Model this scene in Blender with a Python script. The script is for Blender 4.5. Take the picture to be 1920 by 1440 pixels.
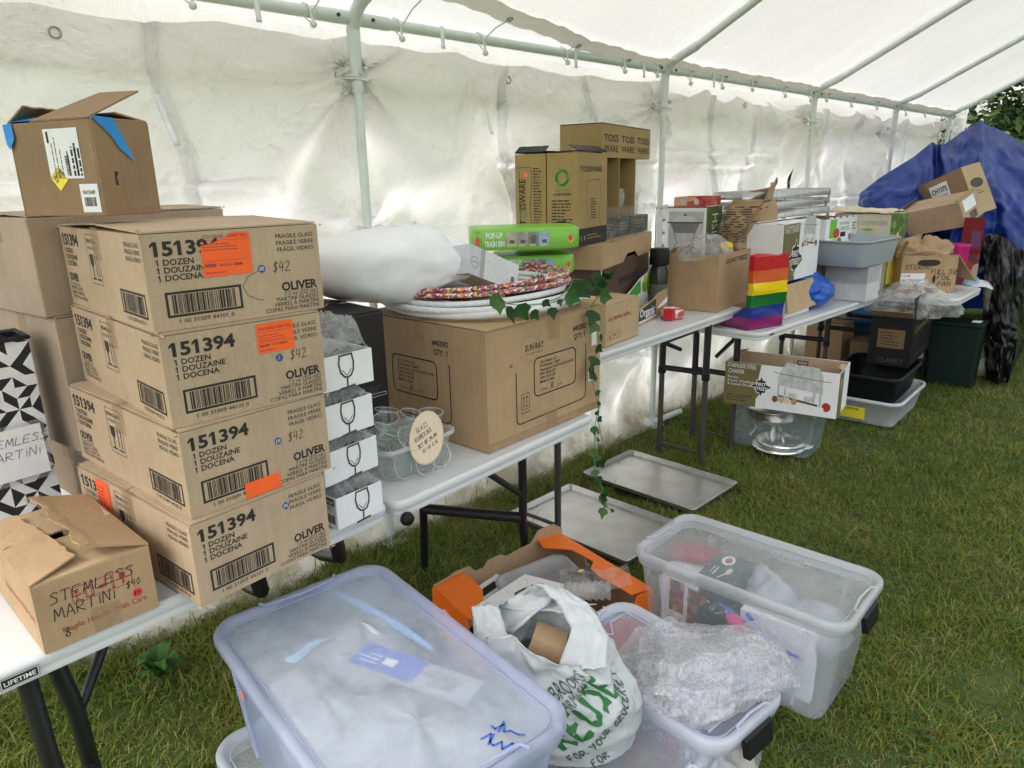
import bpy, bmesh, math, random
import numpy as np
from math import sin, cos, pi, radians, sqrt, atan2
from mathutils import Vector, Matrix, noise as mn

for o in list(bpy.data.objects): bpy.data.objects.remove(o)
S = bpy.context.scene
COL = S.collection

# ------------------------------------------------------------------ camera
F_PX, PITCH, ROLL, AZ, CAMH = 1331.0, radians(16.0), radians(-1.3), radians(45.0), 1.565
_fw = Vector((cos(AZ)*cos(PITCH), sin(AZ)*cos(PITCH), -sin(PITCH)))
_rt0 = Vector((sin(AZ), -cos(AZ), 0)); _up0 = _rt0.cross(_fw)
_rt = _rt0*cos(ROLL) + _up0*sin(ROLL); _up = _up0*cos(ROLL) - _rt0*sin(ROLL)
CAM = Vector((0, 0, CAMH))
cd = bpy.data.cameras.new('camera'); cam = bpy.data.objects.new('camera', cd); COL.objects.link(cam)
cd.sensor_width = 36; cd.lens = F_PX/1920*36; cd.clip_end = 500; cd.clip_start = 0.05
cam.matrix_world = Matrix(((_rt.x, _up.x, -_fw.x, 0), (_rt.y, _up.y, -_fw.y, 0), (_rt.z, _up.z, -_fw.z, CAMH), (0, 0, 0, 1)))
S.camera = cam

def ray(u, v): return _fw + _rt*((u-960)/F_PX) - _up*((v-720)/F_PX)
def at(u, v, z):                       # point of the photograph on the level z
    d = ray(u, v); return CAM + d*((z-CAMH)/d.z)
def onY(u, v, Y):
    d = ray(u, v); return CAM + d*(Y/d.y)
def atd(u, v, dist):                   # at a horizontal distance
    d = ray(u, v); return CAM + d*(dist/sqrt(d.x**2+d.y**2))
def zat(u, v, p):                      # height over ground point p
    d = ray(u, v); t = (d.x*p[0]+d.y*p[1])/(d.x**2+d.y**2); return (CAM+d*t).z

def proj(p):
    c = Vector(p)-CAM; return 960+F_PX*c.dot(_rt)/c.dot(_fw), 720-F_PX*c.dot(_up)/c.dot(_fw)
def fit(A, ang, u, hi=1.5):            # length along a level heading at which the photograph column u is reached
    d = Vector((cos(radians(ang)), sin(radians(ang)), 0)); lo = 0.; s = 1 if proj(A+d*.01)[0] > proj(A)[0] else -1
    for _ in range(40):
        m = (lo+hi)/2
        if (proj(A+d*m)[0]-u)*s < 0: lo = m
        else: hi = m
    return lo
# ------------------------------------------------------------------ world, sun, exposure
SUN_EL, SUN_AZ = radians(56), radians(156)     # azimuth measured from +X
W = bpy.data.worlds.new('World'); S.world = W; W.use_nodes = True
nt = W.node_tree; bg = nt.nodes['Background']
sky = nt.nodes.new('ShaderNodeTexSky'); sky.sky_type = 'NISHITA'; sky.sun_disc = False
sky.sun_elevation = SUN_EL; sky.sun_rotation = pi/2 - SUN_AZ
sky.air_density = 1.6; sky.dust_density = 5.0; sky.ozone_density = 0.6
hs = nt.nodes.new('ShaderNodeHueSaturation'); hs.inputs['Saturation'].default_value = .38     # thin overcast
nt.links.new(sky.outputs[0], hs.inputs['Color']); nt.links.new(hs.outputs[0], bg.inputs[0]); bg.inputs[1].default_value = 0.15
sl = bpy.data.lights.new('sun', 'SUN'); sl.energy = 1.5; sl.angle = radians(40); sl.color = (1, .96, .9)
so = bpy.data.objects.new('sun', sl); COL.objects.link(so)
sd = Vector((cos(SUN_AZ)*cos(SUN_EL), sin(SUN_AZ)*cos(SUN_EL), sin(SUN_EL)))
so.rotation_euler = sd.to_track_quat('Z', 'Y').to_euler(); so.location = (0, 0, 30)
S.view_settings.view_transform = 'Standard'; S.view_settings.look = 'None'
S.view_settings.exposure = 1.62; S.view_settings.gamma = 1
S.cycles.max_bounces = 10; S.cycles.diffuse_bounces = 5; S.cycles.transmission_bounces = 6
S.cycles.transparent_max_bounces = 24; S.cycles.glossy_bounces = 4
S.cycles.caustics_reflective = False; S.cycles.caustics_refractive = False
S.cycles.sample_clamp_indirect = 6.0

# ------------------------------------------------------------------ materials
_m = {}
def nodes_of(name):
    m = bpy.data.materials.new(name); m.use_nodes = True
    n = m.node_tree.nodes; n.clear()
    out = n.new('ShaderNodeOutputMaterial')
    return m, m.node_tree, n, out
def L(t, a, b): t.links.new(a, b)
def noise_node(t, scale, detail=4, rough=.6, vec=None, dist=0):
    n = t.nodes.new('ShaderNodeTexNoise'); n.inputs['Scale'].default_value = scale
    n.inputs['Detail'].default_value = detail; n.inputs['Roughness'].default_value = rough
    n.inputs['Distortion'].default_value = dist
    if vec: L(t, vec, n.inputs['Vector'])
    return n
def ramp(t, src, stops):
    r = t.nodes.new('ShaderNodeValToRGB'); e = r.color_ramp.elements
    while len(e) < len(stops): e.new(.5)
    for i, (p, c) in enumerate(stops):
        e[i].position = p; e[i].color = (*c, 1) if len(c) == 3 else c
    L(t, src, r.inputs[0]); return r
def pm(name, col, rough=.55, metal=0., var=.12, vs=9., bump=0., bs=60., spec=.4, stretch=None, coat=0.):
    """principled material with mottled colour and optional bump"""
    if name in _m: return _m[name]
    m, t, n, out = nodes_of(name)
    p = n.new('ShaderNodeBsdfPrincipled'); L(t, p.outputs[0], out.inputs[0])
    tc = n.new('ShaderNodeTexCoord'); vec = tc.outputs['Object']
    if stretch:
        mp = n.new('ShaderNodeMapping'); mp.inputs['Scale'].default_value = stretch; L(t, vec, mp.inputs[0]); vec = mp.outputs[0]
    p.inputs['Roughness'].default_value = rough; p.inputs['Metallic'].default_value = metal
    p.inputs['Specular IOR Level'].default_value = spec; p.inputs['Coat Weight'].default_value = coat
    nz = noise_node(t, vs, 5, .65, vec)
    a = tuple(max(0, c*(1-var)) for c in col); b = tuple(min(1, c*(1+var)) for c in col)
    r = ramp(t, nz.outputs[0], [(.3, a), (.7, b)]); L(t, r.outputs[0], p.inputs['Base Color'])
    if bump:
        nb = noise_node(t, bs, 5, .6, vec); bp = n.new('ShaderNodeBump'); bp.inputs['Strength'].default_value = bump
        bp.inputs['Distance'].default_value = .01; L(t, nb.outputs[0], bp.inputs['Height']); L(t, bp.outputs[0], p.inputs['Normal'])
    _m[name] = m; return m
def card(name, col):
    """corrugated cardboard: fibre mottling, faint flutes, scuffs"""
    if name in _m: return _m[name]
    m, t, n, out = nodes_of(name)
    p = n.new('ShaderNodeBsdfPrincipled'); L(t, p.outputs[0], out.inputs[0]); p.inputs['Roughness'].default_value = .72
    p.inputs['Specular IOR Level'].default_value = .25
    tc = n.new('ShaderNodeTexCoord'); oi = n.new('ShaderNodeObjectInfo')
    ad = n.new('ShaderNodeVectorMath'); ad.operation = 'ADD'; L(t, tc.outputs['Object'], ad.inputs[0])
    mu = n.new('ShaderNodeVectorMath'); mu.operation = 'SCALE'; mu.inputs[0].default_value = (7, 3, 5); L(t, oi.outputs['Random'], mu.inputs['Scale']); L(t, mu.outputs[0], ad.inputs[1])
    vec = ad.outputs[0]
    n1 = noise_node(t, 5, 6, .7, vec); n2 = noise_node(t, 240, 3, .6, vec)
    mx = n.new('ShaderNodeMix'); mx.inputs[0].default_value = .35; L(t, n1.outputs[0], mx.inputs[2]); L(t, n2.outputs[0], mx.inputs[3])
    r = ramp(t, mx.outputs[0], [(.28, tuple(c*.76 for c in col)), (.5, col), (.74, tuple(min(1, c*1.16) for c in col))])
    mp = n.new('ShaderNodeMapping'); mp.inputs['Scale'].default_value = (1, 1, .02); L(t, vec, mp.inputs[0])
    n3 = noise_node(t, 90, 3, .5, mp.outputs[0])
    m2 = n.new('ShaderNodeMix'); m2.data_type = 'RGBA'; m2.blend_type = 'MULTIPLY'; m2.inputs[0].default_value = .22
    r3 = ramp(t, n3.outputs[0], [(.35, (.72, .72, .72)), (.6, (1, 1, 1))])
    L(t, r.outputs[0], m2.inputs[6]); L(t, r3.outputs[0], m2.inputs[7]); L(t, m2.outputs[2], p.inputs['Base Color'])
    n5 = noise_node(t, 11, 8, .75, vec, 1.2); r5 = ramp(t, n5.outputs[0], [(.66, (0, 0, 0)), (.72, (.45, .45, .45))]); m5 = n.new('ShaderNodeMix'); m5.data_type = 'RGBA'; L(t, r5.outputs[0], m5.inputs[0]); L(t, m2.outputs[2], m5.inputs[6]); m5.inputs[7].default_value = (.55, .44, .32, 1); L(t, m5.outputs[2], p.inputs['Base Color'])    # rubbed spots
    nb = noise_node(t, 14, 6, .6, vec); am = n.new('ShaderNodeMath'); am.operation = 'MULTIPLY_ADD'
    L(t, nb.outputs[0], am.inputs[0]); am.inputs[1].default_value = 3; L(t, n3.outputs[0], am.inputs[2])
    bp = n.new('ShaderNodeBump'); bp.inputs['Strength'].default_value = .22; bp.inputs['Distance'].default_value = .004
    L(t, am.outputs[0], bp.inputs['Height']); L(t, bp.outputs[0], p.inputs['Normal'])
    _m[name] = m; return m
def trans(name, col, opac, rough=.25, var=.15, vs=6., bump=.0, bs=40., spec=.5, stops=None):
    """milky or clear plastic film: part see-through, part scattering"""
    if name in _m: return _m[name]
    m, t, n, out = nodes_of(name)
    p = n.new('ShaderNodeBsdfPrincipled'); p.inputs['Base Color'].default_value = (*col, 1); p.inputs['Roughness'].default_value = rough
    p.inputs['Specular IOR Level'].default_value = spec
    tl = n.new('ShaderNodeBsdfTranslucent'); tl.inputs[0].default_value = (*col, 1)
    m0 = n.new('ShaderNodeMixShader'); m0.inputs[0].default_value = .35; L(t, p.outputs[0], m0.inputs[1]); L(t, tl.outputs[0], m0.inputs[2])
    tr = n.new('ShaderNodeBsdfTransparent'); tr.inputs[0].default_value = (*[min(1, .75+.25*c) for c in col], 1)
    mx = n.new('ShaderNodeMixShader'); L(t, tr.outputs[0], mx.inputs[1]); L(t, m0.outputs[0], mx.inputs[2]); L(t, mx.outputs[0], out.inputs[0])
    tc = n.new('ShaderNodeTexCoord'); nz = noise_node(t, vs, 8, .7, tc.outputs['Object'])
    if stops is None: stops = [(.35, (opac-var,)*3), (.65, (opac+var,)*3)]
    r = ramp(t, nz.outputs[0], stops); L(t, r.outputs[0], mx.inputs[0])
    if bump:
        nb = noise_node(t, bs, 4, .6, tc.outputs['Object']); bp = n.new('ShaderNodeBump'); bp.inputs['Strength'].default_value = bump; bp.inputs['Distance'].default_value = .01
        L(t, nb.outputs[0], bp.inputs['Height']); L(t, bp.outputs[0], p.inputs['Normal'])
    _m[name] = m; return m
def glass(name, tint=(.975, .99, .985), base=.035):
    if name in _m: return _m[name]
    m, t, n, out = nodes_of(name)
    g = n.new('ShaderNodeBsdfGlossy'); g.inputs['Roughness'].default_value = .04; g.inputs[0].default_value = (.95, .97, .96, 1)
    tr = n.new('ShaderNodeBsdfTransparent'); tr.inputs[0].default_value = (*tint, 1)
    lw = n.new('ShaderNodeLayerWeight'); lw.inputs[0].default_value = .25
    ma = n.new('ShaderNodeMath'); ma.operation = 'MULTIPLY_ADD'; L(t, lw.outputs['Facing'], ma.inputs[0]); ma.inputs[1].default_value = .32; ma.inputs[2].default_value = base
    mx = n.new('ShaderNodeMixShader'); L(t, ma.outputs[0], mx.inputs[0]); L(t, tr.outputs[0], mx.inputs[1]); L(t, g.outputs[0], mx.inputs[2]); L(t, mx.outputs[0], out.inputs[0])
    _m[name] = m; return m
def fabric_tent(name, col, tl=.5, bump=.5, dirt=False, stretch=(1, 1, 1)):
    if name in _m: return _m[name]
    m, t, n, out = nodes_of(name)
    tc = n.new('ShaderNodeTexCoord'); mp = n.new('ShaderNodeMapping'); mp.inputs['Scale'].default_value = stretch; L(t, tc.outputs['Object'], mp.inputs[0]); vec = mp.outputs[0]
    d = n.new('ShaderNodeBsdfPrincipled'); d.inputs['Roughness'].default_value = .42; d.inputs['Specular IOR Level'].default_value = .35
    l = n.new('ShaderNodeBsdfTranslucent'); mx = n.new('ShaderNodeMixShader'); mx.inputs[0].default_value = tl
    L(t, d.outputs[0], mx.inputs[1]); L(t, l.outputs[0], mx.inputs[2]); L(t, mx.outputs[0], out.inputs[0])
    n1 = noise_node(t, 1.6, 6, .6, vec)
    r = ramp(t, n1.outputs[0], [(.3, tuple(c*.97 for c in col)), (.7, col)])
    src = r.outputs[0]
    if dirt == 'low':      # mud splashed up from the grass
        sp = n.new('ShaderNodeSeparateXYZ'); L(t, tc.outputs['Object'], sp.inputs[0])
        nz = noise_node(t, 5, 8, .7, tc.outputs['Object'])
        ma = n.new('ShaderNodeMath'); ma.operation = 'MULTIPLY_ADD'; L(t, nz.outputs[0], ma.inputs[0]); ma.inputs[1].default_value = .7; L(t, sp.outputs[2], ma.inputs[2])
        rr = ramp(t, ma.outputs[0], [(.34, (.50, .45, .36)), (.46, (.84, .81, .75)), (.60, (1, 1, 1))])
        mm = n.new('ShaderNodeMix'); mm.data_type = 'RGBA'; mm.blend_type = 'MULTIPLY'; mm.inputs[0].default_value = 1
        L(t, src, mm.inputs[6]); L(t, rr.outputs[0], mm.inputs[7]); src = mm.outputs[2]
    elif dirt == 'specks':  # bits of leaf litter lying on the canopy
        mp2 = n.new('ShaderNodeMapping'); mp2.inputs['Scale'].default_value = (1, 2.6, 2.6); mp2.inputs['Rotation'].default_value = (0, 0, .4); L(t, tc.outputs['Object'], mp2.inputs[0])
        v = noise_node(t, 22, 3, .5, mp2.outputs[0], 1.5); big = noise_node(t, .8, 2, .5, tc.outputs['Object'])
        ma = n.new('ShaderNodeMath'); ma.operation = 'MULTIPLY_ADD'; L(t, big.outputs[0], ma.inputs[0]); ma.inputs[1].default_value = .25; L(t, v.outputs[0], ma.inputs[2])
        rr = ramp(t, ma.outputs[0], [(.855, (1, 1, 1)), (.88, (.6, .56, .48))])
        mm = n.new('ShaderNodeMix'); mm.data_type = 'RGBA'; mm.blend_type = 'MULTIPLY'; mm.inputs[0].default_value = .75
        L(t, src, mm.inputs[6]); L(t, rr.outputs[0], mm.inputs[7]); src = mm.outputs[2]
    L(t, src, d.inputs['Base Color']); L(t, src, l.inputs[0])
    nb = noise_node(t, 5, 6, .55, vec, .6); nc = noise_node(t, 45, 3, .6, vec, .3)
    nd = noise_node(t, 2.2, 4, .6, vec); va = n.new('ShaderNodeVectorMath'); va.operation = 'MULTIPLY_ADD'; va.inputs[1].default_value = (.5, .5, .5); L(t, nd.outputs['Color'], va.inputs[0]); L(t, vec, va.inputs[2])
    vo = n.new('ShaderNodeTexVoronoi'); vo.inputs['Scale'].default_value = 5.5; L(t, va.outputs[0], vo.inputs['Vector'])          # crushed facets
    cm = n.new('ShaderNodeMath'); cm.operation = 'MULTIPLY_ADD'; L(t, vo.outputs['Distance'], cm.inputs[0]); cm.inputs[1].default_value = .55; L(t, nb.outputs[0], cm.inputs[2])
    am = n.new('ShaderNodeMath'); am.operation = 'MULTIPLY_ADD'; L(t, nc.outputs[0], am.inputs[0]); am.inputs[1].default_value = .12; L(t, cm.outputs[0], am.inputs[2])
    bp = n.new('ShaderNodeBump'); bp.inputs['Strength'].default_value = bump; bp.inputs['Distance'].default_value = .06
    L(t, am.outputs[0], bp.inputs['Height']); L(t, bp.outputs[0], d.inputs['Normal'])
    _m[name] = m; return m
def wildcol(name, cols, scale, rough=.5, bump=0):
    """patterned surface: voronoi cells painted from a palette"""
    if name in _m: return _m[name]
    m, t, n, out = nodes_of(name)
    p = n.new('ShaderNodeBsdfPrincipled'); p.inputs['Roughness'].default_value = rough; L(t, p.outputs[0], out.inputs[0])
    tc = n.new('ShaderNodeTexCoord'); v = n.new('ShaderNodeTexVoronoi'); v.inputs['Scale'].default_value = scale; L(t, tc.outputs['Object'], v.inputs['Vector'])
    sp = n.new('ShaderNodeSeparateColor'); L(t, v.outputs['Color'], sp.inputs[0])
    k = len(cols); r = ramp(t, sp.outputs[0], [(i/k, c) for i, c in enumerate(cols)]); r.color_ramp.interpolation = 'CONSTANT'
    L(t, r.outputs[0], p.inputs['Base Color'])
    _m[name] = m; return m

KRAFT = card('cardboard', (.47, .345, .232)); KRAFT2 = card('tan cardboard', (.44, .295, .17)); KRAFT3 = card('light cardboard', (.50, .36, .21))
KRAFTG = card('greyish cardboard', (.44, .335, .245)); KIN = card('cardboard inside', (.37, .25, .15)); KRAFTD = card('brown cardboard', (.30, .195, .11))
INK = pm('black ink', (.022, .021, .02), .7, var=.3); INKG = pm('grey ink', (.09, .075, .06), .8); INKR = pm('red ink', (.36, .06, .05), .7)
PEN = pm('marker ink', (.03, .028, .03), .6); WHITE = pm('white print', (.82, .82, .82), .5, var=.04); PAPER = pm('white paper', (.80, .80, .82), .6, var=.05, bump=.2, bs=30)
ORANGE = pm('fluorescent orange paper', (.95, .13, .025), .5, var=.05); ORANGEDOT = pm('orange dot', (1, .2, .05), .5); BLUEDOT = pm('blue dot', (.015, .06, .32), .5); REDDOT = pm('red dot', (.75, .05, .07), .5)
YELLOW = pm('yellow paper', (.85, .68, .05), .5); PINK = pm('pink paper', (.95, .14, .36), .5)
TAPE = trans('clear packing tape', (.66, .52, .36), .32, .12, .1, 12, .5, 60); BLUETAPE = pm('blue masking tape', (.03, .26, .70), .55, var=.1, bump=.3, bs=80)
BLACKPL = pm('black plastic', (.009, .009, .010), .5, spec=.25); BLACKMET = pm('black powder coat', (.014, .014, .016), .38, bump=.1, bs=300)
GREYMET = pm('dark brown grey tube', (.055, .05, .047), .45)
TABLE = pm('white table plastic', (.64, .64, .645), .38, var=.05, vs=4, bump=.15, bs=350)
STEEL = pm('stainless steel', (.78, .77, .75), .2, .9, var=.08, vs=14, bump=.08, bs=20); ALU = pm('worn aluminium', (.58, .575, .57), .33, .8, var=.16, vs=7, bump=.06, bs=90)
STEELB = pm('steel with reflection streaks', (.50, .50, .50), .24, .75, var=.2, vs=4, bump=.3, bs=10, stretch=(3, 3, 1)); TUBE = pm('pale green grey enamel', (.66, .71, .685), .35, var=.08)  # streaks in the frame steel colour imitate reflections

# ------------------------------------------------------------------ mesh builder
_text = {}
def text2d(s, weight=0.):
    k = (s, weight)
    if k not in _text:
        c = bpy.data.curves.new('t', 'FONT'); c.body = s; c.size = 1; c.resolution_u = 2; c.fill_mode = 'FRONT'; c.offset = weight
        o = bpy.data.objects.new('t', c); COL.objects.link(o)
        me = bpy.data.meshes.new_from_object(o.evaluated_get(bpy.context.evaluated_depsgraph_get()))
        vs = [(v.co.x, v.co.y) for v in me.vertices]; fs = [tuple(p.vertices) for p in me.polygons]
        bpy.data.objects.remove(o); bpy.data.curves.remove(c); bpy.data.meshes.remove(me)
        x0 = min(v[0] for v in vs) if vs else 0; x1 = max(v[0] for v in vs) if vs else 1
        tw = x1-x0; vs = [(x-x0, y) for x, y in vs]; _text[k] = (vs, fs, tw)
        if '1' in s and s != '1':          # give the numeral one its flag
            one = text2d('1', weight); hgt = max(v[1] for v in one[0]); sw = max(v[0] for v in one[0])
            for i, ch in enumerate(s):
                if ch == '1':
                    pv = text2d(s[:i]+'1', weight) if s[:i].strip() or i == 0 else None
                    if pv is None: continue
                    if i == 0: pv = one
                    xr = pv[2]; xl = xr-sw; b = len(vs); t = sw*.95
                    vs = vs+[(xl+.01, hgt), (xl-.13, hgt*.80), (xl-.13, hgt*.80-t*.9), (xl+.01, hgt-t*1.0)]; fs = fs+[(b, b+1, b+2, b+3)]
            _text[k] = (vs, fs, tw)
    return _text[k]
STROKE = {'.': [[(.5, 0), (.7, .4)]],
 'A': [[(0, 0), (2, 6), (4, 0)], [(.8, 2), (3.3, 2.3)]], 'B': [[(0, 0), (0, 6), (3, 5.5), (3, 3.8), (0, 3.2), (3.6, 2.4), (3.4, .6), (0, 0)]], 'C': [[(4, 5.2), (2, 6), (.2, 3.4), (.6, .8), (2.4, 0), (4, .8)]],
 'D': [[(0, 0), (.2, 6), (3, 5), (4, 2.6), (2.6, .3), (0, 0)]], 'E': [[(3.6, 6), (.2, 5.8), (0, .1), (3.8, .3)], [(0, 3), (2.8, 3.2)]], 'F': [[(3.8, 6), (.3, 5.7), (0, 0)], [(.2, 3), (2.8, 3.3)]],
 'G': [[(3.8, 5.3), (2, 6), (.1, 3), (1.4, .1), (3.6, .8), (3.7, 2.8), (2.2, 2.7)]], 'I': [[(1, 4.2), (1, 0)], [(1.1, 5.8), (1.3, 6)]], 'K': [[(0, 6), (.2, 0)], [(3.4, 6), (.2, 2.9), (3.8, 0)]],
 'L': [[(.3, 6), (0, .2), (3.6, .3)]], 'M': [[(0, 0), (.7, 5.8), (2.2, 1.6), (3.8, 6), (4.6, 0)]], 'N': [[(0, 0), (.4, 6), (3.4, .2), (3.8, 6)]], 'O': [[(2, 6), (.1, 3.6), (.8, .3), (2.8, 0), (4, 2.8), (3.2, 5.6), (2, 6)]],
 'P': [[(0, 0), (.4, 6), (3.4, 5.4), (3.2, 3.4), (.3, 2.7)]], 'R': [[(0, 0), (.3, 6), (3.4, 5.2), (2.8, 3.3), (.3, 2.8), (3.9, 0)]], 'S': [[(3.6, 5.2), (2, 6), (.4, 4.8), (3.2, 2.4), (2.8, .5), (0, .2)]],
 'T': [[(0, 5.8), (4.2, 6)], [(2.2, 5.9), (1.9, 0)]], 'U': [[(.1, 6), (.1, 1.4), (1.7, 0), (3.5, 1.2), (3.7, 6)]], 'V': [[(0, 6), (1.8, 0), (3.8, 6)]], 'Z': [[(.2, 5.8), (3.6, 6), (0, .2), (3.8, .2)], [(.9, 3), (3, 3.1)]],
 'H': [[(0, 0), (.2, 6)], [(3.6, 6), (3.6, 0)], [(.1, 3), (3.6, 3.2)]], 'Y': [[(0, 6), (2, 3)], [(4, 6), (1.4, 0)]],
 '0': [[(2, 6), (.3, 3.5), (1.4, 0), (3.2, 2.2), (2, 6)]], '1': [[(1.4, 6), (1.1, 0)]], '2': [[(.3, 4.8), (1.8, 6), (3.2, 4.4), (.2, .2), (3.8, .4)]], '3': [[(.4, 5.6), (3, 5.6), (1.4, 3.4), (3.2, 2.2), (1.8, 0), (.2, .6)]],
 '4': [[(1, 6), (.2, 2.6), (3.6, 2.8)], [(2.9, 5.6), (2.6, 0)]], '5': [[(3.4, 6), (.8, 5.8), (.6, 3.4), (3.2, 2.6), (2.6, .2), (.2, .2)]], '6': [[(3, 6), (.6, 3.2), (.6, .6), (2.4, 0), (3.2, 1.8), (.6, 2.4)]],
 '8': [[(2, 3.1), (.6, 4.6), (2, 6), (3.4, 4.6), (2, 3.1), (.4, 1.4), (2, 0), (3.6, 1.4), (2, 3.1)]], '9': [[(3.2, 3.6), (1, 3.4), (.8, 5.6), (3.2, 5.6), (2.6, 0)]], '$': [[(3.4, 5), (1.6, 5.4), (.6, 4.2), (3.2, 2.2), (2, .6), (0, .9)], [(2.3, 6.6), (1.5, -.5)]],
 '-': [[(.2, 2.8), (2.6, 3)]], ':': [[(.6, 1), (.7, 1.3)], [(.7, 3.6), (.8, 3.9)]],
}
class Fr:
    """flat frame on a face: point = o + ux*a + uy*b + n*c"""
    def __init__(s, o, ux, uy): s.o, s.ux, s.uy = Vector(o), Vector(ux), Vector(uy); s.n = s.ux.cross(s.uy).normalized()
    def __call__(s, a, b, c=.0006): return s.o + s.ux*a + s.uy*b + s.n*c
    def sub(s, a, b, rot=0.):
        c_, s_ = cos(rot), sin(rot); return Fr(s(a, b, 0), s.ux*c_+s.uy*s_, s.uy*c_-s.ux*s_)
class MB:
    def __init__(s): s.v, s.f, s.mi, s.sm, s.mats = [], [], [], [], []
    def mat(s, m):
        if m not in s.mats: s.mats.append(m)
        return s.mats.index(m)
    def add(s, vs, fs, m, smooth=False):
        b = len(s.v); s.v += [tuple(v) for v in vs]; k = s.mat(m)
        for f in fs: s.f.append(tuple(b+i for i in f)); s.mi.append(k); s.sm.append(smooth)
    def poly(s, pts, m): s.add(pts, [tuple(range(len(pts)))], m)
    def box(s, x0, x1, y0, y1, z0, z1, m, M=None):
        v = [Vector(p) for p in ((x0, y0, z0), (x1, y0, z0), (x1, y1, z0), (x0, y1, z0), (x0, y0, z1), (x1, y0, z1), (x1, y1, z1), (x0, y1, z1))]
        if M is not None: v = [M @ p for p in v]
        s.add(v, [(0, 3, 2, 1), (4, 5, 6, 7), (0, 1, 5, 4), (1, 2, 6, 5), (2, 3, 7, 6), (3, 0, 4, 7)], m)
    def rect(s, fr, x0, y0, x1, y1, m, c=.0006): s.poly([fr(x0, y0, c), fr(x1, y0, c), fr(x1, y1, c), fr(x0, y1, c)], m)
    def frame(s, fr, x0, y0, x1, y1, t, m, c=.0006):
        for a in ((x0, y0, x1, y0+t), (x0, y1-t, x1, y1), (x0, y0+t, x0+t, y1-t), (x1-t, y0+t, x1, y1-t)): s.rect(fr, *a, m, c)
    def slab(s, fr, pts, th, m):
        """2-D outline extruded by th along the frame normal"""
        n = len(pts); A = [fr(a, b, 0) for a, b in pts]; B = [fr(a, b, th) for a, b in pts]
        s.add(A+B, [tuple(range(n-1, -1, -1)), tuple(range(n, 2*n))]+[(i, (i+1) % n, n+(i+1) % n, n+i) for i in range(n)], m)
    def disc(s, fr, x, y, rx, ry, m, c=.0008, n=20): s.poly([fr(x+rx*cos(2*pi*i/n), y+ry*sin(2*pi*i/n), c) for i in range(n)], m)
    def text(s, fr, t, x, y, size, m, weight=0., sx=1., align='l', c=.0007, w=None):
        vs, fs, tw = text2d(t, weight)
        if w: sx = w/(tw*size)
        ww = tw*size*sx; ox = x - (0 if align == 'l' else ww if align == 'r' else ww/2)
        s.add([fr(ox+a*size*sx, y+b*size, c) for a, b in vs], fs, m); return ww
    def line(s, fr, pts, w, m, c=.0008):
        for (a, b), (d, e) in zip(pts, pts[1:]):
            l = sqrt((d-a)**2+(e-b)**2) or 1; nx, ny = -(e-b)/l*w/2, (d-a)/l*w/2; ex, ey = (d-a)/l*w*.35, (e-b)/l*w*.35
            s.poly([fr(a-ex-nx, b-ey-ny, c), fr(d+ex-nx, e+ey-ny, c), fr(d+ex+nx, e+ey+ny, c), fr(a-ex+nx, b-ey+ny, c)], m)
    def hand(s, fr, t, x, y, h, w, m, slant=.12, seed=1, gap=1.35, sx=.8):
        rng = random.Random(seed); k = h/6
        for ch in t:
            if ch == ' ': x += 3.5*k*sx; continue
            adv = 0
            for st in STROKE.get(ch, []):
                pts = [(x+(a+b*slant)*k*sx+rng.uniform(-.12, .12)*k, y+b*k+rng.uniform(-.14, .14)*k) for a, b in st]
                sm = []
                for i in range(len(pts)-1):
                    p0 = pts[max(0, i-1)]; p1 = pts[i]; p2 = pts[i+1]; p3 = pts[min(len(pts)-1, i+2)]
                    for q in range(3):
                        u = q/3; T = .25
                        sm.append(tuple(p1[j]+u*(p2[j]-p1[j])+T*u*(1-u)*((1-u)*(p2[j]-p0[j]-(p2[j]-p1[j])*2)-u*(p3[j]-p1[j]-(p2[j]-p1[j])*2)) for j in (0, 1)))
                sm.append(pts[-1]); s.line(fr, sm, w, m); adv = max(adv, max(a for a, b in st))
            x += (adv+gap)*k*sx; y += rng.uniform(-.15, .15)*k
        return x
    def barcode(s, fr, x0, y0, x1, y1, m, seed=0, c=.0007):
        rng = random.Random(seed); x = x0; u = (x1-x0)/70
        while x < x1-u*3:
            w = u*rng.choice((.7, .7, 1.4, 2.1)); s.rect(fr, x, y0, x+w, y1, m, c); x += w+u*rng.choice((.8, .8, 1.5))
    def tube(s, path, r, m, seg=8, closed=False, caps=True, smooth=True):
        P = [Vector(p) for p in path]; n = len(P); R = r if isinstance(r, (list, tuple)) else [r]*n; vs = []; prev = None
        for i in range(n):
            a = P[(i-1) % n] if (i or closed) else P[i]; b = P[(i+1) % n] if (i < n-1 or closed) else P[i]
            t = (b-a).normalized()
            if prev is None: x = t.orthogonal().normalized()
            else:
                x = prev - t*prev.dot(t); x = x.normalized() if x.length > 1e-6 else t.orthogonal().normalized()
            prev = x; y = t.cross(x)
            vs += [P[i]+(x*cos(2*pi*k/seg)+y*sin(2*pi*k/seg))*R[i] for k in range(seg)]
        fs = []
        for i in range(n if closed else n-1):
            j = (i+1) % n
            fs += [(i*seg+k, i*seg+(k+1) % seg, j*seg+(k+1) % seg, j*seg+k) for k in range(seg)]
        s.add(vs, fs, m, smooth)
        if caps and not closed:
            s.add(vs[:seg], [tuple(range(seg-1, -1, -1))], m); s.add(vs[-seg:], [tuple(range(seg))], m)
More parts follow.
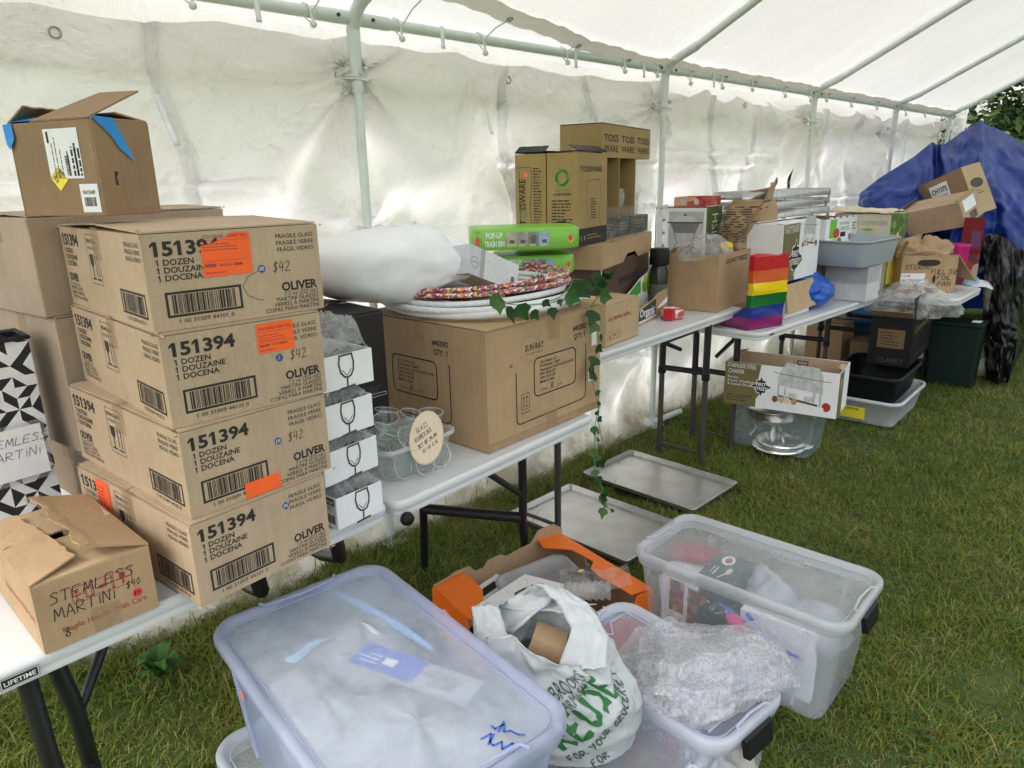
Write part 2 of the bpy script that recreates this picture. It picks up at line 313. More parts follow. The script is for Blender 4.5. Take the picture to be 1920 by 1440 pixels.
    def lathe(s, prof, m, seg=24, o=(0, 0, 0), M=None, sx=1, sy=1):
        vs = []; o = Vector(o)
        for r, z in prof:
            for k in range(seg):
                p = Vector((r*cos(2*pi*k/seg)*sx, r*sin(2*pi*k/seg)*sy, z)); vs.append((M @ p if M is not None else p)+o)
        fs = [(i*seg+k, i*seg+(k+1) % seg, (i+1)*seg+(k+1) % seg, (i+1)*seg+k) for i in range(len(prof)-1) for k in range(seg)]
        s.add(vs, fs, m, True)
    def grid(s, fn, nu, nv, m, wrap=False, smooth=True):
        vs = [fn(i/(nu if wrap else nu-1), j/(nv-1)) for j in range(nv) for i in range(nu)]
        fs = []
        for j in range(nv-1):
            for i in range(nu if wrap else nu-1):
                k = (i+1) % nu; fs.append((j*nu+i, j*nu+k, (j+1)*nu+k, (j+1)*nu+i))
        s.add(vs, fs, m, smooth)
    def loft(s, loops, m, caps=(False, False), smooth=True):
        n = len(loops[0]); vs = [p for l in loops for p in l]
        s.add(vs, [(i*n+k, i*n+(k+1) % n, (i+1)*n+(k+1) % n, (i+1)*n+k) for i in range(len(loops)-1) for k in range(n)], m, smooth)
        if caps[0]: s.add(loops[0], [tuple(range(n-1, -1, -1))], m)
        if caps[1]: s.add(loops[-1], [tuple(range(n))], m)
    def grid_rows(s, fn, nu, vs_, ms):
        """closed tube of one mesh whose rows take their material from ms"""
        b = len(s.v); s.v += [tuple(fn(i/nu, v)) for v in vs_ for i in range(nu)]
        for j in range(len(vs_)-1):
            k = s.mat(ms(.5*(vs_[j]+vs_[j+1])))
            for i in range(nu): s.f.append((b+j*nu+i, b+j*nu+(i+1) % nu, b+(j+1)*nu+(i+1) % nu, b+(j+1)*nu+i)); s.mi.append(k); s.sm.append(True)
    def build(s, name, parent=None, loc=None, rot=None, bevel=0, seg=2, solid=0, sub=0):
        me = bpy.data.meshes.new(name); me.from_pydata(s.v, [], s.f)
        for m in s.mats: me.materials.append(m)
        me.polygons.foreach_set('material_index', s.mi); me.polygons.foreach_set('use_smooth', s.sm); me.update()
        o = bpy.data.objects.new(name, me); COL.objects.link(o)
        if parent: o.parent = parent
        if loc is not None: o.location = loc
        if rot is not None: o.rotation_euler = rot if hasattr(rot, '__len__') else (0, 0, rot)
        if solid: md = o.modifiers.new('s', 'SOLIDIFY'); md.thickness = solid; md.offset = 0
        if bevel: md = o.modifiers.new('b', 'BEVEL'); md.width = bevel; md.segments = seg; md.limit_method = 'ANGLE'; md.angle_limit = radians(50)
        if sub: md = o.modifiers.new('u', 'SUBSURF'); md.levels = sub; md.render_levels = sub
        return o
def tag(o, label=None, cat=None, group=None, kind=None):
    if label: o['label'] = label
    if cat: o['category'] = cat
    if group: o['group'] = group
    if kind: o['kind'] = kind
    return o
def thing(name, label, cat, loc=(0, 0, 0), rot=0, group=None):
    o = bpy.data.objects.new(name, None); COL.objects.link(o); o.location = loc; o.empty_display_size = .05
    o.rotation_euler = rot if hasattr(rot, '__len__') else (0, 0, rot)
    return tag(o, label, cat, group)
def rr(w, d, r, z, n=5, cx=0, cy=0):
    """rounded rectangle loop, centred"""
    out = []
    for qx, qy, a0 in ((1, 1, 0), (-1, 1, pi/2), (-1, -1, pi), (1, -1, 3*pi/2)):
        for i in range(n+1):
            a = a0+pi/2*i/n; out.append(Vector((cx+qx*(w/2-r)+r*cos(a), cy+qy*(d/2-r)+r*sin(a), z)))
    return out
def nz(p, s=1., o=3): return mn.fractal(Vector(p)*s, 1., 2., o)
def ridged(p, s=1.): return 1-abs(mn.noise(Vector(p)*s))*2
def faces(w, d, h): # frames of a box standing on z=0 with near corner at the origin
    return dict(front=Fr((0, 0, 0), (1, 0, 0), (0, 0, 1)), left=Fr((0, d, 0), (0, -1, 0), (0, 0, 1)), right=Fr((w, 0, 0), (0, 1, 0), (0, 0, 1)), top=Fr((0, 0, h), (1, 0, 0), (0, 1, 0)))
# ------------------------------------------------------------------ ground
EXC = []     # footprints where no grass can stand: (cx, cy, half w, half d, rot)
def ground():
    m, t, n, out = nodes_of('soil and turf')
    p = n.new('ShaderNodeBsdfPrincipled'); p.inputs['Roughness'].default_value = .95; L(t, p.outputs[0], out.inputs[0])
    tc = n.new('ShaderNodeTexCoord'); a = noise_node(t, 1.4, 8, .65, tc.outputs['Object']); b = noise_node(t, 30, 5, .7, tc.outputs['Object'])
    mx = n.new('ShaderNodeMix'); mx.inputs[0].default_value = .45; L(t, a.outputs[0], mx.inputs[2]); L(t, b.outputs[0], mx.inputs[3])
    r = ramp(t, mx.outputs[0], [(.34, (.035, .032, .013)), (.46, (.05, .07, .014)), (.62, (.065, .09, .018))]); L(t, r.outputs[0], p.inputs['Base Color'])
    mb = MB()
    xs = [-60, -20, -6] + [-2+.25*i for i in range(57)] + [16, 25, 60, 150]; ys = [-120, -40, -12] + [-4+.25*i for i in range(29)] + [5, 9, 25, 90]
    vs = [(x, y, gz(x, y)) for y in ys for x in xs]; nx = len(xs)
    mb.add(vs, [(j*nx+i, j*nx+i+1, (j+1)*nx+i+1, (j+1)*nx+i) for j in range(len(ys)-1) for i in range(nx-1)], m, True)
    tag(mb.build('ground'), kind='structure')
def gz(x, y): return -.012 + .016*mn.noise(Vector((x*.9, y*.9, 0)))
# ------------------------------------------------------------------ tent
POSTX = [-.40, 1.66, 3.75, 5.82, 7.70, 9.50]; WY = 2.54; PY = 2.455; EZ = 2.155; RY, RZ = -.55, 3.70
SL = (RZ-EZ)/(PY-RY)
def roofz(y): return EZ+(PY-y)*SL if y > RY else RZ-(RY-y)*SL
def wall_pt(x, z):
    y = WY-.025
    y += .07*nz((x*.8, z*1., 3), 1, 3) + .10*abs(mn.noise(Vector((x*.9+z*.35, z*.8-x*.3, 20))))+.06*abs(mn.noise(Vector((x*1.8-z*.5, z*1.7+x*.4, 30))))+.03*abs(mn.noise(Vector((x*4, z*3.4, 40)))) + .008*ridged((x*3+nz((x*2, z*2, 1)), z*4.2, 2))*(.5+.5*mn.noise(Vector((x*1.1, z*1.2, 8))))
    bay = 1 if x > 3.9 else .35
    y += bay*.035*sin(x*8.3+2.2*mn.noise(Vector((x*1.3, z*1.5, 5)))*2)*min(1, max(0, (z-.2)/1.2))
    for k, px in enumerate(POSTX):
        for tz, am in ((1.955, 1.), (1.40, .35), (.5, .5)):
            dx, dz = x-px, z-tz; r = sqrt(dx*dx+dz*dz)
            if r < 1.5:
                th = atan2(dz, dx); e = math.exp(-r/.42)
                y -= am*(.05*math.exp(-r/.10) + .11*e*r/.3*cos(6*th+k*1.3+tz)*min(1, r/.12)+.03*e*cos(11*th+k))
    for zs, x0, x1 in ((1.56, -2, 1.35), (1.17, -2, 5.6), (1.62, 2.55, 5.2), (.86, 0, 9.7), (1.34, 5.9, 9.7), (1.7, 3.9, 5.4)):      # storage creases
        if x0 < x < x1:
            q = (z-zs-.02*mn.noise(Vector((x*1.4, zs*7, 0))))/.016; y += .026*math.exp(-q*q)-.024*math.exp(-((q-1.8)**2))
    for xs_ in (.98, 2.58, 3.2, 4.4, 5.0, 6.4, 7.0, 8.4):
        q = (x-xs_-.015*mn.noise(Vector((z*1.7, xs_*5, 0))))/.013; y += .026*math.exp(-q*q)-.026*math.exp(-((q-1.9)**2))
    if z < .3: f = (.3-z)/.3; y -= f*f*(.10+.05*mn.noise(Vector((x*2.1, 0, 1))))
    return Vector((x, y, z))
def fast_grid(mb, fn, us, vsz, m):
    nu = len(us); vs = [fn(u, v) for v in vsz for u in us]
    mb.add(vs, [(j*nu+i, j*nu+i+1, (j+1)*nu+i+1, (j+1)*nu+i) for j in range(len(vsz)-1) for i in range(nu-1)], m, True)
def tent():
    T = thing('marquee_tent', 'white tarpaulin marquee tent on a grey pole frame roofing and walling the sale tables', 'tent', (0, 0, 0))
    fw = fabric_tent('tent wall sheeting', (.92, .89, .87), .41, 1., 'low'); fr_ = fabric_tent('tent roof sheeting', (.80, .80, .79), .21, 1., 'specks', (1, .55, .55)); fh = fabric_tent('doubled hem', (.74, .71, .65), .35, .5)
    def top(x):
        s = abs(sin((x-.15)*pi/.52)); return 2.105-.02*s-(.04*s*s+.015 if 3.85 < x < 9.4 else 0)
    def wp(x, t): return wall_pt(x, -.005+t*(top(x)+.005))
    ts = [i/120 for i in range(121)]
    for a, b in ((-1.2, 5.80), (5.822, 9.62)):
        mb = MB()
        k = int((b-a)/.02); fast_grid(mb, lambda x, t: wp(x, t)+Vector((.007*sin(max(0, t-.35)*4.2)*(1 if abs(x-5.81) < .4 else 0)*(1-abs(x-5.81)/.4)*(1 if x > 5.81 else -1)*.8, 0, 0)), [a+(b-a)*i/k for i in range(k+1)], ts, fw)
        o = mb.build('wall_sheet', T)
    # end flap: the wall sheet wraps the last post and narrows downwards
    mb = MB(); fast_grid(mb, lambda u, t: Vector((9.62+u*(.32*t*t+.02), 2.47-u*.1+.02*sin(u*9+t*5), .1+t*2.15)), [i/14 for i in range(15)], [i/40 for i in range(41)], fw); mb.build('corner_flap', T)
    prof = [(2.70, 1.93), (2.685, 2.06), (2.655, 2.20)] + [(2.655-(2.655-RY)*i/44, 0) for i in range(1, 45)] + [(RY-.12*i, 0) for i in range(1, 4)]
    ys = [p[0] for p in prof]
    def roof_pt(x, i):
        y, z0 = prof[i]; z = z0 if z0 else roofz(y)+.045
        c = min(abs(x-p) for p in POSTX); f = 1-(1-min(1, c/1.0))**2
        sag = .05*f*(1 if i > 3 else 0)*min(1, (i-3)/6 if i > 3 else 0)
        z -= sag; z += .02*mn.noise(Vector((x*1.1, y*1.1, 0)))*(1 if i > 4 else .4)+.008*nz((x*3, y*2, 4), 1, 3)
        if i < 3: y += .015*sin(x*7)
        return Vector((x, y, z))
    mb = MB(); xs = [-1.2+.07*i for i in range(int(10.94/.07)+1)]; fast_grid(mb, roof_pt, xs, range(len(prof)), fr_); mb.build('roof_canopy', T)
    def hy(x): 
        t = min(1, max(0, (3.5-x)/1.9)); return 2.475-.17*t*t*(3-2*t)-.012*abs(sin((x-.2)*pi/.55))+.004*mn.noise(Vector((x*3, 1, 1)))
    mb = MB(); fast_grid(mb, lambda x, t: Vector((x, hy(x)-t*.085, roofz(hy(x)-t*.085)+.012-.012*t+.004*sin(x*40))), [1.2+.05*i for i in range(170)], [0, .08, .12, .5, 1], fh); mb.build('canopy_hem', T)
    # frame
    mb = MB(); mb.tube([(-1.2, PY, EZ), (9.6, PY, EZ)], .021, TUBE, 12); mb.build('eave_pipe', T)
    mb = MB(); mb.tube([(-1.2, RY, RZ-.02), (9.6, RY, RZ-.02)], .021, TUBE, 12); mb.build('ridge_pipe', T)
    mb = MB(); mb.tube([(-1.2, RY*2-PY, EZ), (9.6, RY*2-PY, EZ)], .021, TUBE, 12); mb.build('eave_pipe', T)
    bolt = pm('dark bolt', (.05, .05, .05), .4, .6)
    for k, px in enumerate(POSTX):
        lean = [0, .0, -.0, .0, -.04, -.05][k]
        mb = MB(); mb.tube([(px+lean*1.2, PY+.01, 0), (px+lean*.1, PY, 1.92)], .0185, TUBE, 12); mb.box(px-.05, px+.05, PY-.05, PY+.05, 0, .012, TUBE); mb.build('post', T)
        mb = MB(); mb.tube([(px, PY, 1.90), (px, PY, 2.0), (px, PY, EZ-.03)], [.0225, .023, .026], TUBE, 12)
        mb.tube([(px-.16, PY, EZ), (px+.16, PY, EZ)], .0245, TUBE, 12)
        mb.tube([(px, PY, EZ-.04), (px, PY-.02, EZ+.01), (px, PY-.06, EZ+.045), (px, PY-.2, roofz(PY-.2)-.005)], .0245, TUBE, 12)
        for sx in (-.075, .075): mb.tube([(px+sx, PY-.03, EZ), (px+sx, PY-.018, EZ)], .007, bolt, 8)
        mb.build('corner_joint', T)
        mb = MB(); mb.tube([(px, PY-.2, roofz(PY-.2)-.005), (px, RY, RZ-.01)], .0205, TUBE, 12); mb.build('rafter', T)
        mb = MB(); mb.tube([(px, 2*RY-PY, 0), (px, 2*RY-PY, EZ)], .02, TUBE, 10); mb.build('post', T)
        mb = MB(); mb.tube([(px, RY, RZ-.01), (px, 2*RY-PY, EZ)], .0205, TUBE, 12); mb.build('rafter', T)
    mb = MB(); mb.tube([(3.75, PY+.01, .02), (4.05, PY-.02, .03)], .02, TUBE, 10); mb.build('foot_pipe', T)
    elastic = pm('white elastic cord', (.74, .73, .70), .6); ring = pm('brass grommet', (.35, .34, .31), .3, .9)
    def ringmb(mb, c, r, nrm):
        nrm = Vector(nrm).normalized(); x = nrm.orthogonal().normalized(); y = nrm.cross(x); c = Vector(c)
        mb.tube([c+(x*cos(a)+y*sin(a))*r for a in [2*pi*i/14 for i in range(14)]], .0035, ring, 6, True)
    rng = random.Random(4)
    for x in (1.05, 1.47, 1.86, 2.30, 2.85, 3.32, 3.63, 3.98, 4.35, 4.75, 5.25, 5.68, 5.98, 6.5, 7.1, 7.58, 7.9, 8.5, 9.1):
        o = thing('bungee', None, None, (x, PY, EZ)); del o; o = bpy.data.objects['bungee'] if False else COL.objects[-1]
        o.parent = T
        mb = MB(); h = hy(max(1.25, x)); gx = rng.uniform(.02, .06)
        g = Vector((gx, h-.03-PY, roofz(h-.03)-EZ-.005)); bl = Vector((gx*.2, -.028, -.042-rng.uniform(0, .02)))
        mb.tube([g, g*.5+Vector((0, -.01, .005)), Vector((.012, -.025, -.0)), bl], .0032, elastic, 6)
        mb.tube([bl, Vector((-.012, -.02, -.03)), Vector((-.014, .012, .0)), Vector((-.012, .0, .026)), Vector((-.005, -.02, .018)), Vector((0, -.026, 0)), bl], .0032, elastic, 6)
        mb.build('cord', o)
        mb = MB(); mb.lathe([(.0005+.0125*sin(pi*i/8), -.0125*cos(pi*i/8)) for i in range(9)], elastic, 10, bl); mb.build('ball', o)
        mb = MB(); ringmb(mb, g, .013, (0, .4, 1)); mb.build('grommet', o)
    for x in (.72, 2.62, 4.9): 
        mb = MB(); ringmb(mb, wall_pt(x, 2.03)+Vector((0, -.004, 0)), .016, (0, 1, 0)); mb.build('grommet', T)
    for k, px in enumerate(POSTX[1:]):
        for z in (1.955, 1.40, .55):
            mb = MB(); mb.tube([(px-.05, PY+.03, z+.008), (px-.022, PY-.02, z), (px+.03, PY-.025, z-.006), (px+.05, PY+.02, z), ], .0035, elastic, 6)
            mb.tube([(px-.05, PY+.035, z-.005), (px-.022, PY-.022, z-.009), (px+.03, PY-.026, z-.013)], .0035, elastic, 6)
            mb.lathe([(.0005+.0125*sin(pi*i/8), -.0125*cos(pi*i/8)) for i in range(9)], elastic, 10, (px+.045, PY-.012, z-.005)); ringmb(mb, (px-.055, PY+.035, z+.004), .015, (0, 1, 0)); mb.build('tie_cord', T)
    web = pm('white webbing', (.86, .86, .88), .7, bump=.3, bs=200)
    def strap(p, l, w, tilt, curl):
        mb = MB(); p = Vector(p); d = Vector((sin(tilt), -.02, -cos(tilt))); s_ = Vector((cos(tilt), 0, sin(tilt)))
        mb.grid(lambda u, v: p+d*v*l+s_*(u-.5)*w+Vector((0, -curl*v*v, 0)), 3, 8, web); o = mb.build('strap', T, solid=.002)
    for x in (1.27, 2.07, 2.92, 3.5, 4.25): strap((x, PY-.027, EZ+.02), .085, .02, .03, .0)
    q = onY(293, 178, 2.45); strap(q, .155, .019, .22, .02); q = onY(912, 208, 2.47); strap(q, .10, .015, .12, .02)
# ------------------------------------------------------------------ trees seen through the open end
def leafmat(name, cols):
    if name in _m: return _m[name]
    m, t, n, out = nodes_of(name)
    p = n.new('ShaderNodeBsdfPrincipled'); p.inputs['Roughness'].default_value = .55; p.inputs['Specular IOR Level'].default_value = .3
    tl = n.new('ShaderNodeBsdfTranslucent'); mx = n.new('ShaderNodeMixShader'); mx.inputs[0].default_value = .3
    g = n.new('ShaderNodeNewGeometry'); r = ramp(t, g.outputs['Random Per Island'], [(i/(len(cols)-1), c) for i, c in enumerate(cols)])
    L(t, r.outputs[0], p.inputs[0]); L(t, r.outputs[0], tl.inputs[0]); L(t, p.outputs[0], mx.inputs[1]); L(t, tl.outputs[0], mx.inputs[2]); L(t, mx.outputs[0], out.inputs[0])
    _m[name] = m; return m
BARK = pm('bark', (.07, .05, .035), .9, var=.3, bump=.6, bs=20)
def tree(name, label, c, R, H, nleaf, size, seed, m, group):
    rng = np.random.default_rng(seed); T = thing(name, label, 'tree', c, 0, group)
    mb = MB(); mb.tube([(0, 0, -.05), (.05, 0, H*.3), (.0, .1, H*.6), (.1, .1, H*.85)], [.13, .10, .07, .03], BARK, 8)
    rr_ = random.Random(seed)
    tips = []
    for i in range(14):
        z = H*rr_.uniform(.2, .8); a = rr_.uniform(0, 2*pi); l = R*rr_.uniform(.5, .95)
        e = Vector((cos(a)*l, sin(a)*l, z+rr_.uniform(.0, .8))); mb.tube([(0.03, .05, z*.9), Vector((cos(a)*l*.5, sin(a)*l*.5, z+.1)), e], [.05, .03, .012], BARK, 6); tips.append(e)
    mb.build('trunk', T)
    nc = 60; cen = []
    for i in range(nc):
        a = rng.uniform(0, 2*pi); z = rng.uniform(.08, 1); rad = R*sqrt(max(.05, 1-(z-.45)**2*2.6))*rng.uniform(.45, 1.)
        cen.append((cos(a)*rad, sin(a)*rad, z*H, rng.uniform(.22, .5)*R*.6))
    cen = np.array(cen); k = rng.integers(0, nc, nleaf); d = rng.normal(size=(nleaf, 3)); d /= np.linalg.norm(d, axis=1)[:, None]
    P = cen[k, :3]+d*cen[k, 3:4]*(rng.uniform(.3, 1, (nleaf, 1))**.5)
    nrm = d+rng.normal(size=(nleaf, 3))*.7+np.array([0, 0, .6]); nrm /= np.linalg.norm(nrm, axis=1)[:, None]
    t1 = np.cross(nrm, rng.normal(size=(nleaf, 3))); t1 /= np.linalg.norm(t1, axis=1)[:, None]; t2 = np.cross(nrm, t1)
    s = size*rng.uniform(.6, 1.3, (nleaf, 1))
    V = np.stack([P-t1*s, P-t2*s*.55+nrm*s*.12, P+t1*s, P+t2*s*.55+nrm*s*.12], 1).reshape(-1, 3)
    raw_mesh('crown', V, np.arange(nleaf*4).reshape(-1, 4), m, T)
def raw_mesh(name, V, Fq, m, parent=None, tri=None):
    me = bpy.data.meshes.new(name); nq = len(Fq); nt_ = 0 if tri is None else len(tri)
    me.vertices.add(len(V)); me.vertices.foreach_set('co', np.ascontiguousarray(V, dtype=np.float32).ravel())
    li = np.concatenate([np.asarray(Fq).ravel(), np.asarray(tri).ravel()]) if nt_ else np.asarray(Fq).ravel()
    me.loops.add(len(li)); me.loops.foreach_set('vertex_index', li.astype(np.int32))
    st = np.concatenate([np.arange(nq)*4, nq*4+np.arange(nt_)*3]) if nt_ else np.arange(nq)*4
    me.polygons.add(nq+nt_); me.polygons.foreach_set('loop_start', st.astype(np.int32))
    me.update(calc_edges=True); me.validate(); me.materials.append(m)
    o = bpy.data.objects.new(name, me); COL.objects.link(o)
    if parent: o.parent = parent
    return o
def trees():
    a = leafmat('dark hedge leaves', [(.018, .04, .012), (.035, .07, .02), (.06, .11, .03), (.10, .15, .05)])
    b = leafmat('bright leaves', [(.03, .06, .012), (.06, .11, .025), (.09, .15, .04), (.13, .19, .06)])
    b2 = leafmat('darkened bush leaves', [(.010, .022, .007), (.02, .04, .012)]); g = 'trees beyond the open end of the tent'  # added bush gets darkened leaves so the wall slit looks dark
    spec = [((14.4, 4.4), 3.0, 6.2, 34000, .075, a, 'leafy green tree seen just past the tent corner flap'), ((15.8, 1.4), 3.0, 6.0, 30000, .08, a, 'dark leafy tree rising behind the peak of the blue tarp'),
            ((17.5, -2.4), 2.8, 5.0, 12000, .085, a, 'dark tree farthest to the right behind the black plastic'), ((11.2, 5.6), 1.8, 3.2, 9000, .07, b2, 'low bush added behind the tent wall so the wall slit looks dark')]
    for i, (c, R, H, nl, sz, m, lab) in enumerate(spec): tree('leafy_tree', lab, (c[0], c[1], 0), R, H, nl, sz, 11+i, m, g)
# ------------------------------------------------------------------ folding tables
def top_slab(mb, x0, x1, y0, y1, z, th=.045, r=.04, fold_l=False, fold_r=False):
    w, d = x1-x0, y1-y0; cx, cy = (x0+x1)/2, (y0+y1)/2
    loops = [rr(w-.012, d-.012, r, z-th, 6, cx, cy), rr(w-.006, d-.006, r, z-th+.01, 6, cx, cy), rr(w-.012, d-.012, r, z-th+.014, 6, cx, cy), rr(w-.004, d-.004, r, z-th+.02, 6, cx, cy), rr(w, d, r, z-.012, 6, cx, cy), rr(w-.003, d-.003, r, z-.004, 6, cx, cy), rr(w-.016, d-.016, r, z, 6, cx, cy)]
    mb.loft(loops, TABLE, (True, False)); mb.loft([loops[-1], rr(w-.06, d-.06, r*.7, z-.0008, 6, cx, cy)], TABLE, (False, True))
def tables():
    # the nearest table: two halves hinged in the middle
    T = thing('folding_table', 'near white folding table with hinged halves under the stack of martini glass boxes', 'table', (.06, 1.418, 0), 0, 'white folding tables')
    def half(x0, y0, rot, l):
        mb = MB(); top_slab(mb, 0, l, 0, .76, .74, .045, .03); mb.build('tabletop_half', T, (x0-.06, y0-1.418, 0), radians(rot)); 
    half(.065, 1.416, 3.0, .93); half(1.005, 1.447, 4.4, .935)
    mb = MB(); fr = Fr((.05, -.0025, .703), (1, 0, 0), (0, 0, 1)).sub(.035, .0, 0)
    fr = Fr(Vector((.105-.06, 1.4155-1.418+.0005, .705)), (cos(radians(3)), sin(radians(3)), 0), (0, 0, 1))
    mb.rect(fr, 0, 0, .062, .022, INK, .001); mb.frame(fr, .001, .001, .061, .021, .0012, WHITE, .0014); mb.text(fr, 'LIFETIME', .031, .0062, .0125, WHITE, .012, align='c', c=.0016, w=.05); mb.build('maker_plate', T)
    def leg(p, name='leg', r=.0155, par=T, off=Vector((.06, 1.418, 0)), mat=BLACKMET): mb = MB(); mb.tube([Vector(q)-off for q in p], r, mat, 10); return mb.build(name, par)
    # left end frame: close to the front edge
    leg([(.15, 1.47, .70), (.155, 1.47, .5), (.17, 1.50, .3), (.16, 1.62, 0)], r=.018); leg([(.20, 1.52, .70), (.225, 1.54, .52), (.24, 1.60, .3), (.30, 1.80, 0)], r=.018)
    leg([(.165, 1.49, .36), (.245, 1.585, .34)], 'crossbar', .012); leg([(.23, 1.55, .5), (.40, 1.68, .69)], 'brace', .011)
    # right end frame
    leg([(1.49, 1.96, .70), (1.50, 1.98, .48), (1.52, 2.02, .34), (1.61, 2.155, 0)], r=.0165); leg([(1.70, 1.66, .70), (1.715, 1.67, .46), (1.74, 1.70, .33), (1.925, 1.865, 0)], r=.0165)
    leg([(1.515, 2.01, .36), (1.735, 1.70, .345)], 'crossbar', .021); leg([(1.715, 1.67, .45), (1.48, 1.72, .66)], 'brace', .012)
    for x in (.62, .84): leg([(x, 1.50, .70), (x+.02, 1.52, .62), (x+.05, 1.66, .56), (x+.06, 1.8, .54)], 'folded_leg', .02)
    mb = MB(); mb.lathe([(.0, 0), (.018, .002), (.02, .01), (.016, .022), (0, .024)], BLACKPL, 14, M=Matrix.Rotation(pi/2, 3, 'X'), o=(.965, .028, .695)); mb.build('hinge_knob', T)
    # two adjustable tables further along
    def hframe(par, x, y0, y1, ztop, zc):
        for y in (y0, y1):
            mb = MB(); mb.tube([(x, y, zc), (x, y, ztop)], .019, BLACKMET, 10); mb.tube([(x, y, zc-.012), (x, y, zc+.025)], .0225, BLACKPL, 10); mb.tube([(x, y, 0), (x, y, zc)], .0155, GREYMET, 10); mb.build('leg', par)
        mb = MB(); mb.tube([(x, y0, zc+.03), (x, y1, zc+.02)], .0165, BLACKMET, 8); mb.build('crossbar', par)
        mb = MB(); mb.tube([(x, y0, .06), (x, y1, .06)], .009, GREYMET, 8); mb.build('foot_bar', par)
    def brace(par, x, x2, y, ztop):
        mb = MB(); mb.tube([(x, y, ztop-.16), (x2, y, ztop-.005)], .012, BLACKMET, 8); mb.tube([(x, y-.1, ztop-.04), (x+(x2-x)*.5, y, ztop-.09)], .009, BLACKMET, 8); mb.build('brace', par)
    T3 = thing('folding_table', 'tall white folding table whose raised end overlaps the next table by the rainbow bag', 'table', (2.0, 1.800, 0), radians(3.1), 'white folding tables')
    mb = MB(); top_slab(mb, 0, 1.79, 0, .61, .84, .045, .04); mb.build('tabletop', T3)
    hframe(T3, .20, .11, .32, .80, .52); hframe(T3, 1.40, .0+.02, .29, .80, .50)
    brace(T3, .20, .6, .22, .80); brace(T3, 1.40, 1.0, .18, .80)
    T4 = thing('folding_table', 'white folding table with rounded corners holding the rainbow bag and grey tub', 'table', (3.60, 1.692, 0), radians(-1.6), 'white folding tables')
    mb = MB(); top_slab(mb, 0, 1.83, 0, .76, .74, .045, .07); mb.build('tabletop', T4)
    hframe(T4, .12, .20, .47, .70, .42); hframe(T4, 1.35, .2, .52, .70, .42); brace(T4, .12, .55, .33, .70); brace(T4, 1.35, .95, .36, .70)
    fr = Fr((.10, .0015, .712), (1, 0, 0), (0, 0, 1)); mb = MB(); mb.rect(fr, 0, 0, .05, .014, INK, .001); mb.frame(fr, .002, .002, .048, .012, .001, WHITE, .0015); mb.build('maker_plate', T4)
    T5 = thing('folding_table', 'farthest white folding table under the kraft foil pan box and tilted cartons', 'table', (5.36, 1.19, 0), radians(1), 'white folding tables')
    mb = MB(); top_slab(mb, 0, .78, 0, 1.25, .74, .045, .12); mb.build('tabletop', T5)
    hframe(T5, .10, .30, .9, .70, .42); hframe(T5, .70, .30, .9, .70, .42)
    for q in ((2.206, 1.93), (3.37, 1.87), (3.607, 1.88)): EXC.append((q[0], q[1], .02, .02, 0))
ground(); tent(); trees(); tables()
# ------------------------------------------------------------------ cartons
UP = Vector((0, 0, 1))
def hinge(side, w, d, h):
    return {'front': ((0, 0, h), (1, 0, 0), (0, -1, 0), w), 'back': ((w, d, h), (-1, 0, 0), (0, 1, 0), w), 'left': ((0, d, h), (0, -1, 0), (-1, 0, 0), d), 'right': ((w, 0, h), (0, 1, 0), (1, 0, 0), d)}[side]
def flap(par, side, w, d, h, ln, ang, m, pts=None, z=0., th=.0035, label=None, m2=None, deco=None, name='flap'):
    o, ux, out, l = hinge(side, w, d, h); a = radians(ang); uy = UP*cos(a)+Vector(out)*sin(a)
    fr = Fr(Vector(o)+UP*z, ux, uy); mb = MB(); rng = random.Random(hash((side, int(w*1000), int(ang))) & 0xffff)
    if pts is None:
        e = .004; pts = [(e, 0), (l-e, 0)]; k = 14
        pts += [(l-e-(l-2*e)*i/k*1.0, ln+rng.uniform(-.0022, .0022)) for i in range(k+1)]
    mb.slab(fr, pts, th, m)
    if m2: mb.poly([fr(a_, b_, -.0006) for a_, b_ in reversed(pts)], m2)
    if deco: deco(mb, fr, l, ln)
    ob = mb.build(name, par)
    if label: ob['label'] = label
    return ob
def shell(mb, w, d, h, m, min_=None, t=.0045):
    """open box: four walls and a floor with real board thickness"""
    i = min_ or m
    for x0, x1, y0, y1 in ((0, w, 0, t), (0, w, d-t, d), (0, t, t, d-t), (w-t, w, t, d-t)): mb.box(x0, x1, y0, y1, 0, h, m)
    mb.box(t, w-t, t, d-t, .001, .006, i)
    if min_:
        e = .0008
        for p in (((t, t+e, .006), (w-t, t+e, .006), (w-t, t+e, h-.001), (t, t+e, h-.001)), ((w-t, d-t-e, .006), (t, d-t-e, .006), (t, d-t-e, h-.001), (w-t, d-t-e, h-.001)), ((t+e, d-t, .006), (t+e, t, .006), (t+e, t, h-.001), (t+e, d-t, h-.001)), ((w-t-e, t, .006), (w-t-e, d-t, .006), (w-t-e, d-t, h-.001), (w-t-e, t, h-.001))): mb.poly(p, i)
def body_closed(mb, w, d, h, m, seed=0, warp=.003):
    """closed carton whose faces are very slightly bowed and corners knocked in"""
    rng = random.Random(seed); n = 6
    def P(x, y, z):
        return Vector((x, y, z))
    mb.box(0, w, 0, d, 0, h, m)
    for sx, sy, sz in ((0, 0, h), (w, 0, h), (0, 0, 0), (w, 0, 0), (0, d, h)):        # crushed corners, little folded scraps
        for k in range(3):
            c = P(sx, sy, sz)+Vector([rng.uniform(-.004, .004) for _ in range(3)]); a, b = [Vector([rng.uniform(-.006, .006) for _ in range(3)]) for _ in range(2)]
            mb.poly([c, c+a, c+a*.6+b, c+b], m)
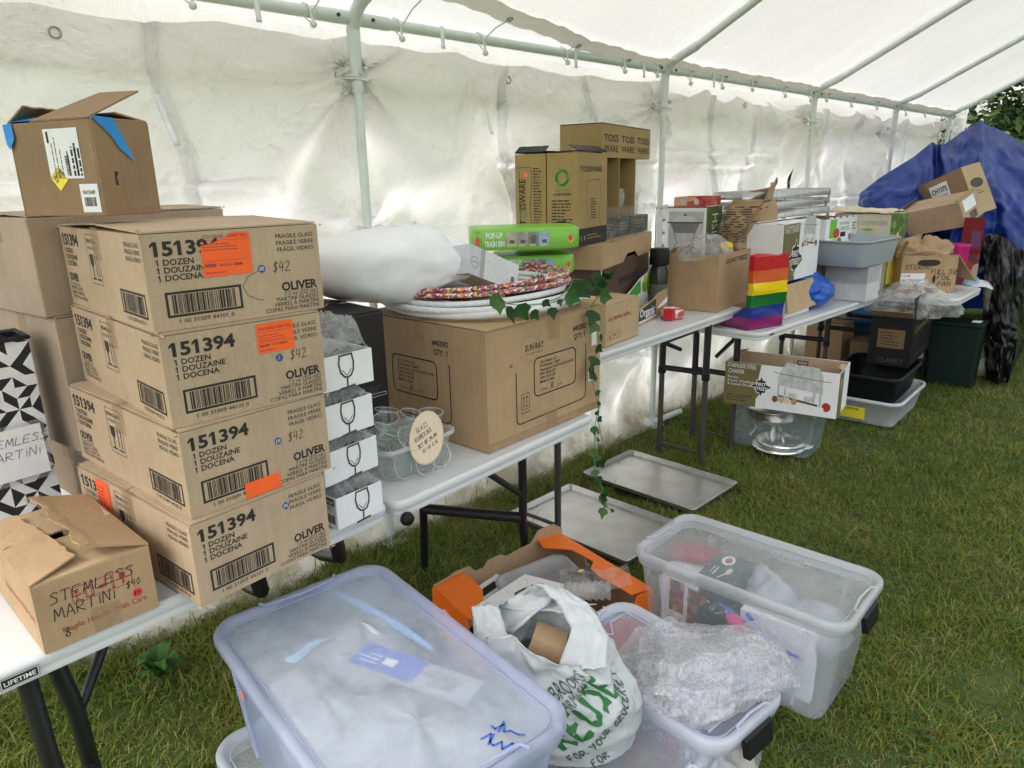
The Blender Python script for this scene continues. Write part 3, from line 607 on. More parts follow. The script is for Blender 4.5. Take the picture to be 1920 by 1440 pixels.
def carton(name, label, A, rot, w, d, h, m, deco=None, group=None, cat='cardboard box', gap=3., tape=True, seed=1, tilt=None, flaps=True, seam='x'):
    T = thing(name, label, cat, A, (tilt[0], tilt[1], radians(rot)) if tilt else radians(rot), group)
    mb = MB(); body_closed(mb, w, d, h, m, seed); f = faces(w, d, h)
    if deco: deco(mb, f, T)
    mb.build('body', T, bevel=.0035)
    if flaps:
        rng = random.Random(seed)
        if seam == 'x':
            flap(T, 'front', w, d, h, d/2-.002, -90+gap*rng.uniform(.3, 1), m, z=.0015); flap(T, 'back', w, d, h, d/2-.002, -90+gap*rng.uniform(.3, 1), m, z=.0015)
        else:
            flap(T, 'left', w, d, h, w/2-.002, -90+gap*rng.uniform(.3, 1), m, z=.0015); flap(T, 'right', w, d, h, w/2-.002, -90+gap*rng.uniform(.3, 1), m, z=.0015)
        if tape:
            mb = MB()
            if seam == 'x':
                y = d/2; mb.rect(Fr((0, 0, h+.0075), (1, 0, 0), (0, 1, 0)), .001, y-.025, w-.001, y+.025, TAPE); mb.rect(f['left'], y-.025, h-.06, y+.025, h+.006, TAPE, .0012)
            else:
                x = w/2; mb.rect(Fr((0, 0, h+.0075), (1, 0, 0), (0, 1, 0)), x-.025, .001, x+.025, d-.001, TAPE); mb.rect(f['front'], x-.025, h-.06, x+.025, h+.006, TAPE, .0012)
            mb.build('tape', T)
    return T
def sticker(par, fr, x, y, w, h, m, deco=None, name='label_sheet', rot=0., c=.0011, label=None, pts=None):
    f2 = fr.sub(x, y, rot); mb = MB()
    if pts: mb.poly([f2(a, b, c) for a, b in pts], m)
    else: mb.rect(f2, 0, 0, w, h, m, c)
    if deco: deco(mb, Fr(f2(0, 0, c), f2.ux, f2.uy), w, h)
    o = mb.build(name, par)
    if label: o['label'] = label
    return o
def dot(par, fr, x, y, r, m, t=None, tm=None, name='price_dot'):
    mb = MB(); mb.disc(fr, x, y, r, r, m, .0013)
    if t: mb.hand(Fr(fr(0, 0, .0008), fr.ux, fr.uy), t, x-r*.75, y-r*.4, r*.85, r*.16, tm or PAPER, .2, 3)
    return mb.build(name, par)
def dashes(mb, fr, x, y, w, lines, lh, m, seed=0, c=.0009, t=.35):
    """rows of print too small to read"""
    rng = random.Random(seed)
    for i in range(lines):
        X = x; e = x+w*rng.uniform(.6, 1)
        while X < e:
            l = lh*rng.uniform(.5, 2.2); mb.rect(fr, X, y-i*lh, min(e, X+l), y-i*lh+lh*t, m, c); X += l+lh*.35
# ------------------------------------------------------------------ the stack of martini glass boxes
def fragile_icon(mb, fr, x, y, w, h, m, words=True):
    mb.frame(fr, x, y, x+w, y+h, .0014, m)
    if words: mb.text(fr, 'FRAGILE', x+w/2, y+h*.83, h*.115, m, .01, align='c', w=w*.84); mb.text(fr, 'THIS END UP', x+w/2, y+h*.70, h*.085, m, 0, align='c', w=w*.84)
    g = x+w*.30; b = y+h*.10
    mb.poly([fr(g-w*.17, b+h*.5), fr(g-w*.15, b+h*.32), fr(g-w*.03, b+h*.24), fr(g+w*.03, b+h*.24), fr(g+w*.15, b+h*.32), fr(g+w*.17, b+h*.5)], m); mb.rect(fr, g-w*.025, b, g+w*.025, b+h*.25, m); mb.rect(fr, g-w*.16, b-.001, g+w*.16, b+h*.025, m)
    for k in (.62, .82):
        X = x+w*k; mb.rect(fr, X-w*.018, b+h*.06, X+w*.018, b+h*.44, m); mb.poly([fr(X-w*.07, b+h*.42), fr(X+w*.07, b+h*.42), fr(X, b+h*.53)], m)
    mb.rect(fr, x+w*.56, b-.001, x+w*.9, b+h*.025, m)
def oliver_face(mb, fr, w, h, side):
    nw = .122
    mb.text(fr, '151394', .022 if side else .02, h-.046, .036, INK, .034, w=nw)
    for i, s in enumerate(('1 DOZEN', '1 DOUZAINE', '1 DOCENA')): mb.text(fr, s, .023, h-.064-.0145*i, .0158, INK, .018 if not side else .012, sx=1.05)
    for i, s in enumerate(('FRAGILE GLASS', 'FRAGILE VERRE', 'FRÁGIL VIDRIO')): mb.text(fr, s, w-.012, h-.03-.0135*i, .0125, INK, 0, align='r')
    if not side:
        mb.text(fr, 'OLIVER', w-.012, .048, .025, INK, .034, align='r', w=.082)
        for i, s in enumerate(('7.5 oz (222 mL)', 'MARTINI GLASSES', 'VERRES À MARTINI', 'COPAS PARA MARTINI')): mb.text(fr, s, w-.012, .0375-.0105*i, .0122, INK, .0, align='r')
        x0, x1, y0, y1 = .028, .175, .024, .072
    else:
        mb.text(fr, 'OLIVER', .02, .058, .025, INK, .026, w=.075)
        for i, s in enumerate(('7.5 oz (222 mL)', 'MARTINI GLASSES', 'VERRES À MARTINI', 'COPAS PARA MARTINI')): mb.text(fr, s, .02, .047-.0105*i, .012, INK, 0)
        fragile_icon(mb, fr, w*.37, h-.122, .078, .106, INK)
        x0, x1, y0, y1 = w-.165, w-.02, .022, .070
    mb.frame(fr, x0, y0, x1, y1, .0045, INK); mb.barcode(fr, x0+.012, y0+.006, x1-.008, y1-.006, INK, 7)
    mb.text(fr, '1 00 31009 44101 0', (x0+x1)/2, y0-.0125, .0115, INK, 0, align='c', w=(x1-x0)*.72)
def oliver_stack():
    H = .186; zs = [.747, .933, 1.119, 1.305]
    corners = [(378, 1140), (360, 975), (325, 805), (290, 625)]
    rots = [6, 4.5, 0, -1]; us = [(620, 170), (621, 140), (613, 112), (608, 92)]
    labs = ['bottom martini glass box of the stack, with an orange slip wrapped at its left side', 'second martini glass box from the bottom, an orange blank slip stuck at its lower edge',
            'third martini glass box from the bottom, a square orange order slip at its upper right', 'top martini glass box of the stack, torn orange slip covering the end of its number']
    for i in range(4):
        A = at(*corners[i], zs[i]); w = fit(A, rots[i], us[i][0]); d = min(.56, fit(A, rots[i]+90, us[i][1]))
        T = carton('martini_glass_box', labs[i], A, rots[i], w, d, H-.006, KRAFT, lambda mb, f, T: (oliver_face(mb, f['front'], w, H, 0), oliver_face(mb, f['left'], d, H, 1)), 'stacked boxes of martini glasses', seed=i+2, gap=1.0 if i < 3 else 2.2, tape=True)
        f = faces(w, d, H-.006)
        bx, by = [(.215, .143), (.205, .105), (.232, .098), (.222, .098)][i]
        dot(T, f['front'], bx, by, .0078, BLUEDOT, '$15', WHITE)
        if i:
            mb = MB(); mb.hand(f['front'], '$42', bx+.024, by-.010, .021, .0013, PEN, .15, i); mb.build('handwriting', T)
            if i == 3: mb = MB(); mb.line(f['front'], [(bx-.008, by-.004), (bx-.03, by-.012), (bx-.043, by-.03), (bx-.035, by-.05), (bx-.012, by-.062), (bx-.002, by-.063)], .001, PEN); mb.build('pen_arrow', T)
        def slip(mb, fr, a, b):
            mb.text(fr, "OTD ORDER - DON'T SELL", .004, b-.014, .0088, INKR, .003, w=a-.008); mb.rect(fr, .002, b*.34, a-.002, b*.34+.0006, INKR, .0003); mb.rect(fr, .002, b-.0185, a-.002, b-.0179, INKR, .0003)
            dashes(mb, fr, .004, b-.026, a*.75, 3, .0055, INKR, 4, .0004, .3); mb.rect(fr, .004, b*.22, .026, b*.29, INKR, .0004); mb.text(fr, '4053000', .032, b*.22, .007, INKR, 0); mb.rect(fr, a*.62, b*.22, a*.8, b*.28, INKR, .0004); dashes(mb, fr, .004, b*.08, a*.45, 1, .006, INKR, 6, .0004)
        if i == 3: sticker(T, f['front'], .105, .092, .098, .088, ORANGE, slip, 'order_slip', -.01, pts=[(0, 0), (.098, .002), (.098, .083), (.062, .083), (.052, .076), (.032, .068), (.014, .062), (0, .061)])
        if i == 2: sticker(T, f['front'], .188, .113, .082, .062, ORANGE, slip, 'order_slip', .0)
        if i == 1: sticker(T, f['front'], .118, .001, .082, .034, ORANGE, None, 'order_slip', .02, .0016)
        if i == 0: sticker(T, f['left'], .10, .072, .07, .106, ORANGE, lambda mb, fr, a, b: dashes(mb, fr, .006, b*.8, a*.8, 9, .009, INKR, 9, .0004), 'order_slip', 0)
    # plain cartons behind the stack
    g = 'plain cartons behind the martini boxes'
    carton('plain_carton', 'plain tan carton behind the martini stack, level with its top box', (.40, 1.955, 1.275), 9, .50, .36, .232, KRAFTG, None, g, seed=11)
    carton('plain_carton', 'plain tan carton behind the martini stack, underneath another plain carton', (.415, 1.955, .93), 9, .48, .38, .34, KRAFTG, None, g, seed=12)
    carton('plain_carton', 'plain tan carton at the foot of the pile behind the black and white tote', (.44, 1.96, .747), 6, .48, .36, .18, KRAFTG, None, g, seed=13)
def label_box():
    A = onY(200, 405, 1.62); R0 = 24; w = fit(A, R0, 303); d = fit(A, R0+90, 47); h = zat(194, 222, A)-A.z
    T = thing('shipping_carton', 'open brown carton with shipping labels and blue tape, topmost on the pile', 'cardboard box', A, radians(R0))
    mb = MB(); shell(mb, w, d, h, KRAFTD, KIN); f = faces(w, d, h); l = f['left']
    mb.poly([f['front'](.035, .06, .0007), f['front'](.042, .06, .0007), f['front'](.0395, .075, .0007), f['front'](.046, .085, .0007), f['front'](.036, .087, .0007)], INK)
    mb.build('body', T, bevel=.002)
    flap(T, 'left', w, d, h, .14, -66, KRAFTD, [(d*.30, 0), (d*.98, 0), (d*.96, .15), (d*.45, .16)]); flap(T, 'right', w, d, h, .075, -80, KIN); flap(T, 'back', w, d, h, .06, -60, KRAFTD); flap(T, 'front', w, d, h, .04, -88, KIN)
    def ship(mb, fr, a, b):
        mb.barcode(fr.sub(a*.52, b*.06, pi/2), 0, -.012, b*.42, 0, INK, 3, .0004); mb.rect(fr, a*.6, b*.05, a*.63, b*.55, INK, .0004); mb.rect(fr, a*.08, b*.72, a*.14, b*.95, INK, .0004)
        for x in (.2, .3, .42): dashes(mb, fr.sub(a*x, b*.05, pi/2), 0, 0, b*.8, 1, .006, INKG, int(x*50), .0004)
        for x in (.78, .88): dashes(mb, fr.sub(a*x, b*.05, pi/2), 0, 0, b*.85, 2, .009, INK, int(x*50), .0004, .6)
    sticker(T, l, d*.43, h*.40, d*.40, h*.52, PAPER, ship, 'shipping_label')
    sticker(T, l, d*.75, h*.04, d*.21, h*.30, PAPER, lambda mb, fr, a, b: (mb.barcode(fr, .008, .012, a-.008, b-.026, INK, 8, .0004), mb.text(fr, 'FBA150H8Y', a/2, b-.02, .011, INK, .01, align='c', c=.0004, w=a*.7)), 'barcode_label')
    sticker(T, l, d*.52, h*.27, .035, .035, YELLOW, lambda mb, fr, a, b: mb.hand(fr, '12.28', .005, .016, .012, .0011, PEN, .1, 4), 'price_note', .7)
    sticker(T, f['front'], w*.4, .008, w*.45, h*.38, TAPE, None, 'tape_patch')
    mb = MB(); F = f['front']; mb.poly([F(-.001, h+.006, .003), F(w*.35, h+.004, .004), F(w*.5, h-.035, .003), F(w*.62, h-.08, .006), F(w*.4, h-.055, .0035), F(w*.28, h-.03, .003)], BLUETAPE); mb.build('blue_tape', T)
    mb = MB(); mb.poly([l(-.008, h-.002, .003), l(.018, h+.001, .003), l(.022, h-.03, .005), l(.008, h-.052, .008), l(-.006, h-.04, .003)], BLUETAPE); mb.poly([Vector((.0, d, h+.003)), Vector((.0, d*.7, h+.003)), Vector((.03, d*.7, h+.012)), Vector((.03, d, h+.012))], BLUETAPE); mb.build('blue_tape', T)
def stemless():
    w, d, h = .205, .36, .140; A = at(85, 1228, .742)
    T = thing('stemless_glass_box', 'worn carton hand lettered STEMLESS MARTINI with half open top flaps, nearest on the table', 'cardboard box', A, radians(2))
    mb = MB(); shell(mb, w, d, h, KRAFT2, KIN); F = faces(w, d, h)['front']; Lf = faces(w, d, h)['left']
    for i in range(3): mb.frame(F, .06+.036*i, .076, .094+.036*i, .110, .0014, INKR)
    mb.disc(F, .149, .098, .006, .008, INKR); mb.rect(F, .147, .08, .151, .096, INKR)
    for x in (.068, .084): mb.rect(F, x-.001, .083, x+.001, .1, INKR); mb.poly([F(x-.005, .097), F(x+.005, .097), F(x, .104)], INKR)
    mb.disc(F, .113, .092, .009, .004, INKR)
    mb.text(F, 'Fragile Handle With Care', .035, .028, .0165, INKR, .006, w=.15); mb.text(Lf, 'Fragile Handle With Care', d-.018, .058, .02, INKR, .006, align='r', w=.2)
    mb.build('body', T, bevel=.003)
    mb = MB(); mb.hand(F, 'STEMLESS', .024, .092, .022, .0017, PEN, .1, 5, 1.2, 1.0); mb.hand(F, 'MARTINI', .026, .058, .024, .0017, PEN, .05, 9, 1.2, .86); mb.hand(F, '$40', .152, .066, .015, .0012, PEN, .1, 3); mb.hand(F, '8', .036, .018, .019, .0017, PEN, .1, 3); mb.build('handwriting', T)
    dot(T, F, .170, .050, .0095, REDDOT, '$15', PEN)
    # flaps: right one sprung up with torn tape, left one half open, front stub folded in
    rg = random.Random(3)
    e = [(x, .115+.02*sin(x*40)*.3+rg.uniform(-.004, .004)) for x in [d-.012-(d-.024)*i/22 for i in range(23)]]
    flap(T, 'right', w, d, h, .11, -72, KRAFT2, [(0, 0), (d, 0)]+e)
    e = [(x, .06+rg.uniform(-.003, .003)+.03*(x/d)) for x in [d-.03-(d-.06)*i/18 for i in range(19)]]
    flap(T, 'left', w, d, h, .08, -80, KRAFT2, [(0, 0), (d, 0)]+e)
    flap(T, 'front', w, d, h, .165, -88, KRAFT3, [(.006, 0), (w-.006, 0), (w-.012, .165), (.012, .160)], z=-.004); flap(T, 'back', w, d, h, .17, -87, KRAFT3, z=-.004)
    o, ux, out, l = hinge('right', w, d, h); a = radians(-72); fr = Fr(Vector(o)+UP*.0005, ux, UP*cos(a)+Vector(out)*sin(a)); mb = MB()
    pts = [(d*i/16, .088+rg.uniform(-.006, .006)) for i in range(17)]; pt2 = [(d*i/16, .122+rg.uniform(-.007, .01)) for i in range(17)]
    for i in range(16): mb.poly([fr(*pts[i], .0045), fr(*pt2[i], .002-rg.uniform(0, .004)), fr(*pt2[i+1], .002-rg.uniform(0, .004)), fr(*pts[i+1], .0045)], TAPE)
    mb.build('torn_tape', T)
    sticker(T, F, .085, .002, .05, .05, TAPE, None, 'tape_patch', 0)
def tote():
    Y = 1.98; q = onY(90, 628, Y); b = onY(128, 935, Y); w = .34; h = q.z-.745
    T = thing('tote_bag', 'black and white triangle patterned tote with a taped STEMLESS MARTINI paper', 'tote bag', (b.x-w-.01, Y, .745), radians(2))
    PB = pm('black printed cloth', (.02, .02, .022), .7, bump=.25, bs=120); PW = pm('white printed cloth', (.80, .80, .83), .7, bump=.25, bs=120)
    k = .0265; D = .13
    def S_(a, z, c=0.):
        lean = 0; bul = .012*sin(pi*min(1, max(0, a/w)))*sin(pi*z/h)
        return Vector((a, -bul-c+lean+.004*nz((a*9, z*9, 1), 1, 2), z))
    mb = MB(); nx, nzz = int(w/k)+1, int(h/k)+1; rng = random.Random(6)
    # pieced triangles: quarter and half squares
    for i in range(nx):
        for j in range(nzz):
            x0, x1, z0, z1 = i*k, min(w, (i+1)*k), j*k, min(h, (j+1)*k)
            if x0 >= w or z0 >= h: continue
            P = [(x0, z0), (x1, z0), (x1, z1), (x0, z1)]
            s = (i+2*j) % 4; pat = [(0, 1, 2), (1, 2, 3), (2, 3, 0), (3, 0, 1)][(s+(i//2+j//2)) % 4]; oth = [t for t in ((0, 1, 2), (1, 2, 3), (2, 3, 0), (3, 0, 1)) if t[1] == (pat[1]+2) % 4][0]
            inv = ((i*3+j) % 5 == 0)
            mb.poly([S_(*P[t]) for t in pat], PW if inv else PB); mb.poly([S_(*P[t]) for t in oth], PB if inv and rng.random() < .35 else PW)
    mb.build('front_panel', T)
    mb = MB(); 
    for a0, a1, f_ in ((0, 1, lambda u, v: S_(w, v*h)+Vector((0, u*D, 0))), (0, 1, lambda u, v: S_(w*(1-u), v*h)*1+Vector((0, D, 0))), (0, 1, lambda u, v: S_(0, v*h)+Vector((0, D*(1-u), 0)))): mb.grid(f_, 6, 12, PB)
    mb.build('back_panel', T)
    mb = MB(); mb.tube([S_(w*i/12, h, .002) for i in range(13)]+[S_(w, h)+Vector((-.01, D*.5, .01)), S_(w, h)+Vector((-.03, D, 0))], .0055, PB, 8); mb.build('binding', T)
    mb = MB(); mb.tube([S_(w*.35, h-.03, .006), S_(w*.36, h+.03, .005), S_(w*.5, h+.06, -.03), S_(w*.75, h+.028, .0), S_(w*.86, h-.0, .0)], .009, PB, 6); mb.build('handle', T)
    mb = MB(); s0 = onY(52, 745, Y).x-(b.x-w-.01); fr = Fr(S_(s0-.13, h*.31, .012), (1, -.02, .03), (-.02, .02, 1)); mb.rect(fr, -.004, -.012, .150, .135, trans('plastic sleeve', (.8, .8, .85), .25, .1, .05), .001); mb.rect(fr, -.03, 0, .143, .125, PAPER, .002)
    fr = Fr(fr(0, 0, .002), fr.ux, fr.uy); mb.hand(fr, 'STEMLESS', .01, .085, .019, .0014, pm('blue pen', (.02, .025, .10), .5), .25, 5, 1.25, 1.1, ); mb.hand(fr, 'MARTINI', .018, .052, .02, .0014, _m['blue pen'], .15, 8, 1.25, 1.1); mb.build('paper_sign', T)
# ------------------------------------------------------------------ glasses wrapped in trays, black carton, bin of ramekins
def wine_outline(mb, fr, x, y, s, t=.0046):
    mb.line(fr, [(x-.018*s, y+.085*s), (x-.021*s, y+.065*s), (x-.017*s, y+.045*s), (x-.008*s, y+.034*s), (x+.002*s, y+.031*s), (x+.011*s, y+.035*s), (x+.018*s, y+.047*s), (x+.02*s, y+.066*s), (x+.016*s, y+.086*s), (x-.018*s, y+.085*s)], t, INKG); mb.line(fr, [(x-.012*s, y+.05*s), (x, y+.036*s), (x+.012*s, y+.05*s)], t*.4, INKG); mb.line(fr, [(x, y+.031*s), (x-.001*s, y+.008*s)], t, INKG); mb.line(fr, [(x-.02*s, y+.006*s), (x+.019*s, y+.009*s)], t*1.25, INKG)
def glass_trays():
    FILM = trans('shrink film', (.9, .9, .92), .16, .12, .12, 14, .9, 50); FILM = trans('tray film', (.86, .86, .88), .28, .12, .16, 22, 1., 60); GL = glass('clear glass')
    A0 = at(643, 992, .745)
    labs = ['lowest white tray of wine glasses, barcode on its left side', 'second lowest white tray of wrapped wine glasses', 'second highest white tray of wrapped wine glasses', 'highest white tray of wine glasses with film bunched above it']
    for i in range(4):
        z = .745+.1165*i; A = Vector((A0.x-(.012, .0, .012, .006)[i]-.03*(i > 0), A0.y+(0, .01, .004, .008)[i], z)); w = .142+.03*(i > 0); d, h = .21, .084
        T = thing('glass_tray', labs[i], 'glass tray', A, radians((4, 8, 6, 3)[i]), 'stacked trays of wine glasses')
        mb = MB(); shell(mb, w, d, h, PAPER, None, .003); f = faces(w, d, h)
        if i == 0: L_ = f['left']; mb.barcode(L_, d-.045, .012, d-.008, .036, INK, 2); mb.rect(L_, d-.04, .062, d-.008, .08, INK); mb.text(L_, 'IKEA', d-.037, .066, .0135, WHITE, .02, c=.0011); mb.rect(L_, d-.05, .043, d-.004, .0436, INKG); dashes(mb, L_, d-.036, .055, .028, 2, .006, INK, 3)
        wine_outline(mb, f['front'], w*.55, -.006, 1.02); mb.build('tray', T, bevel=.0015)
        for gx in (.03, .072, .112):
            for gy in (.04, .10, .16):
                mb = MB(); mb.lathe([(.016, .001), (.003, .006), (.003, .03), (.016, .045), (.0185, .07), (.017, .098)], GL, 12, (gx+(w-.142), gy, .005)); mb.build('wine_glass', T)
        top = .030 if i < 3 else .075
        mb = MB(); mb.grid(lambda u, v: Vector((.002+u*(w-.004), .004+v*(d-.008), h-.012+(top+.01)*min(1, 7*u*(1-u)+.15)*min(1, 5*v*(1-v)*1.5+.25)+.010*nz((u*5, v*7, i), 1.5, 3)+.007*ridged((u*9, v*6, i+3)))), 26, 30, FILM); mb.build('wrap', T)
def black_carton():
    DK = pm('black purple print', (.017, .013, .018), .38, bump=.1); q = onY(724, 690, 1.78)
    def deco(mb, f, T):
        F = f['front']; mb.text(F, '00', .045, .345, .022, WHITE, .01); mb.text(F, 'ower', .045, .318, .022, WHITE, .008); dashes(mb, F, .2, .22, .08, 3, .008, INKG, 2); mb.frame(F, .2, .19, .29, .20, .001, WHITE); dashes(mb, F, .2, .1, .07, 4, .008, WHITE, 5)
        mb.rect(Fr((0, 0, .395), (1, 0, 0), (0, 1, 0)), .06, .02, .14, .07, PAPER, .009)
    carton('black_carton', 'glossy black carton behind the wine glass trays under the foam bundle', (q.x-.30, 1.77, .745), 1, .30, .36, .45, DK, deco, None, 'carton', tape=False, seed=21)
def ramekins():
    A = at(735, 910, .743); CB = trans('clear bin plastic', (.86, .88, .90), .28, .12, .06, 5); GL = glass('clear glass'); RM = trans('bin rim and glass highlight', (.82, .86, .85), .55, .08, .15, 8); L_, D, H = .275, .20, .098
    T = thing('ramekin_bin', 'small clear bin heaped with glass ramekins on the white table', 'plastic bin', A+Vector((L_/2-.02, D/2+.005, 0)), radians(3))
    mb = MB(); mb.loft([rr(L_-.04, D-.04, .03, .002), rr(L_-.01, D-.012, .035, H*.8), rr(L_-.004, D-.006, .035, H-.012), rr(L_+.012, D+.012, .04, H-.01), rr(L_+.012, D+.012, .04, H), rr(L_-.002, D-.002, .035, H)], CB, (True, False)); mb.build('bin_body', T); mb = MB(); mb.loft([rr(L_+.010, D+.010, .04, H-.011), rr(L_+.014, D+.014, .042, H-.008), rr(L_+.014, D+.014, .042, H+.001), rr(L_+.004, D+.004, .036, H+.0015)], RM); mb.build('bin_rim', T)
    rng = random.Random(3); prof = [(.001, .002), (.028, .003), (.032, .012), (.036, .052), (.0385, .056), (.0385, .062), (.036, .062), (.033, .05), (.029, .014), (.001, .01)]
    spots = [(-.09, -.035, .008, 1.25, .3), (-.01, -.05, .006, 1.3, .1), (.07, -.045, .006, 1.25, -.2), (-.09, .045, .01, 1.1, .4), (0, .04, .008, .9, -.4), (.085, .045, .01, .4, .3), (-.10, -.01, .075, .55, .9), (-.03, .03, .082, .25, -.5), (.045, .02, .075, .3, .5), (.10, -.02, .072, .1, .2), (-.055, -.045, .066, .9, .2), (-.005, .07, .085, .2, 1.4)]
    for i, (x, y, z, t, a) in enumerate(spots):
        M = Matrix.Rotation(a, 3, 'Z') @ Matrix.Rotation(t, 3, 'X'); r = Matrix.Rotation(rng.uniform(0, 6), 3, 'Z')
        p = T.matrix_basis @ Vector((x, y, z+.012)); mb = MB(); mb.lathe(prof, GL, 24, (0, 0, 0), M); mb.tube([M @ Vector((.0375*cos(a_), .0375*sin(a_), .062)) for a_ in [2*pi*k_/24 for k_ in range(24)]], .0016, RM, 5, True); mb.tube([M @ Vector((.030*cos(a_), .030*sin(a_), .004)) for a_ in [2*pi*k_/24 for k_ in range(24)]], .0018, RM, 5, True)  # pale rings stand in for highlights on the glass rim and foot
        tag(mb.build('ramekin', None, p, radians(3)), 'clear glass ramekin jumbled in the clear bin behind the lettered oval plate', 'ramekin', 'glass ramekins heaped in the clear bin')
    # lettered oval plate leaning on the bin
    P = onY(800, 823, A.y-.004); BG = pm('beige melamine', (.70, .56, .40), .4, var=.05); T = thing('lettered_plate', 'beige oval plate lettered GLASS RAMEKINS leaning inside the clear bin', 'plate', P, 0)
    fr = Fr((0, 0, .004), (1, .0, .0), (0, .33, .94)).sub(0, 0, 1.0); mb = MB(); n = 36
    ring = lambda a, b, c: [fr(a*cos(2*pi*i/n), b*sin(2*pi*i/n), c) for i in range(n)]
    mb.loft([ring(.074, .052, -.004), ring(.081, .059, 0), ring(.0805, .0585, .002), ring(.072, .051, -.0005)], BG, (True, True)); mb.build('dish', T)
    f2 = fr.sub(0, 0, -.72); mb = MB(); mb.hand(f2, 'GLASS', -.022, .027, .014, .0011, PEN, .2, 2); mb.hand(f2, 'RAMEKINS', -.040, .006, .013, .0011, PEN, .2, 3); mb.hand(f2, 'SET OF 24 $4', -.042, -.014, .0105, .0014, PEN, .2, 4); mb.hand(f2, 'SET OF 12 $6', -.036, -.032, .009, .001, PEN, .2, 6); mb.build('handwriting', T)
# ------------------------------------------------------------------ the big carton and what lies on it
SR = dict(A=at(917, 850, .743), rot=3.0, w=.60, d=.60, h=.385)
def sun_ray():
    w, d, h = SR['w'], SR['d'], SR['h']
    def panel(mb, fr, x, y, s=1.):
        mb.line(fr, [(x, y+.175), (x, y+.02), (x+.004, y+.006), (x+.014, y), (x+.355, y+.004), (x+.372, y+.012), (x+.376, y+.03), (x+.376, y+.205)], .004, INK)
        a, b, c, e = x+.09, x+.315, y+.075, y+.205; r = .018
        mb.line(fr, [(a+r, c), (b-r, c), (b-r*.3, c+r*.3), (b, c+r), (b, e-r), (b-r*.3, e-r*.3), (b-r, e), (a+r, e), (a+r*.3, e-r*.3), (a, e-r), (a, c+r), (a+r*.3, c+r*.3), (a+r, c)], .0042, INK)
        for i, s_ in enumerate(('J & J Global, LLC', 'P.O.Number: 26001', 'Dimensions: 24.29"x24.29"x14.96"', 'NW: 28.64 LBS', 'GW: 31.05 LBS', 'Made in China')): mb.text(fr, s_, a+.03, e-.022-.0135*i, .0132, INK, .012)
        mb.text(fr, 'CTN No', a+.03, c+.012, .0115, INK); mb.rect(fr, a+.075, c+.01, a+.115, c+.011, INK); mb.hand(fr, '10', a+.083, c+.013, .018, .002, PEN, .3, 3); mb.text(fr, 'of  50', a+.122, c+.012, .0115, INK)
        q = x+.022; mb.frame(fr, q, y+.045, q+.042, y+.098, .0016, INK)
        for k in (.013, .028): mb.rect(fr, q+k-.001, y+.062, q+k+.001, y+.085, INK); mb.poly([fr(q+k-.005, y+.083), fr(q+k+.005, y+.083), fr(q+k, y+.091)], INK)
        mb.rect(fr, q+.008, y+.055, q+.034, y+.0575, INK); mb.text(fr, 'THIS END UP', q+.021, y+.031, .008, INK, 0, align='c')
        mb.text(fr, '#402002', x+.30, y+.262, .025, INK, .02, sx=.85); mb.text(fr, 'QTY:  1', x+.305, y+.232, .025, INK, .02, sx=.85)
    def deco(mb, f, T):
        F = f['front']; panel(mb, F, .135, .055)
        mb.text(F, 'SUN·RAY', .228, .292, .03, INK, .012, align='c', w=.095); mb.text(F, 'OUTDOOR  LIGHTING', .228, .279, .0075, INKG, 0, align='c', w=.085)
        for k in range(26):
            a = 2*pi*k/26; r0, r1 = .037, .05+.012*(k % 2)
            if abs(sin(a)) > .32: mb.line(F, [(.205+r0*cos(a)*1.1, .298+r0*sin(a)), (.205+r1*cos(a)*1.1, .298+r1*sin(a))], .0009, INKG, .0006)
        mb.text(F, '#2', .105, .255, .014, PEN, .01); panel(mb, f['left'], .06, .055)
    T = carton('large_carton', 'big brown carton printed with a sun logo, on the table behind the ramekin bin', SR['A'], SR['rot'], w, d, h, KRAFT2, deco, seed=31, gap=1.2)
    f = faces(w, d, h); mb = MB(); F = f['front']; mb.rect(F, .295, h-.075, .36, h+.004, TAPE, .0012); mb.rect(F, .285, .001, .345, .06, TAPE, .0012); mb.rect(F, 0, .001, w, .028, TAPE, .001); mb.build('tape', T)
    sticker(T, F, w-.075, .115, .042, .036, PAPER, lambda mb, fr, a, b: mb.barcode(fr, .004, .006, a-.004, b-.004, INK, 4, .0004), 'barcode_label'); sticker(T, F, w-.055, .245, .03, .055, PAPER, None, 'label_sheet')
def SRp(x, y, z=0):  # point on the lid of the big carton
    c, s = cos(radians(SR['rot'])), sin(radians(SR['rot'])); return SR['A']+Vector((x*c-y*s, x*s+y*c, SR['h']+.008+z))
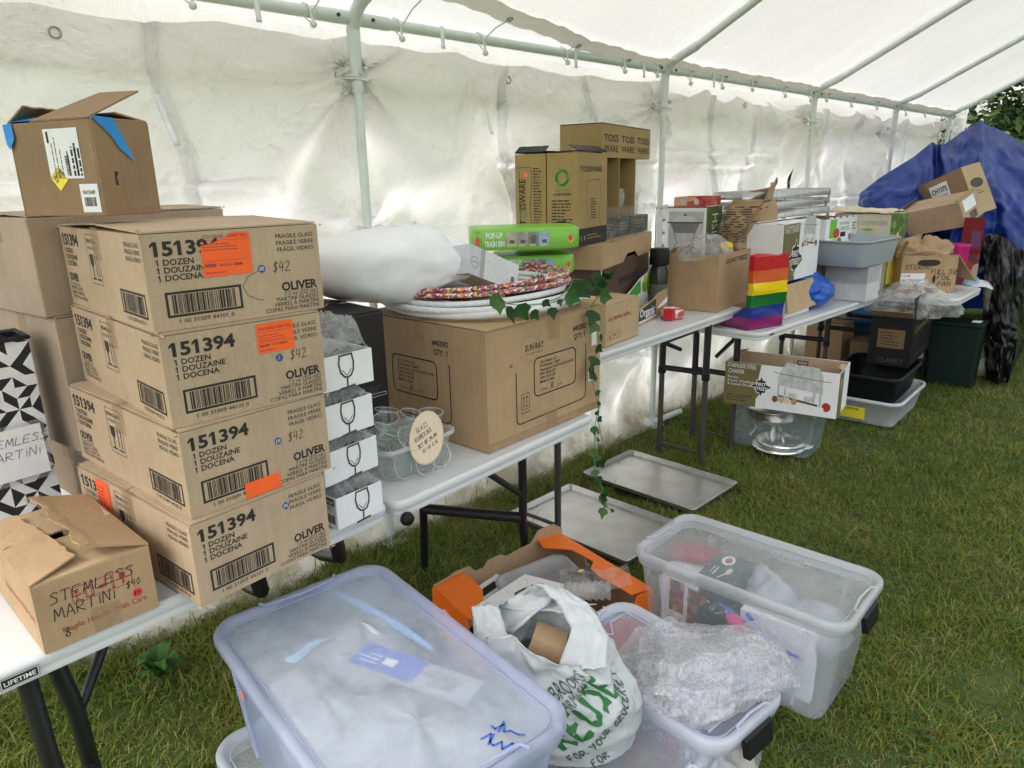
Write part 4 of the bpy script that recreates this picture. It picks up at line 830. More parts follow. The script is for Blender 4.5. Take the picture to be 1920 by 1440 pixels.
def on_sunray():
    FOAM = pm('white foam sheet', (.83, .83, .84), .55, var=.03, bump=.12, bs=160)
    C = onY(742, 492, 2.02); Rx = (onY(886, 500, 2.02).x-onY(606, 520, 2.02).x)/2; Rz = (onY(730, 414, 2.02).z-onY(740, 560, 2.02).z)/2
    def S_(u, v):
        th, ph = 2*pi*u, pi*(v-.5); e = lambda t, p: (abs(t)**p)*(1 if t >= 0 else -1)
        cx, sx_, cp, sp = cos(th), sin(th), cos(ph), sin(ph); p = Vector((e(cx, .65)*e(cp, .6)*Rx, e(sx_, .75)*e(cp, .7)*.20, e(sp, .75)*Rz*(.94+.06*cx))); p.z = max(p.z, -Rz*(.80-.30*min(1, max(0, p.x/Rx*1.5+.5))))
        p.z -= .05*max(0, p.x/Rx-.25)**1.5*1.6*(p.z/Rz+.4); p += Vector((0, -.02, .012))*nz((p.x*4, p.y*4, p.z*5), 1, 3)
        g = (p.x-.115+p.z*.35)/.014; p.y -= .03*math.exp(-g*g) * (1 if p.y < 0 else 0); g2 = (p.x-.15+p.z*.4)/.02; p.y += .035*math.exp(-g2*g2)*(1 if p.y < 0 else 0)
        g3 = (p.x-.05-p.z*.9)/.03; p += Vector((0, .012, -.008))*math.exp(-g3*g3); g4 = (p.z+.03+.25*p.x)/.012; p.y += .012*math.exp(-g4*g4)*(p.y < 0)*(p.x > -.1); p += Vector((0, -1, .3))*.003*ridged((p.x*5+p.z*4, p.y*3, p.z*5)); k_ = 1-.16*(.22-abs(mn.noise(Vector((p.x*4.2+p.z*3, p.y*3, p.z*4.5-p.x*1.5)))))-.05*(.2-abs(mn.noise(Vector((p.x*11+3, p.y*9, p.z*12-p.x*5))))); return Vector((p.x, p.y*k_, p.z*k_))
    T = thing('foam_bundle', 'puffy white foam sheet bundle lying over the black carton and the big carton', 'foam bundle', C, radians(4)); mb = MB(); mb.grid(S_, 72, 40, FOAM, True); mb.build('foam_wrap', T)
    mb = MB(); mb.tube([Vector((.02, -.16, -.10)), Vector((.08, -.19, -.105)), Vector((.13, -.20, -.112)), Vector((.15, -.19, -.13))], [.014, .019, .017, .013], pm('gloss black handle', (.012, .012, .014), .16), 12)
    tag(mb.build('pan_handle', None, C), 'glossy black pan handle poking out from under the white foam bundle', 'pan handle')
    # hoops
    FUR = pm('white fleece', (.82, .82, .84), .95, var=.06, vs=60, bump=.7, bs=150)
    def hoop(name, lab, C, R, r, m, tilt, grp, squash=1.):
        M = Matrix.Rotation(tilt[0], 3, 'X') @ Matrix.Rotation(tilt[1], 3, 'Y'); mb = MB()
        mb.tube([M @ Vector((R*cos(a), R*sin(a)*squash, .004*sin(3*a))) for a in [2*pi*i/90 for i in range(90)]], r, m, 10, True)
        return tag(mb.build(name, None, C), lab, 'hoop', grp)
    cx, cy = .33, .42
    hoop('fleece_hoop', 'lowest white fleece hoop, hanging over the front edge of the big carton', SRp(cx+.02, .345, .022), .35, .0125, FUR, (.0, .0), 'white fleece covered hoops')
    hoop('fleece_hoop', 'middle white fleece hoop of the pile on the big carton', SRp(cx+.0, .365, .042), .345, .0115, FUR, (.01, -.01), 'white fleece covered hoops')
    hoop('fleece_hoop', 'upper white fleece hoop just under the flowery hoops', SRp(cx+.01, .375, .060), .335, .010, FUR, (.0, -.02), 'white fleece covered hoops')
    FL = wildcol('floral print', [(.45, .03, .05), (.75, .70, .66), (.20, .03, .22), (.72, .22, .04), (.12, .14, .03), (.55, .05, .16), (.78, .74, .70), (.08, .02, .03), (.35, .10, .30), (.80, .45, .10)], 150, .45)
    hoop('floral_hoop', 'lower thin hoop wrapped in red and purple flowery tape', SRp(cx+.02, .385, .078), .345, .0085, FL, (-.02, -.0), 'hoops wrapped in flowery tape'); hoop('floral_hoop', 'upper thin hoop wrapped in red and orange flowery tape', SRp(cx+.035, .40, .094), .345, .0085, FL, (-.03, -.015), 'hoops wrapped in flowery tape')
    # patterned gift box, tilted
    GB = pm('silver grey card', (.55, .57, .60), .35); GW = pm('pale diamond card', (.72, .73, .73), .4, var=.1, vs=70); p = onY(905, 500, 1.92)
    T = thing('patterned_gift_box', 'tilted white and grey diamond patterned box beside the green trash bin packs', 'gift box', onY(878, 512, 1.78), (radians(-8), radians(20), radians(8))); w, d, h = .29, .11, .10
    mb = MB(); mb.box(0, w, 0, d, 0, h, GW); f = faces(w, d, h); mb.rect(f['left'], .0, 0, d, h, GB, .0004)
    mb.rect(f['front'], 0, 0, .06, h, GB, .0004); mb.rect(f['front'], .06, 0, .085, h, pm('brushed band', (.38, .38, .40), .4), .0004); mb.rect(Fr((0, 0, h), (1, 0, 0), (0, 1, 0)), 0, 0, .085, d, GB, .0004)
    for fr_, hh in ((f['front'], h), (Fr((0, 0, h), (1, 0, 0), (0, 1, 0)), d)):
        for i in range(11):
            for j in range(4):
                X, Y_ = .10+i*.0165, .010+j*.023+(i % 2)*.011
                if X < .225 and Y_ < hh-.008: mb.line(fr_, [(X-.007, Y_), (X, Y_+.009), (X+.007, Y_)], .0016, pm('grey lattice', (.50, .51, .53), .4), .0005)
    mb.line(f['front'], [(.03+.02*cos(a), .045+.02*sin(a)) for a in [2*pi*i/8 for i in range(9)]], .0016, INKG); dashes(mb, f['front'], .018, .045, .024, 1, .006, INKG, 2)
    mb.rect(f['front'], .238, .012, .268, .055, WHITE, .0005); mb.barcode(f['front'], .242, .018, .264, .048, INK, 3, .0009); mb.build('box_body', T, bevel=.0015)
    # pop-up trash bins
    GR = pm('lime green print', (.20, .52, .035), .35, var=.08); GRD = pm('dark green print', (.04, .16, .02), .4)
    cyan = pm('photo print', (.42, .38, .30), .4, var=.35, vs=40)
    for i, (u0, u1, vb, Y, lab) in enumerate(((936, 1077, 515, 2.12, 'lower lime green pop-up trash bin pack'), (888, 1087, 468, 2.10, 'upper lime green pop-up trash bin pack lying on another one'))):
        h, d, R = .082-.006*(i == 0), .30, -40; pc = onY((u0+u1)/2, vb, Y-.14); w = (u1-u0)*sqrt(pc.x**2+pc.y**2)/F_PX*1.03; cR, sR = cos(radians(R)), sin(radians(R))
        T = thing('trash_bin_pack', lab, 'flat pack', (pc.x-sR*d/2, pc.y+cR*d/2, pc.z), radians(R+(2, 0)[i]), 'pop-up trash bin packs'); mb = MB()
        mb.loft([rr(w-.01, d-.01, .055, 0, 9), rr(w, d, .06, .006, 9), rr(w, d, .06, h-.006, 9), rr(w-.012, d-.012, .055, h, 9)], GR, (True, True)); F = Fr((-w/2, -d/2, 0), (1, 0, 0), (0, 0, h/.058))
        mb.build('pack_body', T)
        mb = MB(); mb.text(F, 'POP-UP', w*.21, .033, .022, WHITE, .03, align='c', c=.0012, w=w*.15); mb.text(F, 'TRASH BIN', w*.21, .010, .022, WHITE, .03, align='c', c=.0012, w=w*.18); mb.text(F, 'fingo', w*.045, .047, .009, GRD, .0, c=.0012)
        PS = [cyan, pm('photo grey', (.30, .29, .28), .4, var=.4, vs=50), pm('photo dark', (.20, .20, .20), .4, var=.5, vs=45), pm('photo blue', (.28, .40, .55), .4, var=.4, vs=50)]
        for k in range(4):
            X = w*(.32+k*.098); mb.rect(F, X, .008, X+w*.092, .048, PS[k], .0009); mb.rect(F, X+.012, .018, X+w*.07, .04 if k == 2 else .027, INKG, .0012); mb.rect(F, X+.003, .0095, X+w*.07, .0145, pm('lime text', (.45, .6, .1), .4), .0013)
        mb.build('print_panel', T); mb = MB(); mb.disc(F, w*.9, .028, .007, .010, REDDOT, .0012); mb.disc(F, w*.9, .022, .009, .006, YELLOW, .0011); mb.build('seal', T); mb = MB(); mb.disc(F, w*.06, .026, .009, .011, REDDOT, .0012); mb.build('seal', T)
        mb = MB(); mb.loft([rr(w+.003, d+.003, .06, .004, 9), rr(w+.004, d+.004, .06, h*.7, 9), rr(w+.002, d+.002, .06, h+.002, 9), rr(w-.05, d-.05, .05, h+.004, 9)], trans('shrink wrap', (.9, .9, .92), .07, .12, .05, 20, .6, 70)); mb.build('shrink_wrap', T)
    mb = MB(); sq = SRp(.36, .56, .0); mb.grid(lambda u, v: Vector((u*.3-.15, v*.3-.15, .045+.03*sin(v*8)*.3+.01*nz((u*4, v*4, 1), 1, 3)-.03*(abs(u-.5)*2)**4)), 20, 20, pm('white towel', (.78, .78, .8), .9, bump=.5, bs=120)); tag(mb.build('folded_towel', None, sq, 0.1, solid=.03), 'rumpled white towel under the lime green trash bin packs', 'towel')
    mb = MB(); BG_ = pm('dark slate green', (.02, .028, .03), .4); mb.box(0, .16, 0, .22, 0, .055, BG_); tag(mb.build('slate_tray', None, SRp(.45, .10, .0), radians(6), bevel=.004), 'dark slate tray holding a small plant at the right end of the big carton', 'tray')
    for i, (px, py, l) in enumerate(((.52, .20, 'small green succulent planted in the dark slate tray'),)):
        G_ = leafmat('succulent', [(.05, .12, .03), (.10, .20, .06)]); mb = MB(); rng = random.Random(i)
        for k in range(26):
            a = rng.uniform(0, 6.28); t = rng.uniform(.1, .9); d_ = Vector((cos(a)*t, sin(a)*t, 1-t*.5)); s_ = d_.cross(UP).normalized()*.006; b = Vector((cos(a)*.012, sin(a)*.012, 0)); mb.add([b-s_, b+s_, b+d_*.035+s_*.8, b+d_*.06, b+d_*.035-s_*.8], [(0, 1, 2, 3, 4)], G_)
        T = thing('succulent', l, 'plant', SRp(px, py, .055)); mb.build('leaves', T); mb = MB(); mb.lathe([(.001, -.002), (.03, -.002), (.033, .012), (.001, .014)], pm('terracotta', (.35, .14, .08), .8), 14); mb.build('soil_plug', T)
def ivy():
    LM = [leafmat('ivy dark', [(.012, .05, .012), (.025, .085, .02)]), leafmat('ivy light', [(.03, .10, .02), (.07, .16, .04)]), leafmat('ivy mid', [(.02, .07, .015), (.04, .11, .03)]), leafmat('ivy pale', [(.07, .15, .04), (.12, .22, .07)])]; STEM = pm('ivy stem', (.12, .22, .06), .6)
    T = thing('ivy_garland', 'artificial ivy garland draped along the hoops and hanging off the table end', 'garland', (0, 0, 0))
    rng = random.Random(9); P = []
    top = [(.02, .02, .11), (.06, -.01, .075), (.13, -.03, .06), (.21, -.045, .055), (.30, -.045, .062), (.38, -.03, .085), (.46, .02, .10), (.54, .03, .085), (.60, -.01, .05)]
    P = [SRp(*p) for p in top]; hang = [(1112, 575), (1116, 640), (1112, 700), (1118, 760), (1117, 800), (1113, 840), (1118, 880), (1122, 915), (1130, 940), (1145, 960)]
    Yh = SRp(.6, -.03).y; hang = [(u+(5 if i % 2 else -4)+3*sin(i*2.1), v) for i, (u, v) in enumerate(hang)]; H_ = [onY(u, v, Yh-.003*i) for i, (u, v) in enumerate(hang)]
    mb = MB(); mb.tube(P, .0016, STEM, 5); mb.build('stem', T); mb = MB(); mb.tube([P[-1]]+H_, .0018, STEM, 5); mb.build('stem', T)
    mb = MB(); q = onY(1118, 810, Yh); mb.tube([H_[3], H_[4]+Vector((.02, 0, .01)), H_[5]+Vector((.05, 0, .0)), H_[6]+Vector((.06, 0, .03))], .0014, STEM, 5); mb.build('stem', T)
    shape = [(0, 0), (.12, -.38), (.46, -.52), (.60, -.26), (1.05, 0), (.60, .26), (.46, .52), (.12, .38)]
    def leaf(p, s, d, k):
        d = Vector(d).normalized(); s *= rng.choice((.6, .8, 1, 1, 1.2)); k = rng.randrange(4); n = Vector((rng.uniform(-1.1, .5), -1, rng.uniform(-.5, 1.2))).normalized(); sd_ = d.cross(n).normalized(); n = sd_.cross(d); mb = MB(); c = Vector(p)
        V = [c+d*(a*s)+sd_*(b*s)+n*(.12*s*(abs(b))+.0) for a, b in shape]; mb.add(V+[c+d*.45*s-n*.05*s], [(8, i, (i+1) % 8) for i in range(8)], LM[k]); mb.build('leaf', T)
    def along(Q, f):
        x = f*(len(Q)-1); i = min(int(x), len(Q)-2); return Q[i].lerp(Q[i+1], x-i)
    for i in range(15): leaf(along(P, (i+.5)/15)+Vector((rng.uniform(-.01, .01), -.006, rng.uniform(-.02, .01))), rng.uniform(.04, .062), (rng.uniform(-.8, .8), -.3, -rng.uniform(.2, 1)), i)
    for i in range(26): leaf(along(H_, (i+.3)/26)+Vector((rng.uniform(-.022, .022), -.004, 0)), rng.uniform(.028, .052), (rng.uniform(-.9, .9), -.1, -rng.uniform(.3, 1)), i)
    for i in range(8): leaf(P[-1]+Vector((rng.uniform(-.09, .03), rng.uniform(-.03, .03), rng.uniform(-.02, .06))), rng.uniform(.045, .07), (rng.uniform(-1, 1), -.5, rng.uniform(-.8, .8)), i)
    leaf(H_[0]+Vector((.02, -.02, .04)), .06, (.8, -.2, -.25), 0)
oliver_stack(); label_box(); stemless(); tote(); glass_trays(); black_carton(); ramekins(); sun_ray(); on_sunray(); ivy()
# ------------------------------------------------------------------ third table: glass cartons, crate, grapes tray, plain box
Z3 = .842
def tossware():
    KT = card('kraft brown print', (.36, .25, .105)); KB = pm('black carton base', (.018, .018, .018), .5, bump=.1); GRN = pm('green print', (.06, .30, .07), .5); FILM = trans('shrink film', (.9, .9, .92), .16, .12, .12); GL = glass('clear glass')
    # lid box and wood-grain crate underneath
    A = onY(1128, 507, 2.02); R = 20; w = fit(A, R, 1221); d = .34; h = zat(1128, 461, A)-A.z; g = None
    CW = pm('wood grain print', (.085, .045, .032), .5, var=.45, vs=14, stretch=(9, 9, 1)); WE = pm('white board edge', (.75, .72, .68), .7)
    cr = Vector((A.x, A.y, Z3))+Vector((.02, .02, 0)); hc = A.z-Z3+.015; cw = w-.02
    T = thing('wood_print_crate', 'dark wood printed file crate with a hand slot under a tan lid', 'storage crate', cr, radians(R)); mb = MB(); f = faces(cw, d-.03, hc); F = f['front']
    shell(mb, cw, d-.03, hc, CW, KIN, .006); mb.rect(F, .0, 0, .012, hc, WE, .0008); mb.rect(F, cw-.012, 0, cw, hc, WE, .0008); mb.build('crate_body', T); mb = MB(); mb.rect(F, cw*.33, hc*.62, cw*.72, hc*.72, INK, .001); mb.frame(F, cw*.32, hc*.60, cw*.73, hc*.74, .003, CW, .0015); mb.build('hand_slot', T)
    T = thing('carton_lid', 'plain tan carton lid sitting on the dark wood printed crate', 'carton lid', A, radians(R)); mb = MB(); nlow = .0
    F = faces(w, d, h)['front']; mb.box(0, w, 0, d, h-.004, h, KRAFT2); mb.slab(Fr((0, 0, 0), (1, 0, 0), (0, 0, 1)), [(0, 0), (w*.38, 0), (w*.46, .035), (w*.62, .035), (w*.7, 0), (w, 0), (w, h-.004), (0, h-.004)], -.004, KRAFT2); mb.box(0, .004, .004, d, 0, h-.004, KRAFT2); mb.box(w-.004, w, .004, d, 0, h-.004, KRAFT2); mb.box(.004, w-.004, d-.004, d, 0, h-.004, KRAFT2)
    for x in (w*.22, w*.68): mb.rect(Fr((0, 0, h), (1, 0, 0), (0, 1, 0)), x, .018, x+.06, .028, INK, .0012)
    mb.build('lid_body', T)
    # glass cartons on top
    ztop = A.z+h+.002; P0 = onY(1083, 446, 2.06); P0.z = ztop; R = 16
    def base(mb, w, d): pass
    def toss(A, w, d, h, lab, wide, seed):
        T = thing('glassware_carton', lab, 'carton', A, radians(R), 'brown and black glassware cartons'); mb = MB(); f = faces(w, d, h); F, Lf = f['front'], f['left']; hb = h*.19
        mb.box(0, w, 0, d, 0, hb, KB); mb.box(.001, w-.001, .001, d-.001, hb+.0005, h, KT)
        if wide:
            mb.text(F, 'TOSSWARE', w*.08, h*.80, .034, INK, .006, w=w*.72); mb.line(F, [(w*.30, h*.70), (w*.72, h*.72), (w*.78, h*.55), (w*.70, h*.3), (w*.76, h*.2)], .0018, INK); mb.line(F, [(w*.30, h*.70), (w*.26, h*.5), (w*.36, h*.3), (w*.34, h*.2)], .0018, INK); dashes(mb, F, w*.42, h*.5, w*.22, 8, .012, INK, 3)
            n = 12
            for k in range(3):
                mb.line(Lf, [(d*.5+.028*cos(a), h*.74+.031*sin(a)) for a in [2*pi*k/3+.25+1.6*i/8 for i in range(9)]], .010, GRN); a = 2*pi*k/3+.25+1.75; mb.poly([Lf(d*.5+.018*cos(a-.15), h*.74+.02*sin(a-.15), .0009), Lf(d*.5+.04*cos(a-.15), h*.74+.043*sin(a-.15), .0009), Lf(d*.5+.03*cos(a+.3), h*.74+.033*sin(a+.3), .0009)], GRN)
            mb.text(Lf, 'made from', d*.5, h*.60, .016, GRN, 0, align='c'); mb.text(Lf, 'recycled products', d*.5, h*.555, .018, INK, .01, align='c', w=d*.55); dashes(mb, Lf, d*.16, h*.49, d*.7, 9, .0135, INK, 5); mb.rect(Lf, d*.34, h*.255, d*.55, h*.28, INK); mb.poly([Lf(d*.55, h*.24), Lf(d*.66, h*.268), Lf(d*.55, h*.295)], INK)
            mb.rect(Lf, d*.5, hb*.1, d*.9, hb*.95, KT, .0012); mb.barcode(Lf, d*.52, hb*.15, d*.88, hb*.85, INK, 4, .0018); mb.text(F, '12', w*.07, hb*.35, .03, KT, .01, c=.001); dashes(mb, F, w*.3, hb*.55, w*.5, 2, .014, KT, 3); mb.lathe([(.006, 0), (.008, .02)], KT, 6, F(w*.22, hb*.3, -.004))
        else:
            f2 = Lf.sub(d*.34, h*.23, pi/2); mb.text(f2, 'T', 0, .0, .046, INK, .01); mb.text(f2, 'O', .03, .0, .046, GRN, .01); mb.text(f2, 'SSWARE', .066, 0, .046, INK, .01, w=h*.34); mb.line(Lf, [(d*.14, h*.86), (d*.52, h*.86), (d*.56, h*.7), (d*.48, h*.4), (d*.55, h*.22), (d*.62, h*.2)], .0018, INK); mb.line(Lf, [(d*.14, h*.86), (d*.14, h*.5), (d*.16, h*.2), (d*.6, h*.2)], .0018, INK); dashes(mb, Lf, d*.6, h*.84, d*.3, 22, .0125, INK, 8); mb.text(Lf, '12', d*.7, hb*.35, .03, KT, .01, c=.001); dashes(mb, Lf, d*.84, hb*.6, d*.12, 3, .01, KT, 3)
        mb.build('carton_body', T, bevel=.002); flap(T, 'left' if wide else 'back', w, d, h, (w if wide else d)*.98, -88, KB, z=.004); flap(T, 'front' if wide else 'left', w, d, h, .05, -60, KB, z=.006)
        dot(T, F if wide else Lf, w*.82 if wide else d*.36, h*.885 if wide else h*.78, .011, ORANGEDOT); return T
    d1 = fit(P0, R+90, 1026); w1 = fit(P0, R, 1137); h1 = zat(1083, 285, P0)-P0.z; Pb = P0+Vector((cos(radians(R+90)), sin(radians(R+90)), 0))*(d1+.004)
    toss(P0, w1, d1, h1, 'front brown glassware carton with a green recycling ring', True, 1); d2 = fit(Pb, R+90, 968); toss(Pb, w1*.9, d2, h1*1.0, 'brown glassware carton with upright lettering and an orange dot, leftmost of the three', False, 2)
    # window pack behind / right
    Pw = P0+Vector((cos(radians(R)), sin(radians(R)), 0))*(w1+.004)+Vector((cos(radians(R+90)), sin(radians(R+90)), 0))*.03; w3 = fit(Pw, R, 1214); h3 = (zat(1200, 228, Pw+Vector((w3, .1, 0)))-Pw.z)*.92; d3 = .22
    T = thing('glassware_carton', 'brown window cartons showing clear glasses under TOSS WARE tabs, rightmost of the three', 'carton', Pw, radians(R), 'brown and black glassware cartons'); mb = MB(); f = faces(w3, d3, h3); F = f['front']; hb = h3*.17
    mb.box(0, w3, 0, d3, 0, hb, KB); mb.box(0, w3, 0, d3, h3*.72, h3, KT); mb.box(0, w3, d3-.005, d3, hb, h3*.72, KT); nw = 3
    for k in range(nw): x = w3*k/nw; mb.box(x, x+.006, .0, d3-.006, hb, h3*.72, KT); mb.text(F, 'TOSS', x+w3/nw/2, h3*.86, .045, INK, .02, align='c', w=w3/nw*.8); mb.text(F, 'WARE', x+w3/nw/2, h3*.77, .045, INK, .012, align='c', w=w3/nw*.8); dashes(mb, F, x+.02, hb*.7, w3/nw*.6, 3, .016, KT, k, .001)
    mb.box(w3*.0, w3, 0, d3, h3+.001, h3+.005, KB); mb.build('carton_body', T)
    for k in range(nw):
        mb = MB(); x = w3*(k+.5)/nw; mb.lathe([(.028, 0), (.004, .008), (.004, .035), (.03, .06), (.036, .10), (.031, .145)] if k == 1 else [(.026, 0), (.03, .06), (.031, .12)], trans('cup plastic', (.80, .82, .80), .34, .1, .12, 14), 16, (x, .05, hb+.002)); mb.build('glass', T)
    mb = MB(); mb.grid(lambda u, v: Vector((w3*u, -.006-.012*ridged((u*6, v*5, 2)), -.02+v*hb*1.9)), 22, 14, FILM); mb.build('wrap', T)
    mb = MB(); mb.grid(lambda u, v: Vector((-.02+.05*u+.02*v, -.01+.3*v, .0))+Vector((-w1*.3, 0, h1+.012+.02*v+.008*ridged((u*3, v*8, 1)))), 6, 14, FILM); mb.build('wrap', T)
def third_table():
    # fragile box lying upside down
    A = at(1135, 652, Z3); R = 8; w = fit(A, R, 1197); h = zat(1135, 575, A)-Z3; d = .30
    def deco(mb, f, T):
        F = f['front']; G = Fr(F(w, h, 0), (-F.ux), (-F.uy)); mb.text(G, 'Fragile Handle With Care', w*.28, h*.22, .026, INKR, .006, sx=.8) if False else None
        mb.text(G, 'Fragile Handle Wi', w*.26, h*.30, .026, INKR, .022, w=w*.66)
        for i in range(3): mb.frame(F, w*.06+i*w*.14, h*.14, w*.06+(i+1)*w*.14-.004, h*.34, .0016, INKR)
        mb.disc(F, w*.12, h*.21, .006, .010, INKR); mb.disc(F, w*.26, h*.24, .010, .005, INKR); mb.rect(F, w*.38, h*.18, w*.39, h*.3, INKR); mb.rect(F, w*.42, h*.18, w*.43, h*.3, INKR)
        t = Fr((0, 0, h), (1, 0, 0), (0, 1, 0)); mb.rect(t, w*.3, d*.5, w*.55, d*.85, PAPER, .009); mb.rect(t, w*.3, d*.38, w*.42, d*.5, YELLOW, .0095)
    carton('fragile_carton', 'small tan carton with upside down red fragile lettering, at the front of the tall table', A, R, w, d, h, KRAFT3, deco, seed=41)
    # grapes crate and organic tray
    GP = pm('white crate print', (.74, .75, .72), .45); GG = wildcol('grape print', [(.22, .30, .03), (.38, .45, .06), (.50, .56, .12), (.14, .22, .02), (.45, .52, .10), (.30, .38, .05)], 75, .4); GN = pm('leaf green print', (.06, .32, .06), .45)
    B = at(1197, 612, Z3)+Vector((.0, .0, 0)); R = 14; w = fit(B, R, 1250); T = thing('organic_tray', 'low kraft fruit tray lettered Organic beside the red tape ring', 'fruit tray', B, radians(R)); d = .26; h = .12; mb = MB(); shell(mb, w, d, h*.72, KRAFT2, KIN); F = faces(w, d, h)['front']
    BK = pm('charcoal print', (.03, .04, .035), .5); mb.slab(Fr((0, 0, 0), (1, 0, 0), (0, 0, 1)), [(0, 0), (w, 0), (w, h*1.15), (w*.62, h*1.1), (w*.45, h*.9), (0, h*.75)], .0006, KRAFT2); mb.poly([F(a, b, .0012) for a, b in ((0, .022), (w*.58, .022), (w*.58, h*.88), (w*.44, h*.84), (0, h*.6))], BK); mb.text(F, 'Organic', w*.03, h*.33, .055, PAPER, .012, c=.002, w=w*.5); mb.text(F, 'ONLINE', w*.24, h*.2, .024, PAPER, .012, c=.002, w=w*.3); mb.rect(F, 0, .012, w*.6, .018, PAPER, .0014); mb.poly([F(a, b, .0014) for a, b in ((w*.64, .045), (w, .06), (w, .09), (w*.64, .055))], PAPER); mb.build('tray_body', T)
    G = Vector((B.x+.02, B.y+.10, Z3)); R = 16; w = fit(G, R, 1250); hg = zat(1200, 495, G+Vector((w*.6, 0, 0)))-Z3
    T = thing('grape_crate', 'white fruit crate with a printed bunch of green grapes behind the organic tray', 'fruit crate', G, radians(R)); mb = MB(); d = .22; F = Fr((0, 0, 0), (1, 0, 0), (0, 0, 1)); out = [(0, 0), (w, 0), (w, hg*1.18), (w*.86, hg*1.05), (w*.8, hg*.92), (w*.6, hg*.96), (w*.45, hg*.84), (w*.3, hg*.78), (w*.12, hg*.62), (0, hg*.55)]
    mb.slab(F, out, .004, GP); mb.slab(Fr((0, d, 0), (1, 0, 0), (0, 0, 1)), out, .004, KRAFT2); mb.box(0, .004, 0, d, 0, hg*.5, GP); mb.box(w-.004, w, 0, d, 0, hg, GP)
    rng = random.Random(2); F2 = Fr((0, 0, 0), (1, 0, 0), (0, 0, 1)); cols = [pm('grape a', (.32, .40, .05), .35), pm('grape b', (.45, .52, .10), .35), pm('grape c', (.22, .30, .03), .35)]
    for i in range(90):
        a = rng.uniform(.36, .92); b = rng.uniform(.28, .98)*hg*(.55+.5*a); 
        if b < hg*(.7+.25*a) and b > hg*(.75-.65*a*.9): mb.disc(F2, w*a, b, w*.035, w*.04, cols[i % 3], .0046+.0002*i*.05, 8)
    mb.poly([F2(a, b, .0045) for a, b in ((w*.05, hg*.35), (w*.05, hg*.55), (w*.3, hg*.76), (w*.32, hg*.5))], GN); mb.build('crate_body', T)
    # red tape dispenser ring
    P = at(1260, 596, Z3); RD = pm('red plastic', (.62, .02, .03), .3); T = thing('tape_dispenser', 'red tape dispenser with a white patterned roll, on the tall table edge', 'tape dispenser', P, radians(10)); r = .055
    mb = MB(); mb.lathe([(r*.72, .004), (r*.72, .052), (r, .052), (r, .004), (r*.72, .004)], pm('white tape print', (.74, .74, .70), .35, var=.4, vs=45), 28); mb.build('tape_roll', T)
    mb = MB(); mb.box(-.085, -.04, -.035, .015, .001, .058, RD); mb.box(-.05, .02, -r-.003, -r-.001, .014, .042, RD); mb.lathe([(r*.7, .0), (r+.003, .0), (r+.003, .004)], RD, 28); mb.lathe([(r+.002, .052), (r+.002, .056), (r*.9, .056)], RD, 28); mb.build('holder', T, bevel=.002)
    # plain box marked DO NOT FREEZE
    A = at(1343, 586, Z3); R = 7; w = fit(A, R, 1401); d = fit(A, R+90, 1249); h = zat(1346, 480, A)-Z3
    T = thing('plain_open_carton', 'plain brown open carton stamped DO NOT FREEZE with clear plastic sticking out', 'cardboard box', A, radians(R)); mb = MB(); shell(mb, w, d, h, KRAFT2, KIN); F = faces(w, d, h)['front']; mb.text(F, 'DO NOT FREEZE', w*.22, h*.83, .036, INK, .025, w=w*.66); mb.build('body', T, bevel=.002); flap(T, 'back', w, d, h, .04, -40, KRAFT2); flap(T, 'front', w, d, h, .03, -120, KIN)
    FILM2 = trans('loose clear plastic', (.88, .88, .9), .30, .10, .16, 9, .9, 28); c = A+Vector((w*.30, d*.55, h-.03)); 
    def pl(u, v):
        th, ph = 2*pi*u, pi*.5*v; r_ = 1+.22*nz((cos(th)*1.4, sin(th)*1.4, v*2), 1, 4)+.1*ridged((cos(th)*3, sin(th)*3, v*4)); return Vector((cos(th)*cos(ph)*w*.42*r_, sin(th)*cos(ph)*d*.40*r_, sin(ph)*.115*r_))
    mb = MB(); mb.grid(pl, 48, 18, FILM2, True); tag(mb.build('clear_plastic_bag', None, c), 'crumpled clear plastic bag rising out of the carton stamped DO NOT FREEZE', 'plastic bag')
    YB = pm('yellow chenille', (.85, .60, .02), .8, bump=.4, bs=150); q = onY(1361, 463, A.y+.12); mb = MB(); rng = random.Random(2)
    for i in range(60):
        a = rng.uniform(0, 6.28); t = rng.uniform(-1, 1); p = Vector((.06*t, .022*cos(a), .026*sin(a))); mb.lathe([(.0005+.007*sin(pi*k/5), -.007*cos(pi*k/5)) for k in range(6)], YB, 7, p*(1-.2*abs(t)))
    mb.lathe([(.001, -.06), (.022, -.055), (.022, .055), (.001, .06)], YB, 10, M=Matrix.Rotation(pi/2, 3, 'Y')); tag(mb.build('yellow_duster', None, q, .1), 'fluffy yellow duster lying on the open brown carton', 'duster')
    # chafing dish box and fruit tray on it, black jar
    A = onY(1322, 500, 2.20); A.z = Z3; R = 12; h = zat(1322, 388, A)-Z3; d = fit(A, R+90, 1224); w = fit(A, R, 1345); GS = pm('grey photo print', (.50, .50, .49), .45); GD = pm('olive green print', (.085, .13, .03), .45)
    T = thing('chafing_dish_box', 'box with a printed chafing dish picture and green spine against the tent wall', 'carton', A, radians(R)); mb = MB(); mb.box(0, w, 0, d, 0, h, PAPER); f = faces(w, d, h); Lf, F = f['left'], f['front']; mb.rect(F, 0, 0, w, h, GD); mb.frame(Lf, 0, 0, d, h, .006, GD); mb.rect(Lf, d*.27, h*.48, d*.93, h*.95, GS, .0008)
    DK = pm('dish grey', (.20, .20, .20), .3); LTg = pm('dish light grey', (.62, .62, .62), .3); cx = d*.58; s = h*.4
